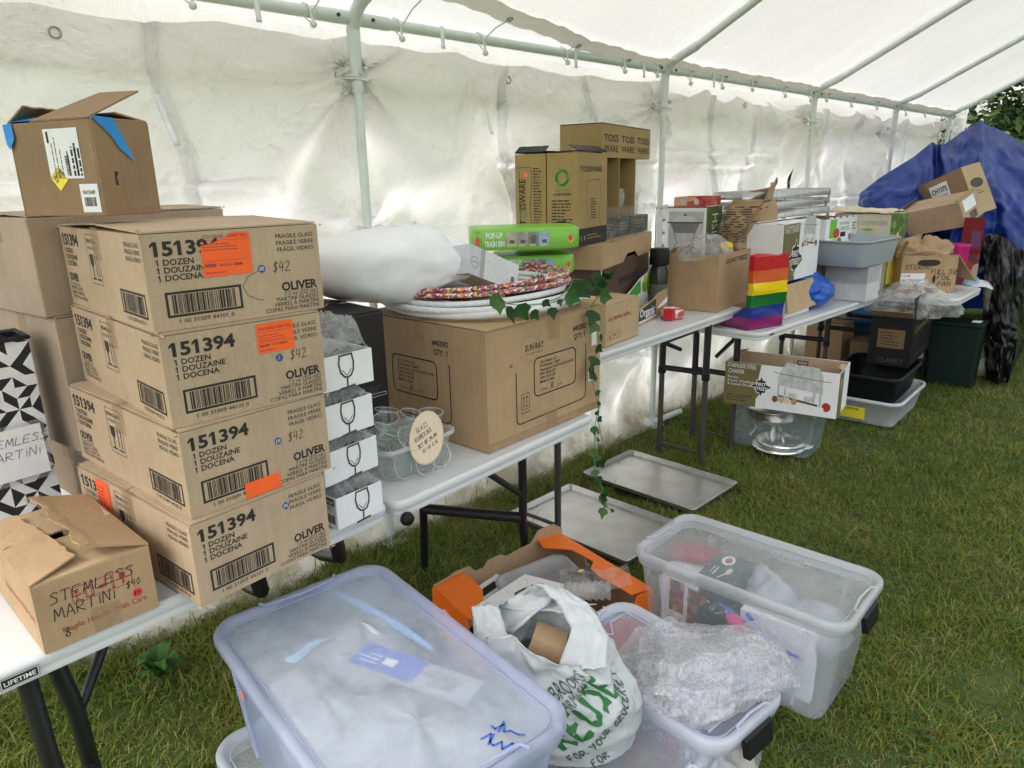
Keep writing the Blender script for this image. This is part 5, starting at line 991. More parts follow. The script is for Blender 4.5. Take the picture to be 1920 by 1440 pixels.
    mb.poly([Lf(cx-s*.42, h*.83, .0012), Lf(cx-s*.3, h*.72, .0012), Lf(cx+s*.3, h*.72, .0012), Lf(cx+s*.42, h*.83, .0012)], DK); mb.rect(Lf, cx-s*.5, h*.825, cx+s*.5, h*.84, INKG, .0014)
    for k in (-.3, 0, .3): mb.line(Lf, [(cx+s*k, h*.72), (cx+s*k*.7, h*.62), (cx+s*k*1.1, h*.52)], .006, LTg if k == 0 else DK, .0013)
    mb.rect(Lf, cx-s*.32, h*.5, cx+s*.32, h*.52, DK, .0014); mb.poly([Lf(cx-s*.35, h*.84, .0012), Lf(cx-s*.2, h*.9, .0012), Lf(cx+s*.2, h*.9, .0012), Lf(cx+s*.35, h*.84, .0012)], LTg); mb.disc(Lf, cx, h*.915, .008, .006, INK, .0012)
    for b in (.86, .72, .58): mb.disc(Lf, d*.13, h*b, d*.07, h*.022, DK, .001); mb.disc(Lf, d*.13, h*(b+.02), d*.06, h*.016, LTg, .0012)
    mb.rect(Lf, d*.08, h*.38, d*.18, h*.45, DK, .001); dashes(mb, Lf, d*.3, h*.44, d*.35, 3, .014, INKG, 2); f2 = F.sub(w*.72, h*.30, pi/2); mb.text(f2, 'NG DISH', 0, 0, w*.6, WHITE, 0, c=.0012, w=h*.62); mb.build('carton_body', T, bevel=.002)
    FR = wildcol('fruit tray print', [(.42, .05, .05), (.55, .10, .06), (.60, .25, .04), (.45, .04, .10), (.66, .40, .30)], 16, .45); B = Vector((A.x, A.y+.02, A.z+h+.001)); T = thing('fruit_tray_box', 'flat red and orange fruit tray lying on the chafing dish box', 'fruit tray', B, radians(R)); d2 = fit(B, R+90, 1264); mb = MB(); hh = .055
    mb.slab(Fr((0, d2, 0), (0, -1, 0), (0, 0, 1)), [(0, 0), (d2, 0), (d2, hh*.8), (d2*.9, hh), (d2*.55, hh), (d2*.5, hh*.85), (d2*.45, hh), (d2*.1, hh), (0, hh*.75)], -.004, FR); mb.box(0, .30, 0, .004, 0, hh, FR); mb.box(0, .30, d2-.004, d2, 0, hh, FR); mb.box(.296, .30, .004, d2-.004, 0, hh, FR); mb.box(.004, .296, .004, d2-.004, 0, .004, FR)
    for k in (.3, .72): mb.disc(Fr((0, d2, 0), (0, -1, 0), (0, 0, 1)), d2*k, hh*.5, d2*.08, hh*.33, pm('pale fruit print', (.62, .55, .48), .5), .001)
    mb.build('tray_body', T)
    P = onY(1236, 500, 2.19); P.z = Z3; T = thing('black_jar', 'black lidded jar standing in front of the chafing dish box', 'jar', P); T.scale = (.9, .9, 1.75); mb = MB(); mb.lathe([(.001, 0), (.05, 0), (.055, .02), (.055, .13), (.04, .15)], pm('dark glass', (.02, .03, .02), .15), 24); mb.build('jar_body', T); mb = MB(); mb.lathe([(.058, .15), (.06, .155), (.06, .195), (.055, .2), (.001, .2)], BLACKPL, 24); mb.build('lid', T); mb = MB(); mb.lathe([(.0558, .03), (.0558, .09)], pm('grey label', (.10, .11, .10), .5), 24); mb.build('label_band', T)
# ------------------------------------------------------------------ fourth table
Z4 = .742
def crumple_bag(name, lab, cat, loc, rot, fn, m, nu=60, nv=50, solid=.0015, part='bag_body'):
    T = thing(name, lab, cat, loc, rot); mb = MB(); mb.grid(fn, nu, nv, m, True); mb.build(part, T, solid=solid); return T
def box_profile(w, d, r, u):
    """point on a rounded-box outline at parameter u, starting at the front middle"""
    P = rr(w, d, r, 0, 6); n = len(P); x = (u*n+n*.625+3) % n; i = int(x); return P[i].lerp(P[(i+1) % n], x-i)
def fourth_table():
    # rainbow bag
    A = at(1402, 620, Z4); R = -16; w = fit(A, R, 1467); h = zat(1402, 480, A)-Z4; d = .22
    cols = [(.22, .012, .13), (.012, .035, .27), (.012, .16, .035), (.88, .62, .01), (.62, .10, .02), (.52, .01, .02)]; ms = [pm('bag stripe %s' % n, c, .26, var=.1, bump=.8, bs=14) for n, c in zip(('purple', 'blue', 'green', 'yellow', 'orange', 'red'), cols)]
    T = thing('rainbow_bag', 'glossy rainbow striped shopping bag at the front corner of the table', 'shopping bag', A, radians(R)); mb = MB(); ed = [0, .16, .31, .475, .635, .80, 1.0]
    def S_(u, v):
        dv = d*max(.16, 1-v*2.6); p = box_profile(w, d, .006, u); p = Vector((p.x+w/2, (p.y+d/2)*dv/d, v*h)); b = sin(pi*min(1, v*1.1))
        p.x = w/2+(p.x-w/2)*(1-.02*v); n = .014*nz((p.x*6, 0, p.z*5), 1, 4)+.012*ridged((p.x*4+p.z*2.5, 0, p.z*5)); p.y -= n*b+.012*v; p.z += .010*sin(p.x*22)*(v > .98); return p
    mb.grid_rows(S_, 84, [ed[k]+(ed[k+1]-ed[k])*j/8 for k in range(6) for j in range(8)]+[1.], lambda v: ms[max(k for k in range(6) if ed[k] <= v)])
    mb.poly([S_(i/24, 0) for i in range(24)], ms[0]); mb.build('bag_body', T, solid=.0012)
    # crumpled paper grocery bag rising behind it
    KP = card('crumpled kraft paper', (.42, .285, .165)); P = onY(1392, 500, 2.04); P.z = Z4; hp = zat(1400, 366, P)-Z4
    pw, pd = .30, .17
    def S2(u, v):
        p = box_profile(pw, pd, .02, u); k = max(0, v-.62)/.38; lean = .05*k; s = 1+.35*k*(1-k*.7)-.02*v
        tw = .5*k; p = Vector((p.x*s*cos(tw)-p.y*s*sin(tw)+lean, p.x*s*sin(tw)+p.y*s*cos(tw), v*hp+.07*k*sin(u*2*pi+1.2)+.03*k*sin(u*4*pi)))
        n = (.03*ridged((p.x*5, p.y*5, v*5))+.03*nz((p.x*7, p.y*7, v*7), 1, 4))*(.25+v); q = Vector((p.x, p.y, 0)); return p+q.normalized()*n
    T = crumple_bag('paper_bag', 'crumpled brown paper grocery bag standing behind the rainbow bag', 'paper bag', P+Vector((.13, .06, 0)), radians(-12), S2, KP, 80, 44)
    mb = MB(); rng = random.Random(3)
    for j in range(15):
        v = .93-j*.022; u = .70+rng.uniform(0, .01)
        while u < .98:
            l = rng.uniform(.006, .018); q = [S2(u % 1, v), S2((u+l) % 1, v), S2((u+l) % 1, v+.011), S2(u % 1, v+.011)]; mb.poly([p+Vector((p.x, p.y, 0)).normalized()*.003 for p in q], INKG); u += l+.006
    mb.build('printed_words', T)
    # carton with hanging flap, chafer carton on it
    A = at(1470, 598, Z4); R = 0; w = fit(A, R, 1516); h = .20; d = .34
    T = thing('flap_carton', 'white sided open carton with one tan flap hanging down over its front', 'cardboard box', A, radians(R)); mb = MB(); shell(mb, w, d, h, PAPER, KIN); mb.build('body', T); wf = w
    flap(T, 'front', w, d, h, .17, 168, KRAFT3, [(-.02, 0), (w+.02, 0), (w+.06, .165), (-.03, .175)], z=.003); flap(T, 'back', w, d, h, .05, -85, KIN)
    B = Vector((A.x-.03, A.y+.03, A.z+h+.008)); R = 2; w = fit(B, R, 1530); h = zat(1465, 422, B)-B.z; d = .22; OL = pm('olive brown print', (.17, .14, .055), .5)
    def chafer_print(mb, F, x, y, s, full):
        LG = pm('print steel', (.52, .53, .53), .4, var=.25, vs=30); mb.poly([F(x+a*s, y+b*s, .0012) for a, b in ((-.46, .30), (.46, .22), (.44, .62), (.34, .78), (-.30, .84), (-.42, .62))], LG); mb.line(F, [(x-.56*s, y+.58*s), (-.42*s+x, y+.56*s), (x+.44*s, y+.5*s), (x+.6*s, y+.5*s)], .012*s, INKG, .0016); mb.line(F, [(x-.3*s, y+.84*s), (x+.34*s, y+.78*s)], .008*s, INKG, .0016)
        for k in (-.44, -.3, .30, .42): mb.line(F, [(x+k*s, y+.5*s), (x+k*s, y-(.06 if abs(k) > .35 else -.02)*s)], .04*s, LG, .0014)
        mb.line(F, [(x-.42*s, y+.06*s), (x+.36*s, y-.04*s)], .05*s, INKG, .0013); mb.rect(F, x-.22*s, y+.06*s, x-.05*s, y+.16*s, LG, .0018); mb.rect(F, x+.10*s, y+.02*s, x+.28*s, y+.13*s, LG, .0018); mb.frame(F, x-.10*s, y+.80*s, x+.12*s, y+.9*s, .02*s, INK, .002)
        for k, c in ((-.5, (.25, .06, .04)), (-.36, (.62, .45, .28)), (-.24, (.7, .6, .4)), (-.1, (.45, .26, .16))): mb.disc(F, x+k*s, y-.02*s, .06*s, .075*s, pm('print food %d' % int(k*-100), c, .5), .002, 12)
        mb.disc(F, x+.55*s, y-.05*s, .09*s, .1*s, pm('print tomato', (.40, .035, .02), .4), .002, 14); mb.disc(F, x+.46*s, y-.11*s, .05*s, .05*s, WHITE, .0022, 10)
    def badge(mb, F, x, y, s):
        for k, m_, c in ((1.12, WHITE, .0018), (1, INK, .0022)): mb.poly([F(x+a*s*k, y+b*s*k, c) for a, b in ((-.62, 0), (-.3, .14), (-.26, .36), (-.08, .4), (0, .62), (.08, .4), (.26, .36), (.3, .14), (.62, 0), (.3, -.14), (.26, -.36), (.08, -.4), (0, -.62), (-.08, -.4), (-.26, -.36), (-.3, -.14))], m_)
        mb.text(F, 'FIRST', x, y+.04*s, .30*s, WHITE, .02, align='c', c=.0028, w=.58*s); mb.text(F, 'STREET', x, y-.24*s, .30*s, WHITE, .02, align='c', c=.0028, w=.78*s)
    T = thing('chafer_carton', 'white and olive chafer carton standing upright on the tan flap carton', 'carton', B, radians(R), 'chafer cartons'); mb = MB(); mb.box(0, w, 0, d, 0, h, PAPER); F = faces(w, d, h)['front']; mb.poly([F(a, b, .0008) for a, b in ((0, 0), (w*.36, 0), (w*.36, h*.16), (w*.55, h*.34), (w*.42, h*.5), (w*.42, h), (0, h))], OL); mb.text(F, 'STAINLESS', w*.03, h*.92, .03, WHITE, 0, c=.0013, w=w*.36); mb.text(F, 'STEEL CHAFER', w*.03, h*.85, .03, WHITE, 0, c=.0013, w=w*.36); badge(mb, F, w*.34, h*.40, w*.30); chafer_print(mb, F, w*.70, h*.62, w*.36, False); dashes(mb, F, w*.04, h*.1, w*.26, 2, .012, INK, 3, .0014); mb.build('carton_body', T, bevel=.002); flap(T, 'front', w, d, h, .06, -82, PAPER); flap(T, 'back', w, d, h, .06, -82, PAPER)
    # nested steel frames on top, resting on a rack further back
    def stand(z, x0, y0, w, d, rot, lab, legs):
        T = thing('chafing_stand', lab, 'chafing stand', (x0, y0, z), radians(rot), 'steel chafing frames stacked behind the paper bag'); mb = MB(); o_, i_ = rr(w, d, .12, 0, 8), rr(w-.012, d-.012, .114, 0, 8); up = Vector((0, 0, .045)); mb.loft([o_, [p+up for p in o_], [p+up for p in i_], i_, o_], STEELB); mb.build('rim', T)
        for sx in (-1, 1):
            for sy in (-1, 1): mb = MB(); mb.box(sx*(w/2-.10)-.012, sx*(w/2-.10)+.012, sy*(d/2-.01)-.004, sy*(d/2-.01)+.004, -legs, -.0005, STEELB); mb.build('leg', T)
    e0 = onY(1402, 360, 2.05); e1 = onY(1588, 356, 2.05); zt = e0.z; L_ = (e1.x-e0.x)*.80; cx = (e0.x+e1.x)/2-.02
    for k, (dz, ox, lab) in enumerate(((-.05, 0, 'topmost polished steel chafing frame of the stack'), (-.115, .02, 'middle polished steel chafing frame of the stack'), (-.175, -.03, 'lowest polished steel chafing frame, legs resting on the boxes'))): stand(zt+dz, cx+ox, 2.23, L_, .34, (0, 3, -2)[k], lab, (.06, .06, .17)[k])
    q = onY(1470, 440, 2.2); BX = pm('black carton print', (.010, .010, .011), .5, spec=.2); mb = MB(); zz = zt-.175-.17
    T = thing('dark_print_carton', 'black and red printed carton carrying the steel frames behind the chafer carton', 'carton', (cx-L_/2+.02, 2.08, Z4)); mb.box(0, L_-.04, 0, .3, 0, zz-Z4, BX); mb.rect(Fr((0, 0, 0), (1, 0, 0), (0, 0, 1)), .1, (zz-Z4)*.6, .26, zz-Z4, pm('dark red print', (.30, .02, .03), .4), .001); mb.build('carton_body', T)
    # tomatoes crate on steel pans
    A = onY(1544, 468, 1.94); R = -4; w = fit(A, R, 1604); h = zat(1545, 412, A)-A.z; d = .30; GR = pm('bright green print', (.16, .50, .03), .4)
    T = thing('tomato_crate', 'white fruit crate with green stripe lettered TOMATOES resting on steel pans', 'fruit crate', A, radians(R)); mb = MB(); shell(mb, w, d, h, PAPER, KIN); F = faces(w, d, h)['front']; mb.rect(F, w*.13, h*.35, w*.33, h*.97, GR, .0009); mb.text(F, 'ON THE VINE', w*.42, h*.78, .022, INKG, 0, w=w*.3); mb.text(F, 'TOMATOES', w*.41, h*.58, .036, GR, .012, w=w*.32)
    RT = pm('tomato red print', (.5, .06, .03), .4); mb.disc(F, w*.34, h*.5, w*.09, h*.17, RT, .0014); mb.disc(F, w*.27, h*.18, w*.12, h*.15, pm('lemon print', (.75, .60, .25), .4), .0013); mb.disc(F, w*.34, h*.12, w*.09, h*.10, RT, .0015); mb.disc(F, w*.44, h*.22, w*.07, h*.12, pm('basil print', (.12, .22, .06), .4), .0014); mb.rect(F, w*.46, h*.36, w*.62, h*.52, INK, .0012); mb.barcode(F, w*.72, h*.22, w*.9, h*.42, INKG, 3, .0012); dashes(mb, F, w*.82, h*.78, w*.14, 3, .02, INK, 2, .0012)
    Lf = faces(w, d, h)['left']; mb.disc(Lf, d*.45, h*.25, d*.22, h*.14, pm('leaf print', (.05, .14, .03), .4), .001); mb.disc(Lf, d*.2, h*.4, d*.12, h*.14, RT, .001); mb.build('crate_body', T, bevel=.003)
    for k in range(5): flap(T, 'front', w, d, h, .012, 4, PAPER, [(w*(.08+.19*k), 0), (w*(.2+.19*k), 0), (w*(.2+.19*k), .011), (w*(.08+.19*k), .011)], name='tab')
    c = A+Vector((w*.32, d*.5, 0)); mb = MB(); zz = c.z-Z4
    for k in range(4): mb.loft([rr(.40-.03*k, .30-.03*k, .05, zz-.002-.032*k), rr(.40-.03*k, .30-.03*k, .05, zz-.012-.032*k), rr(.37-.03*k, .27-.03*k, .05, zz-.034-.032*k)], STEEL)
    mb.loft([rr(.27, .17, .05, zz-.13), rr(.24, .15, .05, .001)], STEEL, (False, True)); tag(mb.build('steel_pan_stack', None, (c.x, c.y, Z4)), 'stack of stainless steel pans under the tomato crate', 'steel pans')
    # blue plastic bag
    BP = pm('royal blue plastic', (.008, .09, .48), .32, var=.15, bump=.6, bs=18); c = at(1548, 577, Z4)+Vector((-.02, .12, 0)); hb = .205
    def S3(u, v):
        th = 2*pi*u; prof = sin(pi*min(1, v*.93+.06))**.5; r_ = (.20*prof+.004)*(1+.14*nz((cos(th)*2, sin(th)*2, v*3), 1, 4)+.10*ridged((cos(th)*2.4, sin(th)*2.4, v*3))); return Vector((cos(th)*r_*1.15-.04*v, sin(th)*r_*.7, v*hb*(1+.25*max(0, v-.8)*5*max(0, cos(th-.4)))))
    crumple_bag('blue_plastic_bag', 'bright blue plastic bag slumped beside the hanging tan flap', 'plastic bag', c, 0, S3, BP, 64, 40)
    # grey tub on white boxes, dispenser box
    A = at(1622, 567, Z4); R = -2; h1 = .115; d = fit(A, R+90, 1572); w = fit(A, R, 1645)
    W1 = pm('grey white board', (.62, .62, .63), .45); W2 = pm('silver board', (.42, .42, .44), .4)
    for k, (m_, lab, hh) in enumerate(((W1, 'lower pale grey flat box under the grey tub', .115), (W2, 'upper silver grey flat box under the grey tub', .11))): carton('flat_box', lab, A+Vector((.004*k, .004*k, .117*k)), R, w, max(.28, d), hh, m_, None, 'flat boxes under the grey tub', 'carton', 1., False, 50+k)
    B = Vector((A.x+.13, A.y+.17, Z4+.24)); TG = pm('grey tub plastic', (.34, .38, .42), .4, var=.04); uL = onY(1574, 500, A.y+.02); hh = zat(1600, 445, B)-B.z
    def tub(name, lab, c, L_, D, H, m, rot, grp=None):
        T = thing(name, lab, 'tub', c, radians(rot), grp); mb = MB(); mb.loft([rr(L_*.86, D*.84, .05, 0), rr(L_*.88, D*.86, .06, .01), rr(L_*.97, D*.96, .07, H-.02), rr(L_*.97, D*.96, .07, H-.012), rr(L_, D, .08, H-.014), rr(L_+.008, D+.008, .08, H-.004), rr(L_, D, .08, H), rr(L_*.955, D*.945, .07, H-.003), rr(L_*.86, D*.84, .06, .012)], m, (True, True)); mb.build('tub_body', T); return T
    tub('grey_tub', 'deep grey plastic tub with rolled rim in front of the drink dispenser box', B, .62, .44, max(.15, hh), TG, -2)
    P = onY(1664, 470, 1.68); P.z = Z4; hh = zat(1660, 402, P)-Z4; CR = pm('cream print', (.62, .58, .47), .5); LG = wildcol('lemon leaf print', [(.05, .12, .02), (.10, .20, .03), (.20, .28, .05), (.07, .15, .03)], 26, .5)
    T = thing('dispenser_box', 'cream drink dispenser box with lemon and leaf printed side behind the grey tub', 'carton', P, radians(-4)); w, d = fit(P, -4, 1685), .40; mb = MB(); mb.box(0, w, 0, d, 0, hh, CR); f = faces(w, d, hh); mb.rect(f['front'], 0, 0, w, hh, LG); mb.poly([f['front'](a*w, b*hh, .0014) for a, b in ((.1, .1), (.7, .05), (.75, .6), (.5, .78), (.12, .6))], pm('lemonade print', (.78, .62, .10), .4)); mb.text(f['left'], 'BEVERAGE DISPENSER', d*.5, hh*.86, .042, pm('taupe ink', (.28, .24, .17), .6), 0, align='c', w=d*.9); mb.disc(f['left'], d*.62, hh*.80, .04, .008, GR); mb.build('carton_body', T, bevel=.002)
    mb = MB(); mb.grid(lambda u, v: Vector((u*.22-.02, v*.44-.01, .012+.035*sin(pi*u)*(.4+.6*v)+.012*nz((u*4, v*5, 2), 1, 3))), 20, 26, pm('cream cloth', (.70, .60, .44), .9, bump=.3, bs=100)); tag(mb.build('cream_cloth', None, P+Vector((0, 0, hh)), radians(-4), solid=.006), 'cream folded cloth lying on top of the drink dispenser box', 'cloth')
    Q = at(1643, 553, Z4); T = thing('tall_cream_box', 'narrow tall cream box standing at the table edge right of the flat boxes', 'carton', Q+Vector((.02, .02, 0)), radians(0)); mb = MB(); mb.box(0, .10, 0, .26, 0, .225, CR); mb.build('carton_body', T, bevel=.002)
    return chafer_print, badge
tossware(); third_table(); CHPRINT, BADGE = fourth_table()
# ------------------------------------------------------------------ fifth table, tarp, black sheeting
def axes_carton(name, lab, P0, P1, P2, depth, m, deco=None, group=None, opn=False, cat='cardboard box'):
    """carton tilted in space: P0 near bottom corner, P1 along its front, P2 up its edge"""
    X = (P1-P0); w = X.length; X.normalize(); Z = P2-P0; Z -= X*Z.dot(X); h = Z.length; Z.normalize(); Y = Z.cross(X)
    T = thing(name, lab, cat, P0, Matrix((X, Y, Z)).transposed().to_euler(), group); mb = MB(); f = faces(w, depth, h)
    if opn: shell(mb, w, depth, h, m, KIN)
    else: mb.box(0, w, 0, depth, 0, h, m)
    if deco: deco(mb, f, w, depth, h)
    mb.build('body', T, bevel=.003); return T, w, h
def fifth_table():
    Z5 = .742
    A = at(1789, 548, Z5); R = 38; d = fit(A, R+90, 1684); w = fit(A, R, 1806); w = max(w, .24); h = zat(1787, 478, A)-Z5
    T = thing('foil_pan_carton', 'kraft carton hand lettered FULL SIZE FOIL PAN with an oval hand slot', 'cardboard box', A, radians(R)); mb = MB(); shell(mb, w, d, h, KRAFT2, KIN); f = faces(w, d, h); Lf = f['left']
    mb.poly([Lf(d*.48+.045*cos(a)*1.0+(.03 if cos(a) > 0 else -.03), h*.8+.022*sin(a), .0012) for a in [2*pi*i/20 for i in range(20)]], pm('painted slot shadow', (.05, .03, .02), .9)); mb.poly([Lf(d*.605+.011*cos(a), h*.36+.03*sin(a), .0012) for a in [2*pi*i/14 for i in range(14)]], INK); mb.build('body', T, bevel=.003)  # flat dark oval paints the shadow inside the hand slot
    mb = MB(); mb.hand(Lf, 'STERNO', d*.06, h*.63, h*.12, .0045, PEN, .1, 2, 1.2, 1.15); mb.hand(Lf, 'FULL SIZE', d*.54, h*.50, h*.12, .0045, PEN, .05, 5, 1.1, 1.0); mb.hand(Lf, 'FOIL', d*.66, h*.35, h*.12, .0045, PEN, .05, 7, 1.1, 1.1); mb.hand(Lf, 'PAN', d*.68, h*.17, h*.12, .0045, PEN, .05, 8, 1.2, 1.2); mb.build('handwriting', T)
    sticker(T, Lf, d*.01, h*.10, d*.43, h*.42, PAPER, lambda mb, fr, a, b: (mb.text(fr, 'P-CAM', a*.04, b*.78, b*.17, INK, .01, c=.0006), mb.text(fr, 'PLASTIC BOWL + SLEEVE', a*.04, b*.5, b*.17, INK, 0, c=.0006, w=a*.85), mb.text(fr, '106704202', a*.04, b*.08, b*.16, INK, 0, c=.0006), mb.barcode(fr, a*.52, b*.06, a*.9, b*.24, INK, 3, .0006)), 'shipping_label')
    flap(T, 'front', w, d, h, .24, 142, KRAFT3, [(0, 0), (w, 0), (w+.03, .20), (w*.8, .24), (.02, .235)]); flap(T, 'back', w, d, h, .1, -20, KIN)
    KP = _m['crumpled kraft paper']; c = A+Vector((cos(radians(R+90)), sin(radians(R+90)), 0))*d*.55+Vector((cos(radians(R)), sin(radians(R)), 0))*w*.5+Vector((0, 0, h*.80))
    def S_(u, v):
        th, ph = 2*pi*u, pi*(v-.5)*.96; r_ = 1+.30*nz((cos(th)*1.5, sin(th)*1.5, v*2.4), 1, 4)+.16*ridged((cos(th)*2.4, sin(th)*2.4, v*4)); return Vector((cos(th)*cos(ph)*.11*r_, sin(th)*cos(ph)*.19*r_, (sin(ph)*.075+.065)*r_))
    T = thing('paper_wad', 'crumpled brown paper bag stuffed into the top of the foil pan carton', 'paper bag', c, radians(R)); mb = MB(); mb.grid(S_, 50, 30, KP, True); mb.build('paper', T)
    MG = pm('magenta plastic', (.45, .01, .16), .4); q = c+Vector((cos(radians(R)), sin(radians(R)), 0))*.06+Vector((cos(radians(R-90)), sin(radians(R-90)), 0))*.13
    mb = MB(); mb.loft([rr(.14, .10, .03, -.1), rr(.15, .11, .03, .02), rr(.16, .12, .03, .04), rr(.145, .105, .03, .045)], MG, (True, True)); tag(mb.build('magenta_tub', None, atd(1797, 468, 6.2), radians(R)), 'magenta plastic tub showing above the right corner of the foil pan carton', 'tub')
    mb = MB(); mb.lathe([(.06, 0), (.058, .05), (.045, .085), (.0, .095)], trans('clear dome', (.7, .6, .7), .35, .12), 24); tag(mb.build('clear_dome', None, atd(1768, 486, 6.12)), 'clear plastic dome lid beside the magenta tub', 'dome lid')
    # leaning cartons
    D = 6.55
    P0, P1, P2 = atd(1812, 425, 6.35), atd(1850, 398, 6.55), atd(1800, 377, 6.35)
    Pl = atd(1692, 445, 6.62)
    X = (P1-P0).normalized(); Y = (Pl-P0); L_ = Y.length; Y.normalize(); Zv = X.cross(Y).normalized(); X = Y.cross(Zv); w = (P1-P0).length; h = (P2-P0).length*1.0
    T = thing('tilted_carton', 'plain tan carton tipped on top of the foil pan carton', 'cardboard box', P0, Matrix((X, Y, Zv)).transposed().to_euler()); mb = MB(); w = max(w, .22); mb.box(0, w, 0, L_, 0, h, KRAFT); F = faces(w, L_, h)['front']; mb.rect(F, w*.15, h*.5, w*.75, h*.95, PAPER); mb.barcode(F, w*.3, h*.1, w*.7, h*.4, INKG, 3); mb.rect(F, w*.1, h*.08, w*.25, h*.25, PAPER); mb.build('body', T, bevel=.003); flap(T, 'back', w, L_, h, .06, -60, KRAFTD); flap(T, 'front', w, L_, h, .03, -70, KIN)
    P0, P1, P2 = atd(1833, 402, 6.62), atd(1857, 395, 6.85), atd(1800, 318, 6.75); Pl = atd(1744, 436, 6.9)
    X = (P1-P0).normalized(); Y = (Pl-P0); L_ = Y.length; Y.normalize(); Zv = X.cross(Y).normalized(); X = Y.cross(Zv); h = (P2-P0).length*.98; w = .20
    T = thing('wine_carton', 'brown wine carton labelled CH137E leaning topmost on the heap by the blue tarp', 'cardboard box', P0, Matrix((X, Y, Zv)).transposed().to_euler()); mb = MB(); mb.box(0, w, 0, L_, 0, h, KRAFTD); f = faces(w, L_, h); mb.rect(f['front'], 0, 0, w, h, KRAFT3, .0006); mb.disc(f['front'], w*.5, h*.62, w*.33, h*.10, INKG, .001); dashes(mb, f['front'], w*.2, h*.45, w*.6, 2, .02, INKG, 3); Lf = f['left']
    mb.rect(Lf, L_*.28, h*.42, L_*.66, h*.88, PAPER); mb.text(Lf, 'CH137E', L_*.47, h*.70, h*.14, INK, .03, align='c', c=.0014, w=L_*.32); mb.text(Lf, 'CHARDONNAY', L_*.47, h*.59, h*.07, INK, .01, align='c', c=.0014, w=L_*.30); dashes(mb, Lf, L_*.36, h*.53, L_*.22, 3, h*.04, INK, 4, .0014)
    for x in (.22, .62): mb.rect(Lf, L_*x, h*.12, L_*(x+.32), h*.36, pm('cream label', (.68, .62, .48), .5), .0014); mb.frame(Lf, L_*(x+.01), h*.14, L_*(x+.31), h*.34, .003, INKG, .002)
    mb.build('body', T, bevel=.003)
    RD = pm('dark red print', (.30, .02, .03), .4); BKC = wildcol('pictured red print', [(.32, .02, .03), (.45, .33, .25), (.10, .02, .03), (.38, .30, .30), (.25, .02, .05), (.05, .03, .04)], 11, .4); P = at(1862, 522, Z5)
    P = Vector((5.86, 1.62, Z5)); q = onY(1834, 500, 1.27); T = thing('red_print_carton', 'tall red printed carton standing behind the foil pan carton', 'carton', Vector((q.x, 1.27, Z5)), radians(14)); hh = zat(1850, 408, T.location)-Z5; w = fit(T.location, 14, 1862); mb = MB(); mb.box(0, w, 0, .13, 0, hh, RD); mb.rect(Fr((0, 0, 0), (1, 0, 0), (0, 0, 1)), .0, 0, w, hh, BKC, .001); mb.rect(Fr((0, .13, 0), (0, -1, 0), (0, 0, 1)), .06, hh*.55, .12, hh*.8, pm('purple label', (.12, .03, .12), .4)); mb.rect(Fr((0, .13, 0), (0, -1, 0), (0, 0, 1)), .0, 0, .13, hh*.45, BKC, .0008); mb.build('carton_body', T, bevel=.002)
    T = thing('plain_open_carton', 'plain brown carton filling the far end of the last table behind the foil pan carton', 'cardboard box', (5.50, 1.86, Z5), radians(4)); mb = MB(); shell(mb, .40, .36, .36, KRAFT2, KIN); mb.build('body', T); flap(T, 'front', .40, .36, .36, .12, -70, KRAFT2); flap(T, 'back', .40, .36, .36, .12, -70, KRAFT2)
    RG = pm('pale blue rag', (.30, .52, .68), .9); c = at(1822, 532, Z5); mb = MB(); mb.grid(lambda u, v: Vector((u*.22-.11, v*.12-.06, .004+.045*sin(pi*u)*sin(pi*v)*(1+.8*nz((u*5, v*5, 1))))), 22, 16, RG); tag(mb.build('blue_rag', None, c, .4, solid=.004), 'pale blue and white rag at the front edge of the last table', 'rag')
    mb = MB(); mb.grid(lambda u, v: Vector((u*.34-.17, v*.14-.07, .002+.02*sin(pi*u)*sin(pi*v)*(1+.8*nz((u*4, v*4, 7)))-.06*max(0, .3-v))), 22, 16, PAPER); tag(mb.build('white_rag', None, c+Vector((.03, -.06, .0)), .2, solid=.004), 'white crumpled cloth hanging over the corner of the last table', 'rag')
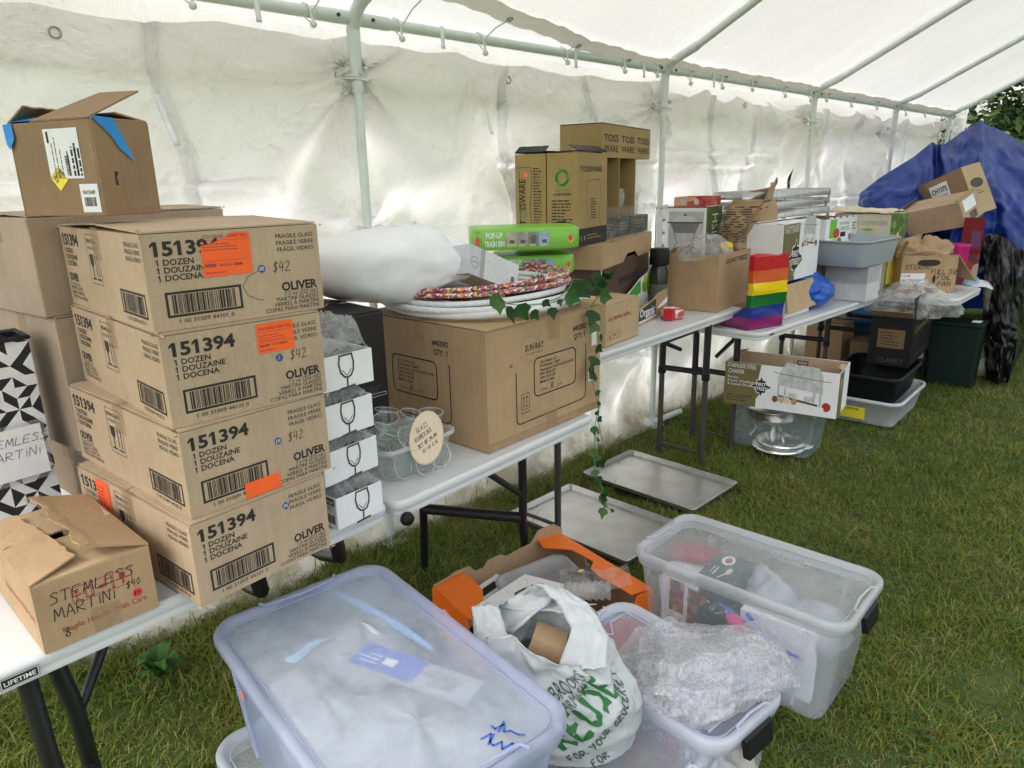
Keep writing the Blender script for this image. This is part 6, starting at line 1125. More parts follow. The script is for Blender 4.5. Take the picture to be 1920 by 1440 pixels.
def tarp():
    BT = pm('blue tarpaulin', (.010, .036, .225), .38, var=.25, vs=3, bump=.8, bs=6, spec=.35)
    T = thing('blue_tarp', 'dark blue tarpaulin draped in a peak over a heap by the open tent end', 'tarpaulin', (0, 0, 0))
    rid = [((1606, 398), 7.0), ((1612, 362), 7.0), ((1650, 333), 7.05), ((1712, 295), 7.3), ((1748, 266), 7.5), ((1768, 273), 7.6), ((1800, 250), 7.8), ((1836, 228), 8.0), ((1880, 246), 8.1), ((1925, 272), 8.1), ((1990, 330), 8.0), ((2060, 420), 7.8)]
    low = [((1612, 420), 6.9), ((1640, 450), 6.75), ((1680, 480), 6.7), ((1720, 500), 6.72), ((1745, 505), 6.75), ((1768, 505), 6.72), ((1800, 505), 6.75), ((1836, 505), 6.8), ((1876, 490), 6.75), ((1920, 512), 6.7), ((1990, 560), 6.7), ((2060, 600), 6.9)]
    Rg = [atd(u, v, d) for (u, v), d in rid]; Lw = [atd(u, v, d) for (u, v), d in low]
    def samp(P, u):
        x = u*(len(P)-1); i = min(int(x), len(P)-2); return P[i].lerp(P[i+1], x-i)
    def front(u, v):
        a, b = samp(Rg, u), samp(Lw, u); p = a.lerp(b, v); bul = sin(pi*v)*.16; fw_ = Vector((-p.x, -p.y, 0)).normalized()
        f = .10*ridged((u*7+v*.8, v*1.2, 1))*min(1, v*4+.1)+.06*nz((u*9, v*4, 3), 1, 4)+.022*ridged((u*20+v*5, v*7, 4))+.03*ridged((u*6-v*6, v*3, 8))*min(1, v*3)+.10*abs(mn.noise(Vector((u*8+v*2, v*3.5-u*4, 12))))+.05*abs(mn.noise(Vector((u*18-v*4, v*8+u*5, 15))))+.03*sin(u*46+v*5+3*mn.noise(Vector((u*4, v*3, 2))))*v
        g = math.exp(-((u-.40)/.028)**2)*(.22*(1-v)+.04); g2 = math.exp(-((u-.655+.03*v)/.02)**2)*.14*min(1, v*3+.15)*(1-.4*v)
        return p+fw_*(bul+f-g+g2)+Vector((0, 0, .03*nz((u*12, v*7, 5), 1, 3)*min(1, v*5)))
    def back(u, v):
        a = front(u, 0); out = Vector((a.x, a.y, 0)).normalized(); return a+out*(v*1.5)+Vector((0, 0, -v*v*(a.z-.05)))+out*.05*nz((u*9, v*4, 8))*v
    mb = MB(); mb.grid(lambda u, v: front(u, v), 130, 60, BT); mb.grid(lambda u, v: back(u, v), 130, 14, BT); mb.build('tarp_sheet', T)
    BS = pm('black polythene', (.007, .007, .008), .24, bump=.35, bs=9, spec=.3)
    rows = [[((1842, 438), 6.62), ((1880, 442), 6.62), ((1920, 468), 6.62), ((1960, 510), 6.8)], [((1846, 500), 6.5), ((1880, 500), 6.42), ((1915, 520), 6.5), ((1950, 560), 6.8)], [((1843, 590), 6.5), ((1875, 590), 6.35), ((1905, 600), 6.45), ((1925, 620), 6.8)], [((1845, 650), 6.5), ((1880, 655), 6.3), ((1908, 640), 6.4), ((1918, 650), 6.7)], [((1850, 712), 6.42), ((1872, 716), 6.33), ((1890, 715), 6.38), ((1896, 700), 6.6)]]
    G_ = [[atd(u, v, d) for (u, v), d in r] for r in rows]
    def bs(u, v):
        y = v*4; j = min(int(y), 3); return samp(G_[j], u).lerp(samp(G_[j+1], u), y-j)
    def sh(u, v):
        p = bs(u, v); fw_ = Vector((-p.x, -p.y, 0)).normalized(); return p+fw_*(.06*ridged((u*2.2+.5*v, v*2.2, 3))+.02*nz((u*5, v*5, 1), 1, 2)+.07*abs(mn.noise(Vector((u*5+v*2, v*7-u*3, 6))))+.03*abs(mn.noise(Vector((u*11, v*14, 9)))))
    T = thing('black_polythene', 'crinkled black plastic sheeting hanging below the blue tarp beside the last table', 'plastic sheeting', (0, 0, 0)); mb = MB(); mb.grid(sh, 50, 70, BS); mb.grid(lambda u, v: sh(u, v)+Vector((sh(u, v).x, sh(u, v).y, 0)).normalized()*.28*sin(pi*u), 30, 30, BS); mb.build('sheet', T, solid=.002)
# ------------------------------------------------------------------ things under the tables
def under_tables():
    TG = _m['grey tub plastic']
    def bus_tub(lab, c, L_, D, H, m, rot):
        T = thing('bus_tub', lab, 'tub', c, radians(rot), 'stacked bus tubs'); mb = MB(); mb.loft([rr(L_*.84, D*.80, .05, 0), rr(L_*.86, D*.82, .06, .01), rr(L_*.96, D*.95, .07, H-.03), rr(L_, D, .08, H-.026), rr(L_+.01, D+.01, .08, H-.012), rr(L_, D, .08, H), rr(L_*.95, D*.93, .07, H-.004), rr(L_*.84, D*.80, .06, .014)], m, (True, True)); mb.build('tub_body', T); return T
    c = Vector((4.98, 1.50, 0)); Tg = bus_tub('pale grey bus tub with a yellow note, bottom of the stack under the tables', c, .70, .46, .175, pm('pale grey tub plastic', (.50, .53, .56), .4), 3); EXC.append((c.x, c.y, .30, .19, .05))
    fr = Fr((-.335, -.186, .03), (1, 0, 0), (0, -.18, .98)); fr = Fr((-.318, .12, .035), (0, -1, 0), (-.18, 0, .98)); sticker(Tg, fr, .0, .0, .15, .085, YELLOW, lambda mb, f_, a, b: mb.hand(f_, 'SORGHUM', a*.2, b*.7, b*.2, .002, PEN, .1, 3), 'yellow_note', c=.012)
    bus_tub('black bus tub nested in the pale grey one', c+Vector((.03, .03, .13)), .66, .44, .185, BLACKPL, 4)
    A = at(1703, 690, .318); R = 6; d = fit(A, R+90, 1624); w = fit(A, R, 1741); h = zat(1710, 597, A)-.318; BX = pm('black carton print', (.010, .010, .011), .5, spec=.2); GO = pm('gold ink', (.30, .22, .06), .4, .3)
    T = thing('black_wine_carton', 'black carton lettered CLARET with gold label and clear film on top, under the tables', 'carton', A, radians(R)); mb = MB(); shell(mb, w, d, h, BX, KIN); f = faces(w, d, h); F, Lf = f['front'], f['left']; mb.text(F, 'COPPOLA', w*.5, h*.66, h*.16, GO, .02, align='c', w=w*.8); mb.text(Lf, 'CLARET', d*.55, h*.06, h*.13, pm('dim ink', (.05, .05, .05), .4), .01, align='c', w=d*.62); mb.text(F, 'CLARET', w*.5, h*.12, h*.1, _m['dim ink'], .01, align='c', w=w*.6); lb = pm('gold brown label', (.16, .10, .04), .45); mb.rect(Lf, d*.2, h*.36, d*.83, h*.74, lb, .0012); dashes(mb, Lf, d*.27, h*.66, d*.45, 5, h*.06, INK, 3, .002); mb.build('body', T, bevel=.003)
    flap(T, 'front', w, d, h, .13, -8, BX); flap(T, 'left', w, d, h, .10, 60, KIN)
    FILM2 = _m['loose clear plastic']
    def S_(u, v):
        th, ph = 2*pi*u, pi*.5*v; r_ = 1+.30*nz((cos(th)*1.6, sin(th)*1.6, v*2), 1, 4)+.16*ridged((cos(th)*2.6, sin(th)*2.6, v*4)); return Vector((cos(th)*cos(ph)*.29*r_, sin(th)*cos(ph)*.24*r_, sin(ph)*.16*r_-.03))
    T = thing('clear_plastic_bag', 'crumpled clear plastic film heaped on the black wine carton', 'plastic bag', A+Vector((w*.5, d*.48, h+.02)), .5); mb = MB(); mb.grid(S_, 60, 26, trans('white cloudy film', (.86, .85, .84), .34, .08, .2, 10, .9, 26), True); mb.build('film', T)
    GR = pm('dark green plastic', (.004, .016, .012), .42, spec=.3); A = at(1819, 731, 0); R = 3; d = .30; w = .20; h = zat(1826, 608, A)
    T = thing('green_bin', 'dark green upright file bin standing in the grass right of the black carton', 'bin', A, radians(R)); mb = MB(); mb.loft([[Vector((0, 0, 0)), Vector((w, 0, 0)), Vector((w, d, 0)), Vector((0, d, 0))], [Vector((0, -.01, h-.03)), Vector((w+.02, -.01, h-.03)), Vector((w+.02, d+.02, h-.03)), Vector((0, d+.02, h-.03))]], GR, (True, True), False); mb.build('bin_body', T, bevel=.012); mb = MB(); mb.box(-.015, w+.03, -.02, d+.03, h-.03, h, GR); mb.build('lid', T, bevel=.008); mb = MB(); mb.rect(Fr((0, 0, h), (1, 0, 0), (0, 1, 0)), w*.3, .01, w*.8, .07, PAPER, .001); mb.build('label_sheet', T); mb = MB(); mb.box(w*.45, w*.55, -.02, -.008, h*.55, h*.7, BLACKPL); mb.build('latch', T); EXC.append((A.x+w/2, A.y+d/2, w/2, d/2, 0))
    CB = pm('cream bowl', (.60, .58, .48), .35); P = at(1848, 706, 0)
    T = thing('bowl_stack', 'stack of cream bowls in the grass beside the green bin', 'bowls', P+Vector((.02, .06, 0)))
    for k in range(5): mb = MB(); mb.lathe([(.05, .0), (.10, .05), (.115, .075), (.118, .08), (.112, .08), (.09, .05), (.001, .01)], CB, 26, (0, 0, .018*k)); mb.build('bowl', T)
    P = at(1746, 690, 0); T = thing('plate_stack', 'stack of white plates under the last table left of the green bin', 'plates', P+Vector((.05, .1, 0)))
    for k in range(6): mb = MB(); mb.lathe([(.07, 0), (.12, .014), (.122, .017), (.068, .006), (.001, .005)], pm('white plate', (.7, .7, .68), .3), 26, (0, 0, .014*k)); mb.build('plate', T)
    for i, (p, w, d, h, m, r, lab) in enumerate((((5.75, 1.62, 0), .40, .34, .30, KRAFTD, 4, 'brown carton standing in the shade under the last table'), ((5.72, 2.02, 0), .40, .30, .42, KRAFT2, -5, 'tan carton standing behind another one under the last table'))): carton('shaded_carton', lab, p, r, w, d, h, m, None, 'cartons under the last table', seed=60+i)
    mb = MB(); p = at(1600, 618, 0); BB = pm('blue barrel plastic', (.02, .11, .24), .4)
    T = thing('blue_tub', 'round blue plastic tub in the shade beneath the tables', 'tub', Vector((6.25, 2.1, 0))); mb.lathe([(.001, 0), (.26, 0), (.31, .03), (.36, .40), (.38, .41), (.38, .44), (.35, .44), (.30, .06), (.001, .04)], BB, 36); mb.build('tub_body', T)
    # clear bin with chafing dish, open chafer carton on it
    A = at(1520, 868, 0); R = 3; d = fit(A, R+90, 1357); w = fit(A, R, 1556)*.9; h = .285; CB2 = trans('pale blue clear plastic', (.62, .72, .76), .30, .2, .05, 4)
    c = A+Matrix.Rotation(radians(R), 3, 'Z') @ Vector((w/2, d/2, 0)); T = thing('clear_bin', 'clear bluish bin holding a steel chafing dish, under the table by the table legs', 'plastic bin', c, radians(R)); mb = MB(); mb.loft([rr(w*.84, d*.86, .05, .004), rr(w*.87, d*.89, .05, .02), rr(w*.98, d*.98, .05, h-.012), rr(w+.01, d+.01, .055, h-.01), rr(w+.012, d+.012, .055, h)], CB2, (True, False)); mb.build('bin_body', T); EXC.append((c.x, c.y, w*.42, d*.43, radians(R)))
    for k in range(3):
        mb = MB(); mb.tube([Vector((w*.43, -d*.3+k*d*.3, .02)), Vector((w*.492, -d*.33+k*d*.33, h-.015))], .008, CB2, 6); mb.build('rib', T)
    q = c+Vector((-.02, .02, .01)); T = thing('chafing_dish', 'steel chafing dish on its stand inside the clear bluish bin', 'chafing dish', q); mb = MB(); mb.lathe([(.001, .15), (.10, .155), (.15, .19), (.155, .235), (.165, .238), (.16, .243), (.145, .20), (.001, .17)], STEEL, 30); mb.build('bowl', T); mb = MB(); mb.lathe([(.02, .06), (.025, .15)], STEEL, 16); mb.build('stem', T)
    for k in range(3): a = 2*pi*k/3; mb = MB(); mb.tube([(.13*cos(a), .13*sin(a), .19), (.09*cos(a), .09*sin(a), .10), (.12*cos(a), .12*sin(a), .05)], .008, STEEL, 6); mb.build('leg', T)
    for k, (x, y, r) in enumerate(((-.03, -.06, .15), (.0, -.06, .14), (.06, -.16, .07))): mb = MB(); mb.lathe([(r, .0), (r, .012), (r*.9, .018), (r*.4, .026), (.001, .028)], STEEL, 28); tag(mb.build('dish_lid', None, q+Vector((x, y, .012+.022*(k == 1)))), 'round steel lid lying flat in the bottom of the clear bluish bin', 'lid', 'steel lids inside the clear bluish bin')
    A = at(1567, 786, .29); R = 11; d = fit(A, R+90, 1356); w = .30; h = zat(1580, 702, A)-.29; OL = _m['olive brown print']
    T = thing('chafer_carton', 'open white and olive chafer carton lying on the clear bin beneath the table', 'carton', A, radians(R), 'chafer cartons'); mb = MB(); shell(mb, w, d, h, PAPER, KRAFT); f = faces(w, d, h); Lf, F = f['left'], f['front']; mb.poly([Lf(a*d, b*h, .0008) for a, b in ((0, 0), (.30, 0), (.30, .2), (.34, .35), (.30, .5), (.33, 1), (0, 1))], OL); mb.text(Lf, 'STAINLESS STEEL', d*.02, h*.88, h*.13, WHITE, 0, c=.0014, w=d*.27); mb.text(Lf, 'CHAFER', d*.03, h*.74, h*.14, WHITE, 0, c=.0014, w=d*.15)
    for k, s_ in enumerate(('Parties,', 'Events, Weddings', '& Special Occasions')): mb.text(Lf, s_, d*.03, h*(.62-.08*k), h*.085, WHITE, 0, c=.0014)
    BADGE(mb, Lf, d*.34, h*.50, d*.15); CHPRINT(mb, Lf, d*.68, h*.28, d*.42, True); mb.rect(F, 0, 0, w*.42, h, OL, .0008); dashes(mb, F, w*.08, h*.8, w*.25, 3, .014, WHITE, 2, .0014); dashes(mb, Lf, d*.03, h*.22, d*.24, 3, .015, INK, 2, .0014)
    mb.build('body', T, bevel=.002); dot(T, F, w*.2, h*.62, .012, ORANGEDOT); flap(T, 'back', w, d, h, .05, -75, KRAFT, [(0, 0), (w*.5, 0), (w*.45, .05), (0, .05)]); flap(T, 'front', w, d, h, .03, -80, KRAFT, [(w*.3, 0), (w*.7, 0), (w*.66, .03), (w*.34, .03)])
    # sheet pans lying on the grass
    for k, (p, L_, W_, rot, lab) in enumerate((((2.985, 1.905), .665, .457, 91.2, 'farther aluminium sheet pan lying on the grass'), ((2.385, 1.86), .665, .457, 91.5, 'nearer aluminium sheet pan lying on the grass, partly behind the orange fruit box'))):
        mb = MB(); mb.loft([rr(L_-.03, W_-.03, .012, .012), rr(L_-.022, W_-.022, .02, .013), rr(L_-.004, W_-.004, .022, .034), rr(L_+.004, W_+.004, .022, .036), rr(L_+.006, W_+.006, .022, .032), rr(L_+.002, W_+.002, .022, .030), rr(L_-.02, W_-.02, .02, .008)], ALU, (True, True)); mb.add(rr(L_-.03, W_-.03, .012, .0122), [tuple(range(24))], ALU)
        tag(mb.build('sheet_pan', None, (*p, .012), (radians(1), radians(-.8), radians(rot))), lab, 'sheet pan', 'aluminium sheet pans on the grass'); EXC.append((p[0], p[1], L_/2-.01, W_/2-.01, radians(rot)))
    DK = leafmat('dock leaf', [(.03, .10, .015), (.06, .16, .03)]); rng = random.Random(4); T = thing('dock_weed', 'broad leaved weed growing at the foot of the tent wall under the near table', 'weed', at(300, 1270, 0)); 
    for k in range(14):
        a = rng.uniform(0, 6.28); l = rng.uniform(.05, .10); d_ = Vector((cos(a), sin(a), 0)); s_ = Vector((-sin(a), cos(a), 0)); mb = MB(); mb.grid(lambda u, v: d_*l*v+s_*(u-.5)*.045*sin(pi*min(.98, v*.9+.08))**.7+Vector((0, 0, .07*sin(v*2.2)*(.6+.4*(k % 3))+abs(u-.5)*.012)), 5, 9, DK); mb.build('leaf', T)
fifth_table(); tarp(); under_tables()
# ------------------------------------------------------------------ bins on the grass
CLR = trans('clear storage plastic', (.80, .83, .95), .34, .22, .09, 3); CLRL = trans('clear lid plastic', (.86, .88, .93), .30, .18, .08, 3.2, .15, 9); RIM = trans('thick bin rim', (.80, .83, .93), .72, .25, .05, 3)
FROST = trans('dusty lid plastic', (.66, .71, .80), .5, .3, .1, 3.2, stops=[(.30, (.24,)*3), (.42, (.42,)*3), (.55, (.56,)*3), (.75, (.68,)*3)])
def storage_bin(name, lab, c, rot, L_, W_, H, body=None, lid='flat', lidm=None, latches=True, grp='clear lidded storage bins', taper=.84, z=0, rim=None, flip=1):
    """long side along local x"""
    T = thing(name, lab, 'storage bin', c, radians(rot), grp); body = body or CLR; rim = rim or RIM; lidm = lidm or CLRL; mb = MB()
    mb.loft([rr(L_*taper, W_*taper, .04, .004, 7), rr(L_*(taper+.02), W_*(taper+.02), .05, .02, 7), rr(L_*.93, W_*.92, .055, H*.72, 7), rr(L_*.95, W_*.94, .055, H-.05, 7)], body, (True, False)); mb.loft([rr(L_*.95, W_*.94, .055, H-.05, 7), rr(L_*.985, W_*.98, .06, H-.045, 7), rr(L_*.99, W_*.985, .06, H-.022, 7)], rim); mb.build('bin_body', T)
    for sy in (-1, 1):
        for k in (-.36, .36): mb = MB(); mb.tube([Vector((L_*k*taper, sy*W_*.43, .03)), Vector((L_*k*.95, sy*W_*.468, H-.06))], .007, body, 6); mb.build('rib', T)
    if lid:
        mb = MB(); o = [rr(L_, W_, .065, H-.028, 9), rr(L_+.008, W_+.008, .07, H-.022, 9), rr(L_+.008, W_+.008, .07, H-.006, 9), rr(L_, W_, .066, H, 9), rr(L_-.02, W_-.02, .058, H+.001, 9), rr(L_-.032, W_-.032, .053, H-.004, 9), rr(L_-.042, W_-.042, .05, H-.014, 9)]; mb.loft(o, rim); mb.build('lid_rim', T)
        mb = MB(); mb.add(rr(L_-.042, W_-.042, .05, H-.0135, 9), [tuple(range(40))], lidm)
        e = rr(L_-.052, W_-.052, .045, H-.012, 9); mb.build('lid', T)
        mb = MB(); mb.tube(e, .0022, rim, 5, True)
        for sx in (-1, 1): mb.tube([Vector((sx*L_*.5, -W_*.22, H+.002)), Vector((sx*L_*.475, -W_*.2, H+.003)), Vector((sx*L_*.465, 0, H+.003)), Vector((sx*L_*.475, W_*.2, H+.003)), Vector((sx*L_*.5, W_*.22, H+.002))], .004, rim, 6)
        FL_ = Fr((0, 0, H-.0125), (flip, 0, 0), (0, flip, 0)); mb.frame(FL_, L_*.02, W_*.22, L_*.2, W_*.36, .002, rim, .001); dashes(mb, FL_, L_*.035, W_*.33, L_*.15, 4, .011, rim, 3, .001, .25); mb.build('lid_moulding', T)
    if latches:
        for sx in (-1, 1):
            mb = MB(); x = sx*(L_*.5+.006); mb.add([Vector((x-sx*.010, -.06, H-.016)), Vector((x-sx*.010, .06, H-.016)), Vector((x+sx*.006, .057, H-.028)), Vector((x+sx*.006, -.057, H-.028)), Vector((x+sx*.016, .05, H-.078)), Vector((x+sx*.016, -.05, H-.078)), Vector((x-sx*.004, .05, H-.082)), Vector((x-sx*.004, -.05, H-.082))], [(0, 1, 2, 3), (3, 2, 4, 5), (5, 4, 6, 7), (1, 6, 4, 2), (0, 3, 5, 7), (0, 7, 6, 1)] , BLACKPL); mb.build('latch', T, bevel=.003)
    return T
def bins():
    # B1: big frosted bin stacked on another one
    Lp, Tp, Rp = at(392, 1168, .62), at(716, 1062, .62), at(1068, 1335, .62); X = Tp-Rp; L_ = X.length+.06; rot = math.degrees(atan2(X.y, X.x)); W_ = (Tp-Lp).length+.02; ctr = (Lp+Rp)/2; ctr -= X.normalized()*.012
    ux = X.normalized(); ctr.z = 0; W_ *= .98
    storage_bin('storage_bin', 'clear lidded bin mostly hidden beneath the large frosted blue bin', ctr+Vector((-.035, .01, 0)), rot, L_*.98, W_, .318, None)
    B1 = storage_bin('storage_bin', 'large frosted bluish lidded bin in the foreground, dusty lid, blue packs inside', ctr+Vector((0, 0, .318)), rot, L_, W_, .302, trans('frosted blue plastic', (.54, .60, .80), .5, .2, .08, 3), 'flat', FROST, flip=-1, rim=trans('frosted blue rim', (.56, .60, .78), .5, .25, .05, 3)); EXC.append((ctr.x, ctr.y, L_*.44, W_*.44, radians(rot)))
    M = Matrix.Translation(ctr+Vector((0, 0, .318))) @ Matrix.Rotation(radians(rot), 4, 'Z'); P = lambda x, y, z: M @ Vector((x, y, z))
    mb = MB(); mb.disc(Fr((0, 0, 0), (1, 0, 0), (0, 0, 1)), 0, 0, .011, .011, ORANGEDOT, 0); q = at(436, 1280, .52); lf = onY(436, 1280, Lp.y-.01)
    mb = MB(); fr2 = Fr((L_*.30, W_*.459, .2), (-1, 0, 0), (0, .04, 1)); mb.disc(fr2, 0, 0, .011, .013, ORANGEDOT, .004); o = mb.build('price_dot', B1)
    WH = pm('white cloudy filling', (.40, .42, .46), .22, var=.1, bump=.6, bs=24); BLp = pm('pale blue filling', (.30, .52, .85), .5, var=.2)
    def lump(name, lab, cat, x, y, z, rx, ry, rz, m, seed, grp=None, a=.3, rz_=0):
        mb = MB(); mb.grid(lambda u, v: (lambda th, ph, r_: Vector((cos(th)*cos(ph)*rx*r_, sin(th)*cos(ph)*ry*r_, sin(ph)*rz*r_)))(2*pi*u, pi*(v-.5), 1+a*nz((cos(2*pi*u)*1.4+seed, sin(2*pi*u)*1.4, v*2), 1, 4)+.10*ridged((cos(2*pi*u)*2.3+seed, sin(2*pi*u)*2.3, v*4))), 34, 18, m, True); return tag(mb.build(name, None, P(x, y, z), radians(rot)+rz_), lab, cat, grp)
    lump('foam_lump', 'white packing lump under the dusty lid near the far corner of the frosted bin', 'packing', .16, -.06, .21, .12, .09, .07, WH, 1); lump('foam_lump', 'white packing lump filling the near half of the frosted bin', 'packing', -.16, .0, .17, .19, .16, .09, WH, 4); lump('foam_lump', 'white packing lump along the side of the frosted bin', 'packing', .05, .10, .17, .16, .08, .08, WH, 7)
    mb = MB(); fr = Fr((0, 0, 0), (1, 0, 0), (0, 1, 0)); DB = pm('blue glove pack print', (.05, .13, .55), .4, var=.15); mb.slab(fr, [(-.16, -.035), (.13, -.035), (.13, .035), (-.16, .035)], .01, WH); mb.rect(fr, -.03, -.035, .13, .035, DB, .0105); dashes(mb, fr, -.12, .02, .09, 5, .009, INKG, 3, .011); mb.rect(fr, .03, -.01, .06, .012, PAPER, .011); dashes(mb, fr, .07, .015, .05, 3, .012, PAPER, 5, .011); mb.text(fr, '125', .135, .012, .02, INKG, .01, c=.011); tag(mb.build('label_pack', None, at(766, 1262, .592), math.atan2((at(640, 1215, .59)-at(895, 1305, .59)).y, (at(640, 1215, .59)-at(895, 1305, .59)).x)), 'blue and white printed pack pressed under the dusty lid of the frosted bin', 'pack')
    mb = MB(); mb.tube([at(633, 1113, .585), at(690, 1142, .592), at(755, 1180, .592), at(812, 1218, .585)], [.007, .010, .010, .006], BLp, 8); tag(mb.build('zip_strip', None), 'long pale blue zip edge of a bag beneath the frosted bin lid', 'zip edge')
    mb = MB(); mb.grid(lambda u, v: at(535+97*u, 1230-44*u+16*v*sin(pi*min(1, u+.2))+5*sin(u*9), .592+.004*nz((u*5, v*4, 1))), 14, 6, pm('light blue film', (.40, .68, .92), .4)); tag(mb.build('blue_film', None, solid=.003), 'short light blue strip beneath the frosted bin lid', 'strip')
    mb = MB(); f3 = Fr(M.inverted() @ at(922, 1388, .6082), (.35, -.94, 0), (.94, .35, 0)); BLm = pm('blue marker', (.05, .12, .55), .5)
    rng = random.Random(8)
    for k in range(2): mb.line(f3, [(k*.035+rng.uniform(-.012, .012), -.045+.009*i) for i in range(8)], .004, BLm); mb.line(f3, [(k*.035-.012, .0), (k*.035+.014, .004)], .004, BLm)
    tag(mb.build('blue_scribble', B1))
    # B4: tall clear bin on the right
    Tp, Rp, Np, Lp = at(1298, 960, .36), at(1663, 1075, .36), at(1570, 1178, .36), at(1200, 1030, .36); ctr = (Tp+Np)/2; X = Rp-Tp; rot = math.degrees(atan2(X.y, X.x)); L_ = X.length+.03; W_ = (Tp-Lp).length+.015; ctr.z = 0
    B4 = storage_bin('storage_bin', 'tall clear lidded bin at the right, white lid rim, boxes and bags inside', ctr, rot, L_, W_, .36, trans('clear bin wall', (.84, .86, .93), .30, .14, .08, 3), 'flat', CLRL, rim=trans('white bin rim', (.68, .70, .73), .72, .2, .05, 3)); EXC.append((ctr.x, ctr.y, L_*.44, W_*.43, radians(rot)))
    M4 = Matrix.Translation(ctr) @ Matrix.Rotation(radians(rot), 4, 'Z'); Q = lambda x, y, z: M4 @ Vector((x, y, z)); r4 = radians(rot)
    DG = pm('deep green box', (.012, .06, .05), .45); mb = MB(); mb.box(-.075, .075, -.06, .06, -.05, .05, DG); tp = Fr((-.075, -.06, .05), (1, 0, 0), (0, 1, 0)); fr = Fr((-.075, -.06, -.05), (1, 0, 0), (0, 0, 1)); CRm = pm('cream print', (.62, .58, .47), .5)
    for F_ in (tp, fr): mb.disc(F_, .035, .05, .028, .022, PAPER, .001); mb.disc(F_, .035, .052, .018, .012, pm('berry print', (.25, .03, .06), .4), .0015); mb.disc(F_, .09, .078, .02, .009, CRm, .001); mb.line(F_, [(.105, .075), (.14, .06)], .006, CRm, .001); mb.text(F_, 'sweets', .085, .035, .017, PAPER, .01, c=.001); dashes(mb, F_, .085, .025, .04, 1, .009, PAPER, 2)
    s_ = -1 if True else 1
    for k, (x, y, z, lab, ry) in enumerate(((-.06, -.07, .145, 'lower dark green printed box inside the tall clear bin', -.15), (-.09, .0, .255, 'upper dark green printed box under the lid of the tall clear bin', .1))):
        o = mb.build('green_box', None, Q(x, y, z), (0, ry, r4+(pi/2*.0) - pi/2), bevel=.002); tag(o, lab, 'small box', 'dark green boxes in the tall clear bin')
    CW = pm('photo card', (.62, .60, .58), .5); mb = MB(); mb.box(-.09, .09, -.10, .10, -.12, .12, PAPER); ph = wildcol('autumn print', [(.20, .05, .04), (.35, .12, .05), (.10, .10, .06), (.42, .25, .14), (.15, .03, .04)], 40, .5)
    for F_ in (Fr((-.09, -.10, -.12), (1, 0, 0), (0, 0, 1)), Fr((-.09, .10, -.12), (0, -1, 0), (0, 0, 1))): mb.rect(F_, .03, .09, .085, .21, ph, .001); mb.rect(F_, .10, .02, .17, .2, ph, .001)
    tag(mb.build('picture_carton', None, Q(-.20, .03, .14), r4), 'white carton with autumn pictures at the left end inside the tall clear bin', 'carton')
    mb = MB(); mb.box(-.09, .09, -.05, .05, -.01, .01, pm('muted red card', (.34, .05, .06), .5)); tag(mb.build('red_pack', None, Q(-.22, .06, .28), r4+.3), 'red flat pack under the lid of the tall clear bin', 'pack')
    mb = MB(); mb.box(-.115, .115, -.02, .02, -.12, .12, PAPER); tag(mb.build('white_folder', None, Q(.13, -.09, .13), r4+.05), 'white flat box standing against the wall of the tall clear bin', 'flat box')
    BAG = trans('zip bag film', (.88, .88, .9), .42, .15, .15, 8, .7, 30); BZ = pm('blue zip', (.03, .12, .60), .4)
    mb = MB(); mb.grid(lambda u, v: Q(-.02+.25*u, -.13-.012*nz((u*5, v*5, 1), 1, 3)-.02*sin(pi*u), .05+.20*v-.05*u), 24, 16, BAG); T = thing('zip_bag', 'clear zip bag with a blue closure inside the tall clear bin', 'zip bag', (0, 0, 0)); mb.build('bag_film', T); mb = MB(); mb.tube([Q(-.04, -.150, .262), Q(.05, -.155, .235), Q(.13, -.152, .195), Q(.23, -.150, .185)], .0045, BZ, 6); mb.build('zip', T); mb = MB(); mb.tube([Q(.05, -.150, .265), Q(.09, -.158, .24), Q(.12, -.158, .205)], .006, BZ, 6); mb.build('zip', T)
    mb = MB(); f5 = Fr(Q(-.01, -.157, .235), M4.to_3x3() @ Vector((1, 0, -.25)), M4.to_3x3() @ Vector((.1, 0, 1))); mb.disc(f5, .04, .0, .042, .024, PINK, .001, 24); mb.hand(f5, 'PARTIAL', .012, .004, .012, .0014, PEN, .1, 3); mb.hand(f5, 'CRYSTAL', .012, -.014, .012, .0014, PEN, .1, 5); tag(mb.build('pink_note', None), 'fluorescent pink handwritten note stuck to the zip bag in the tall clear bin', 'note')
    for x, y, z, s, lab in ((.06, .02, .22, .075, 'white tissue bundle near the middle of the tall clear bin'), (.2, .0, .2, .085, 'white tissue bundle at the right end of the tall clear bin'), (.0, .08, .23, .06, 'white tissue bundle at the far side of the tall clear bin')):
        mb = MB(); mb.grid(lambda u, v: (lambda th, ph, r_: Vector((cos(th)*cos(ph)*s*1.2*r_, sin(th)*cos(ph)*s*r_, sin(ph)*s*r_)))(2*pi*u, pi*(v-.5), 1+.35*nz((cos(2*pi*u)*1.6+x*9, sin(2*pi*u)*1.6, v*2.2), 1, 4)), 32, 18, WH, True); tag(mb.build('tissue_bundle', None, Q(x, y, z), r4), lab, 'tissue', 'tissue bundles in the tall clear bin')
    # B3 under the bubble wrap, B2 low in front
    Tp, Np, Rp = at(1172, 1122, .33), at(1378, 1392, .33), at(1474, 1288, .33); X = Rp-Tp; rot = math.degrees(atan2(X.y, X.x)); L_ = X.length+.02; W_ = .305
    ux = X.normalized(); uy = Vector((-ux.y, ux.x, 0)); ctr = (Tp+Rp)/2-uy*(-1 if uy.dot(Np-Rp) > 0 else 1)*W_/2; ctr.z = 0
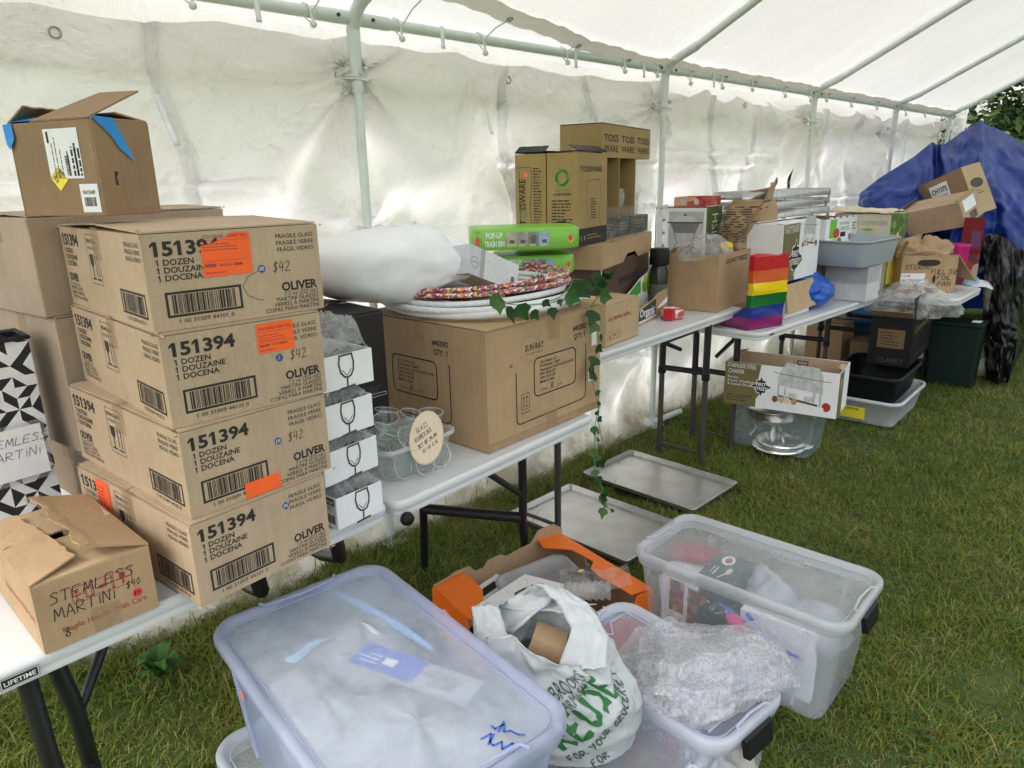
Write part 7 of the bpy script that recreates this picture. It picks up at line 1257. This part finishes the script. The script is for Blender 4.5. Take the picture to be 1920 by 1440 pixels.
    B3 = storage_bin('storage_bin', 'clear lidded bin half covered by a heap of bubble wrap', ctr, rot, L_, W_, .33, trans('clear bin wall', (.84, .86, .93), .30, .14, .08, 3), 'flat', trans('lilac lid plastic', (.66, .68, .90), .34, .2, .08, 3)); EXC.append((ctr.x, ctr.y, L_*.44, W_*.44, radians(rot)))
    M3 = Matrix.Translation(ctr) @ Matrix.Rotation(radians(rot), 4, 'Z'); K = lambda x, y, z: M3 @ Vector((x, y, z))
    mb = MB()
    for sx in (-1, 1): mb.tube([K(sx*L_*.40, -W_*.36, .322), K(sx*L_*.40, -W_*.12, .322), K(sx*L_*.32, 0, .322), K(sx*L_*.40, W_*.12, .322), K(sx*L_*.40, W_*.36, .322), K(sx*L_*.1, W_*.36, .322), K(sx*L_*.06, W_*.1, .322)], .003, RIM, 5)
    o = mb.build('lid_moulding', None); o.parent = B3; o.matrix_parent_inverse = (M3).inverted()
    rng = random.Random(6)
    cols = [((.62, .60, .62), 'white'), ((.35, .24, .18), 'brown'), ((.20, .26, .55), 'blue'), ((.55, .50, .42), 'cream'), ((.50, .12, .16), 'red')]
    for i in range(9):
        c_, nme = cols[i % 5]; mb = MB(); s = rng.uniform(.035, .06); mb.grid(lambda u, v: (lambda th, ph, r_: Vector((cos(th)*cos(ph)*s*r_, sin(th)*cos(ph)*s*r_, sin(ph)*s*r_)))(2*pi*u, pi*(v-.5), 1+.4*nz((cos(2*pi*u)*1.6+i, sin(2*pi*u)*1.6, v*2.2), 1, 3)), 20, 12, pm('wrapped '+nme, c_, .5), True); tag(mb.build('wrapped_item', None, K((-.19+.16*(i % 3)+.05), (-.11, .0, .11)[i//3], .06+.03*(i % 4))), '%s paper wrapped bundle inside the clear bin under the bubble wrap' % nme, 'wrapped bundle', 'wrapped bundles inside the bubble wrap bin')
    # bubble wrap sheet
    m, t, n, out = nodes_of('bubble wrap'); p = n.new('ShaderNodeBsdfPrincipled'); p.inputs['Base Color'].default_value = (.66, .66, .70, 1); p.inputs['Roughness'].default_value = .3
    tr = n.new('ShaderNodeBsdfTransparent'); tl = n.new('ShaderNodeBsdfTranslucent'); tl.inputs[0].default_value = (.88, .88, .92, 1); m0 = n.new('ShaderNodeMixShader'); m0.inputs[0].default_value = .3; L(t, p.outputs[0], m0.inputs[1]); L(t, tl.outputs[0], m0.inputs[2])
    mx = n.new('ShaderNodeMixShader'); L(t, tr.outputs[0], mx.inputs[1]); L(t, m0.outputs[0], mx.inputs[2]); L(t, mx.outputs[0], out.inputs[0]); tc = n.new('ShaderNodeTexCoord'); vo = n.new('ShaderNodeTexVoronoi'); vo.inputs['Scale'].default_value = 105; vo.inputs['Randomness'].default_value = .6; L(t, tc.outputs['UV'], vo.inputs['Vector'])
    r = ramp(t, vo.outputs['Distance'], [(.0, (.34,)*3), (.40, (.44,)*3), (.62, (.66,)*3)]); L(t, r.outputs[0], mx.inputs[0]); bp = n.new('ShaderNodeBump'); bp.invert = True; bp.inputs['Strength'].default_value = .6; bp.inputs['Distance'].default_value = .003; L(t, vo.outputs['Distance'], bp.inputs['Height']); L(t, bp.outputs[0], p.inputs['Normal'])
    _m['bubble wrap'] = m
    cs = [[(1190, 1180), (1240, 1160), (1330, 1172), (1420, 1168), (1455, 1212)], [(1150, 1235), (1240, 1215), (1330, 1200), (1430, 1205), (1500, 1262)], [(1160, 1290), (1230, 1290), (1320, 1285), (1410, 1275), (1500, 1290)], [(1215, 1330), (1270, 1352), (1320, 1372), (1400, 1330), (1465, 1290)]]
    def bw(u, v, c=0.):
        x, y = u*4, v*3; i, j = min(int(x), 3), min(int(y), 2); f, g = x-i, y-j
        px = [(cs[j][i][k]*(1-f)+cs[j][i+1][k]*f)*(1-g)+(cs[j+1][i][k]*(1-f)+cs[j+1][i+1][k]*f)*g for k in (0, 1)]
        h = .345+.045*sin(pi*u)**.7*sin(pi*v)**.6+.035*ridged((u*3.2+v, v*2.4, 2))*(.3+sin(pi*v)*sin(pi*u))+.022*nz((u*6, v*6, 4), 1, 4)-.05*max(0, u-.85)/.15+c
        return at(px[0], px[1]+10*nz((u*9, v*9, 2))*(v in (0, 1)), h)
    T = thing('bubble_wrap', 'rumpled sheet of clear bubble wrap heaped over the bin lid', 'bubble wrap', (0, 0, 0)); mb = MB(); mb.grid(bw, 90, 70, m); o = mb.build('sheet', T); mb = MB(); mb.grid(lambda u, v: bw(.25+.7*u, .15+.8*v, .022+.015*ridged((u*4, v*3, 9)))+Vector((.02*nz((u*5, v*5, 6)), .02*nz((u*5, v*5, 7)), 0)), 60, 50, m); o2 = mb.build('sheet', T)
    for o_ in (o, o2):
        me = o_.data; uv = me.uv_layers.new(name='uv'); 
        co = np.array([v.co[:] for v in me.vertices]); li = np.array([l.vertex_index for l in me.loops]); uv.data.foreach_set('uv', np.ascontiguousarray(co[li][:, :2]*1.0, dtype=np.float32).ravel())
    # B2
    a, b = at(1165, 1290, .25), at(1330, 1395, .25); L2, W2 = .56, .40; ctr = Vector((b.x-W2/2+.02, b.y+L2/2-.02, 0)); 
    storage_bin('storage_bin', 'low clear lidded bin at the bottom edge, in front of the bubble wrap bin', ctr, 90+2, L2, W2, .25, trans('clear bin wall', (.84, .86, .93), .30, .14, .08, 3), 'flat', CLRL); EXC.append((ctr.x, ctr.y, W2*.44, L2*.44, 0))
    GL = trans('clear disc plastic', (.9, .9, .92), .25, .1, .06)
    for k in range(3): mb = MB(); mb.lathe([(.001, 0), (.07, 0), (.085, .02), (.088, .02)], GL, 28); tag(mb.build('plastic_plate', None, ctr+Vector((.07-.1*(k == 1), -.05+.12*k*.6, .16+.01*k)), (.3, .2, 0)), 'round clear plastic plate inside the low clear bin', 'plate', 'plastic plates in the low clear bin')
    mb = MB(); mb.grid(lambda u, v: ctr+Vector((-.02+.16*u, .0+.2*v, .20+.012*nz((u*4, v*4, 3), 1, 3))), 14, 14, BAG); T = thing('zip_bag', 'clear zip bag with a blue edge inside the low clear bin', 'zip bag', (0, 0, 0)); mb.build('bag_film', T); mb = MB(); mb.tube([ctr+Vector((-.02, .2, .206)), ctr+Vector((.14, .2, .206))], .004, BZ, 6); mb.build('zip', T)
    return P
def orange_box():
    OR = pm('orange print board', (.86, .17, .01), .45, var=.05); ORr = card('cardboard inside', (.37, .25, .15))
    Lp, Tp, Rp = at(812, 1092, .20), at(1052, 1002, .20), at(1248, 1092, .20); X = Tp-Lp; L_ = X.length; rot = math.degrees(atan2(X.y, X.x)); uy = Vector((X.y, -X.x, 0)).normalized(); D = (Rp-Tp).dot(uy); H = .20
    A = Vector((Lp.x, Lp.y, 0))+uy*D                                  # front left corner
    T = thing('produce_box', 'orange open fruit box with cut out rim on the grass between the clear bins', 'fruit box', A, radians(rot)); t = .006; w = L_; d = D
    mb = MB(); mb.box(0, w, 0, d, .002, .008, KIN); fb = Fr((0, d, 0), (1, 0, 0), (0, 0, 1)); mb.slab(fb, [(0, 0), (w, 0), (w, H*1.15), (w*.93, H*1.3), (w*.80, H*1.28), (w*.74, H*1.06), (w*.62, H*1.02), (w*.54, H*.98), (w*.50, H*1.06), (w*.40, H*1.04), (w*.36, H*.92), (w*.30, H*.92), (w*.26, H*1.06), (w*.16, H*1.06), (w*.1, H*1.), (0, H*.95)], t, KRAFT2); mb.build('back_wall', T)
    mb = MB(); fr = Fr((w-t, 0, 0), (0, 1, 0), (0, 0, 1)); pts = [(0, 0), (d, 0), (d, H), (d*.72, H), (d*.68, H*.72), (d*.58, H*.72), (d*.54, H), (0, H)]; mb.slab(fr, pts, t, KIN); mb.poly([fr(a, b, t+.0006) for a, b in pts], OR); mb.build('end_wall', T)
    mb = MB(); fl = Fr((w, 0, H), (0, 1, 0), (-.95, 0, .12)); mb.slab(fl, [(0, 0), (d, .0), (d+.02, .12), (d*.86, .15), (d*.74, .06), (d*.62, .05), (d*.50, .05), (d*.42, .10), (d*.30, .11), (0, .10)], .005, OR); mb.build('folded_rim', T)
    mb = MB(); fr = Fr((0, d, 0), (0, -1, 0), (0, 0, 1)); pts = [(0, 0), (d, 0), (d, H*.9), (d*.7, H*.9), (d*.66, H*.6), (d*.5, H*.6), (d*.46, H*.9), (0, H*.9)]; mb.slab(fr, pts, t, OR); mb.build('end_wall', T)
    mb = MB(); fl = Fr((0, d, H*.9), (0, -1, 0), (.95, 0, .15)); mb.slab(fl, [(0, 0), (d*.50, 0), (d*.46, .07), (d*.3, .12), (.03, .13), (-.01, .1)], .005, OR); mb.build('folded_rim', T)
    mb = MB(); ff = Fr((0, 0, 0), (1, 0, 0), (0, 0, 1)); mb.slab(ff, [(0, 0), (w, 0), (w, H), (w*.88, H), (w*.84, H*.7), (w*.16, H*.7), (w*.12, H), (0, H)], t, OR); mb.build('front_wall', T)
    EXC.append(((A+Matrix.Rotation(radians(rot), 3, 'Z') @ Vector((w/2, d/2, 0))).x, (A+Matrix.Rotation(radians(rot), 3, 'Z') @ Vector((w/2, d/2, 0))).y, w/2, d/2, radians(rot)))
    R = Matrix.Rotation(radians(rot), 3, 'Z'); Q = lambda x, y, z: A+R @ Vector((x, y, z))
    # white faucet box, trays, clear pack
    FS = pm('floral white print', (.80, .79, .80), .4, var=.03); q = at(980, 1085, .21); mb = MB(); mb.box(-.15, .15, -.085, .085, -.05, .05, FS); tp = Fr((-.15, -.085, .05), (1, 0, 0), (0, 1, 0)); mb.line(tp, [(.12, .05), (.13, .085), (.16, .105), (.20, .10), (.22, .09)], .012, INKG, .001); mb.line(tp, [(.21, .085), (.235, .085)], .016, INK, .0014); mb.disc(tp, .26, .07, .008, .008, PINK, .001)
    rng = random.Random(2)
    for i in range(26): x, y = rng.uniform(.02, .28), rng.uniform(.02, .15); mb.line(tp, [(x, y), (x+rng.uniform(-.012, .012), y+rng.uniform(-.012, .012))], .0012, INKG, .0008)
    T = thing('faucet_box', 'white box with a printed tap and fine flower pattern inside the orange fruit box', 'carton', Q(w*.31, d*.44, .165), (radians(-6), radians(4), radians(rot+18))); mb.build('carton_body', T, bevel=.002)
    mb = MB(); mb.slab(Fr((-.17, .02, .0), (1, 0, 0), (0, .95, .25)), [(0, 0), (.3, 0), (.3, .12), (0, .12)], .005, PAPER); mb.rect(Fr((-.17, .02, .0), (1, 0, 0), (0, .95, .25)), .02, .07, .26, .1, INK, .006); T = thing('white_folder', 'white flat folder with a black band leaning behind the tap box', 'folder', Q(w*.31, d*.66, .105), radians(rot+16)); mb.build('sheet', T)
    GT = trans('clear grey tray', (.62, .63, .62), .5, .15, .06); mb = MB(); mb.loft([rr(.26, .19, .04, 0, 6), rr(.29, .22, .05, .06, 6), rr(.31, .24, .05, .062, 6), rr(.31, .24, .05, .068, 6), rr(.285, .215, .045, .064, 6), rr(.25, .18, .04, .006, 6)], GT, (True, True)); tag(mb.build('clear_tray', None, Q(w*.60, d*.62, .10), (radians(8), radians(-4), radians(rot-6))), 'clear grey plastic tray tilted inside the orange fruit box', 'tray')
    mb = MB(); mb.slab(Fr((0, 0, 0), (1, 0, .1), (0, 1, 0)), [(0, 0), (.09, 0), (.09, .035), (0, .035)], .004, INK); mb.disc(Fr((0, 0, .004), (1, 0, .1), (0, 1, 0)), .045, .017, .012, .01, YELLOW, .001); tag(mb.build('black_tag', None, Q(w*.72, d*.48, .19), radians(rot-20)), 'black header card with a yellow dot on the clear cup pack', 'header card')
    mb = MB(); CP = trans('clear cup plastic', (.9, .9, .9), .4, .15, .1, 16, .6, 60)
    for k in range(7): mb.lathe([(.026+.002*(k % 2), .022*k), (.034, .022*k+.018), (.036, .022*k+.02)], CP, 18, M=Matrix.Rotation(pi/2, 3, 'Y'))
    T = thing('cup_sleeve', 'sleeve of clear plastic cups in the orange fruit box beside the white carrier bag', 'cup sleeve', Q(w*.58, d*.34, .20), radians(rot-35)); mb.build('cups', T); mb = MB(); mb.grid(lambda u, v: Vector((-.02+.24*u, -.06+.13*v, .04+.02*sin(pi*v)+.02*nz((u*6, v*6, 2), 1, 3)+.05*max(0, u-.7))), 18, 14, _m['shrink film']); mb.build('wrap', T)
def reuse_bag():
    WB = pm('white carrier bag', (.48, .50, .51), .36, var=.04, bump=.8, bs=13); GRN = pm('bag green ink', (.02, .14, .035), .45, bump=.35, bs=22); DKG = pm('bag dark ink', (.05, .09, .06), .45)
    base = Vector((1.115, .945, 0)); z0, hb = .256, .29; fd = Vector((-base.x, -base.y, 0)).normalized(); sd_ = Vector((-fd.y, fd.x, 0)); sd_ = -sd_ if sd_.dot(_rt) < 0 else sd_     # fd faces the camera, sd_ to picture right
    def S_(u, v, c=0.):
        v = min(1., max(0., v)); th = 2*pi*(u-.5); prof = [(.0, .10), (.08, .145), (.3, .165), (.55, .155), (.75, .135), (.88, .12), (1., .11)]
        for i in range(len(prof)-1):
            if v <= prof[i+1][0]: f = (v-prof[i][0])/(prof[i+1][0]-prof[i][0]); f = f*f*(3-2*f); r0 = prof[i][1]*(1-f)+prof[i+1][1]*f; break
        a = Vector((sin(th), 0, 0)); x, y = sin(th), cos(th)
        n = .05*ridged((x*1.7, y*1.7, v*3.5))+.035*nz((x*2.6, y*2.6, v*5), 1, 5)+.02*ridged((x*4, y*4+v*3, v*6)); r_ = r0*(1+n*(.6+1.8*v*v)*1.7)
        lean = -.07*v*v
        top = .04*cos(2*th+1.0)*max(0, v-.7)/.3
        return base+sd_*(x*r_*1.05+lean)+fd*(y*r_*.82+.02)+Vector((0, 0, z0+v*hb+top))+(sd_*x+fd*y)*c
    T = thing('carrier_bag', 'crumpled white plastic carrier bag printed REUSE in green among the clear bins', 'plastic bag', (0, 0, 0)); mb = MB(); mb.grid(S_, 120, 80, WB, True); mb.build('bag_body', T, solid=.0015)
    def wrapt(mb, s, u0, v0, size, m, ang, w=None, weight=.0):
        vs, fs, tw = text2d(s, weight); k = (w/tw if w else size); out = []
        for a, b in vs:
            x, y = a*k, b*size; X, Y = x*cos(ang)-y*sin(ang), x*sin(ang)+y*cos(ang); out.append(S_(u0+.05+X/(2*pi*.16), v0+Y/hb, .004))
        mb.add(out, fs, m, True)
    mb = MB(); 
    def brush(t, u0, v0, size, ang, wd, m):
        X = 0; rng = random.Random(2)
        for ch in t:
            adv = 0
            for st in STROKE.get(ch, []):
                pts = []
                for (a, b), (c, e) in zip(st, st[1:]): pts += [(a+(c-a)*q/4, b+(e-b)*q/4) for q in range(4)]
                pts.append(st[-1]); pts = [(X+a*size/6*.8, b*size/6) for a, b in pts]; adv = max(adv, max(p_[0] for p_ in pts)); k = len(pts); L0, R0 = [], []
                for i in range(k):
                    a, b = pts[max(0, i-1)], pts[min(k-1, i+1)]; dx, dy = b[0]-a[0], b[1]-a[1]; l = sqrt(dx*dx+dy*dy) or 1; ww = wd*(.75+.25*sin(i*1.3))/2
                    for S__, sg in ((L0, 1), (R0, -1)):
                        x, y = pts[i][0]-dy/l*ww*sg, pts[i][1]+dx/l*ww*sg; x2, y2 = x*cos(ang)-y*sin(ang), x*sin(ang)+y*cos(ang); S__.append(S_(u0+x2/(2*pi*.16), v0+y2/hb, .0035))
                mb.add(L0+R0, [(i, i+1, k+i+1, k+i) for i in range(k-1)], m, True)
            X = (adv or X+size*.25)+size*.19
    brush('REUSE', .50, .30, .062, .62, .014, GRN)
    mb.build('printing', T); mb = MB(); brush('FOR YOUR GROCERIES', .51, .17, .022, .60, .004, DKG); mb.build('printing', T); mb = MB(); brush('FOR', .56, .07, .022, .5, .004, DKG)
    mb.build('printing', T); mb = MB(); wrapt(mb, "BROOK'S", .46, .70, .04, DKG, .5, .11, .0); mb.build('printing', T); mb = MB(); wrapt(mb, 'FARMARKET', .465, .62, .026, DKG, .5, .11, .0); mb.build('printing', T)
    # two handle loops standing up
    def loop(pts, wd, tw):
        P = [Vector(p) for p in pts]; mb = MB()
        def f(u, v):
            x = v*(len(P)-1); i = min(int(x), len(P)-2); g = x-i; g = g*g*(3-2*g)*.5+g*.5; p = P[i].lerp(P[i+1], g); a = tw*v; return p+(sd_*cos(a)+fd*sin(a))*(u-.5)*wd*(1-.35*sin(pi*v))+Vector((0, 0, .012*ridged((u*3, v*9, tw))))
        mb.grid(f, 12, 40, WB); return mb.build('handle', T, solid=.002)
    top = S_(.5, 1)
    B = base+sd_*(-.05)
    loop([S_(.62, .93), B+sd_*.10+fd*.03+Vector((0, 0, .55)), B+sd_*.06+fd*.0+Vector((0, 0, .605)), B+sd_*.01-fd*.04+Vector((0, 0, .62)), B-sd_*.03-fd*.08+Vector((0, 0, .57)), S_(.15, .93)], .11, .5)
    loop([S_(.34, .9), B-sd_*.13+fd*.02+Vector((0, 0, .53)), B-sd_*.15-fd*.02+Vector((0, 0, .575)), B-sd_*.13-fd*.09+Vector((0, 0, .54)), S_(.9, .9)], .10, -.4)
    mb = MB(); mb.box(-.05, .05, -.04, .04, -.10, .06, KRAFT2); tag(mb.build('tan_carton', None, base-sd_*.06+Vector((0, 0, .46)), (.3, .2, .6)), 'corner of a small tan carton inside the white carrier bag', 'carton')
bins(); orange_box(); reuse_bag()
# ------------------------------------------------------------------ grass
def grass():
    m, t, n, out = nodes_of('grass blades')
    p = n.new('ShaderNodeBsdfPrincipled'); p.inputs['Roughness'].default_value = .5; p.inputs['Specular IOR Level'].default_value = .3
    tl = n.new('ShaderNodeBsdfTranslucent'); mx = n.new('ShaderNodeMixShader'); mx.inputs[0].default_value = .3
    g = n.new('ShaderNodeNewGeometry'); tc = n.new('ShaderNodeTexCoord')
    nzn = noise_node(t, 1.7, 5, .6, tc.outputs['Object'])
    am = n.new('ShaderNodeMath'); am.operation = 'MULTIPLY_ADD'; L(t, nzn.outputs[0], am.inputs[0]); am.inputs[1].default_value = 1.15; L(t, g.outputs['Random Per Island'], am.inputs[2])
    m3 = n.new('ShaderNodeMath'); m3.operation = 'MULTIPLY'; L(t, am.outputs[0], m3.inputs[0]); m3.inputs[1].default_value = .52
    r = ramp(t, m3.outputs[0], [(.16, (.045, .085, .010)), (.38, (.115, .175, .02)), (.58, (.20, .25, .035)), (.74, (.25, .255, .06)), (.86, (.34, .27, .13))])
    L(t, r.outputs[0], p.inputs[0]); L(t, r.outputs[0], tl.inputs[0]); L(t, p.outputs[0], mx.inputs[1]); L(t, tl.outputs[0], mx.inputs[2]); L(t, mx.outputs[0], out.inputs[0])
    rng = np.random.default_rng(5); bands = [(.3, 2.2, 24000, 1.), (2.2, 4, 17000, 1.05), (4, 7, 7500, 1.2), (7, 13, 2400, 1.6), (13, 26, 330, 2.6)]
    P = []; Sc = []
    for r0, r1, dens, sc in bands:
        a0, a1 = radians(-28), radians(100); area = (a1-a0)/2*(r1*r1-r0*r0); k = int(area*dens)
        r_ = np.sqrt(rng.uniform(r0*r0, r1*r1, k)); a = rng.uniform(a0, a1, k); x = r_*np.cos(a); y = r_*np.sin(a)
        # clumps
        cl = np.array([mn.noise(Vector((xx*3.1, yy*3.1, 2.))) + .6*mn.noise(Vector((xx*9, yy*9, 7.))) for xx, yy in zip(x, y)])
        keep = (rng.uniform(0, 1, k) < np.clip(.85+.6*cl, .3, 1)) & ((y < 2.75) | (r_ > 9)); P.append(np.stack([x, y, cl], 1)[keep]); Sc.append(np.full(keep.sum(), sc))
    P = np.concatenate(P); Sc = np.concatenate(Sc)
    ok = np.ones(len(P), bool)
    for cx, cy, hw, hd, ro in EXC:
        dx, dy = P[:, 0]-cx, P[:, 1]-cy; u = dx*cos(ro)+dy*sin(ro); v = -dx*sin(ro)+dy*cos(ro); ok &= ~((abs(u) < hw) & (abs(v) < hd))
    P = P[ok]; Sc = Sc[ok]; k = len(P)
    shade = np.clip((P[:, 1]-1.9)/.5, 0, 1)                        # longer, untrimmed beside the wall
    h = rng.uniform(.014, .044, k)*(1+.55*np.clip(P[:, 2], -.6, .8))*(1+.7*shade)*np.where(Sc > 1.3, 1.1, 1); tall = rng.uniform(0, 1, k) < .03; h[tall] *= 1.9
    w = rng.uniform(.0011, .0024, k)*Sc
    a = rng.uniform(0, 2*pi, k); lean = rng.uniform(.3, 1.7, k); la = rng.uniform(0, 2*pi, k)
    bx, by = np.cos(a)*w, np.sin(a)*w; lx, ly = np.cos(la), np.sin(la)
    z0 = np.full(k, -.012); X, Y = P[:, 0], P[:, 1]
    def pt(f, ww): return X+lx*h*lean*f**1.7, Y+ly*h*lean*f**1.7, z0+h*np.sin(np.minimum(1.25, f*1.25))/.95*(1-.25*lean*f*f*.8), ww
    vs = []
    for f, ww in ((0, 1), (.55, .8), (1., 0)):
        x, y, z, q = pt(f, ww)
        if q: vs += [np.stack([x-bx*q, y-by*q, z], 1), np.stack([x+bx*q, y+by*q, z], 1)]
        else: vs += [np.stack([x, y, z], 1)]
    V = np.stack(vs, 1).reshape(-1, 3); b = np.arange(k)*5
    o = raw_mesh('grass', V, np.stack([b, b+1, b+3, b+2], 1), m, None, np.stack([b+2, b+3, b+4], 1)); tag(o, kind='stuff')
    # clover among the grass on the right
    k = 9000; x = rng.uniform(1.6, 7, k); y = rng.uniform(-1.4, 1.6, k); keep = np.array([mn.noise(Vector((xx*1.5, yy*1.5, 4))) + .5*mn.noise(Vector((xx*5, yy*5, 4))) for xx, yy in zip(x, y)]) > .02
    keep &= (y < x*.62-.35); x, y = x[keep], y[keep]; k = len(x)
    for cx, cy, hw, hd, ro in EXC:
        dx, dy = x-cx, y-cy; u = dx*cos(ro)+dy*sin(ro); v = -dx*sin(ro)+dy*cos(ro); q = ~((abs(u) < hw+.01) & (abs(v) < hd+.01)); x, y = x[q], y[q]
    k = len(x); a = rng.uniform(0, 2*pi, k); s = rng.uniform(.006, .0105, k); z = rng.uniform(.022, .042, k); vs = []; fs = []
    for j in range(3):
        c = np.cos(a+j*2.094); s_ = np.sin(a+j*2.094)
        for (du, dv, dz) in ((0, 0, 0), (.75, -.55, .15), (1.25, -.32, .12), (1.1, 0, .0), (1.25, .32, .12), (.75, .55, .15)): vs.append(np.stack([x+s*(du*c-dv*s_), y+s*(du*s_+dv*c), z+s*dz], 1))
    V = np.stack(vs, 1).reshape(-1, 3); b = np.arange(k)*18; F = []
    for j in range(3): F += [np.stack([b+6*j, b+6*j+1, b+6*j+2, b+6*j+3], 1), np.stack([b+6*j, b+6*j+3, b+6*j+4, b+6*j+5], 1)]
    o = raw_mesh('clover', V, np.concatenate(F), leafmat('clover leaf', [(.035, .085, .02), (.055, .12, .03), (.08, .15, .045)])); tag(o, kind='stuff')
grass()
print('script done', len(bpy.data.objects))
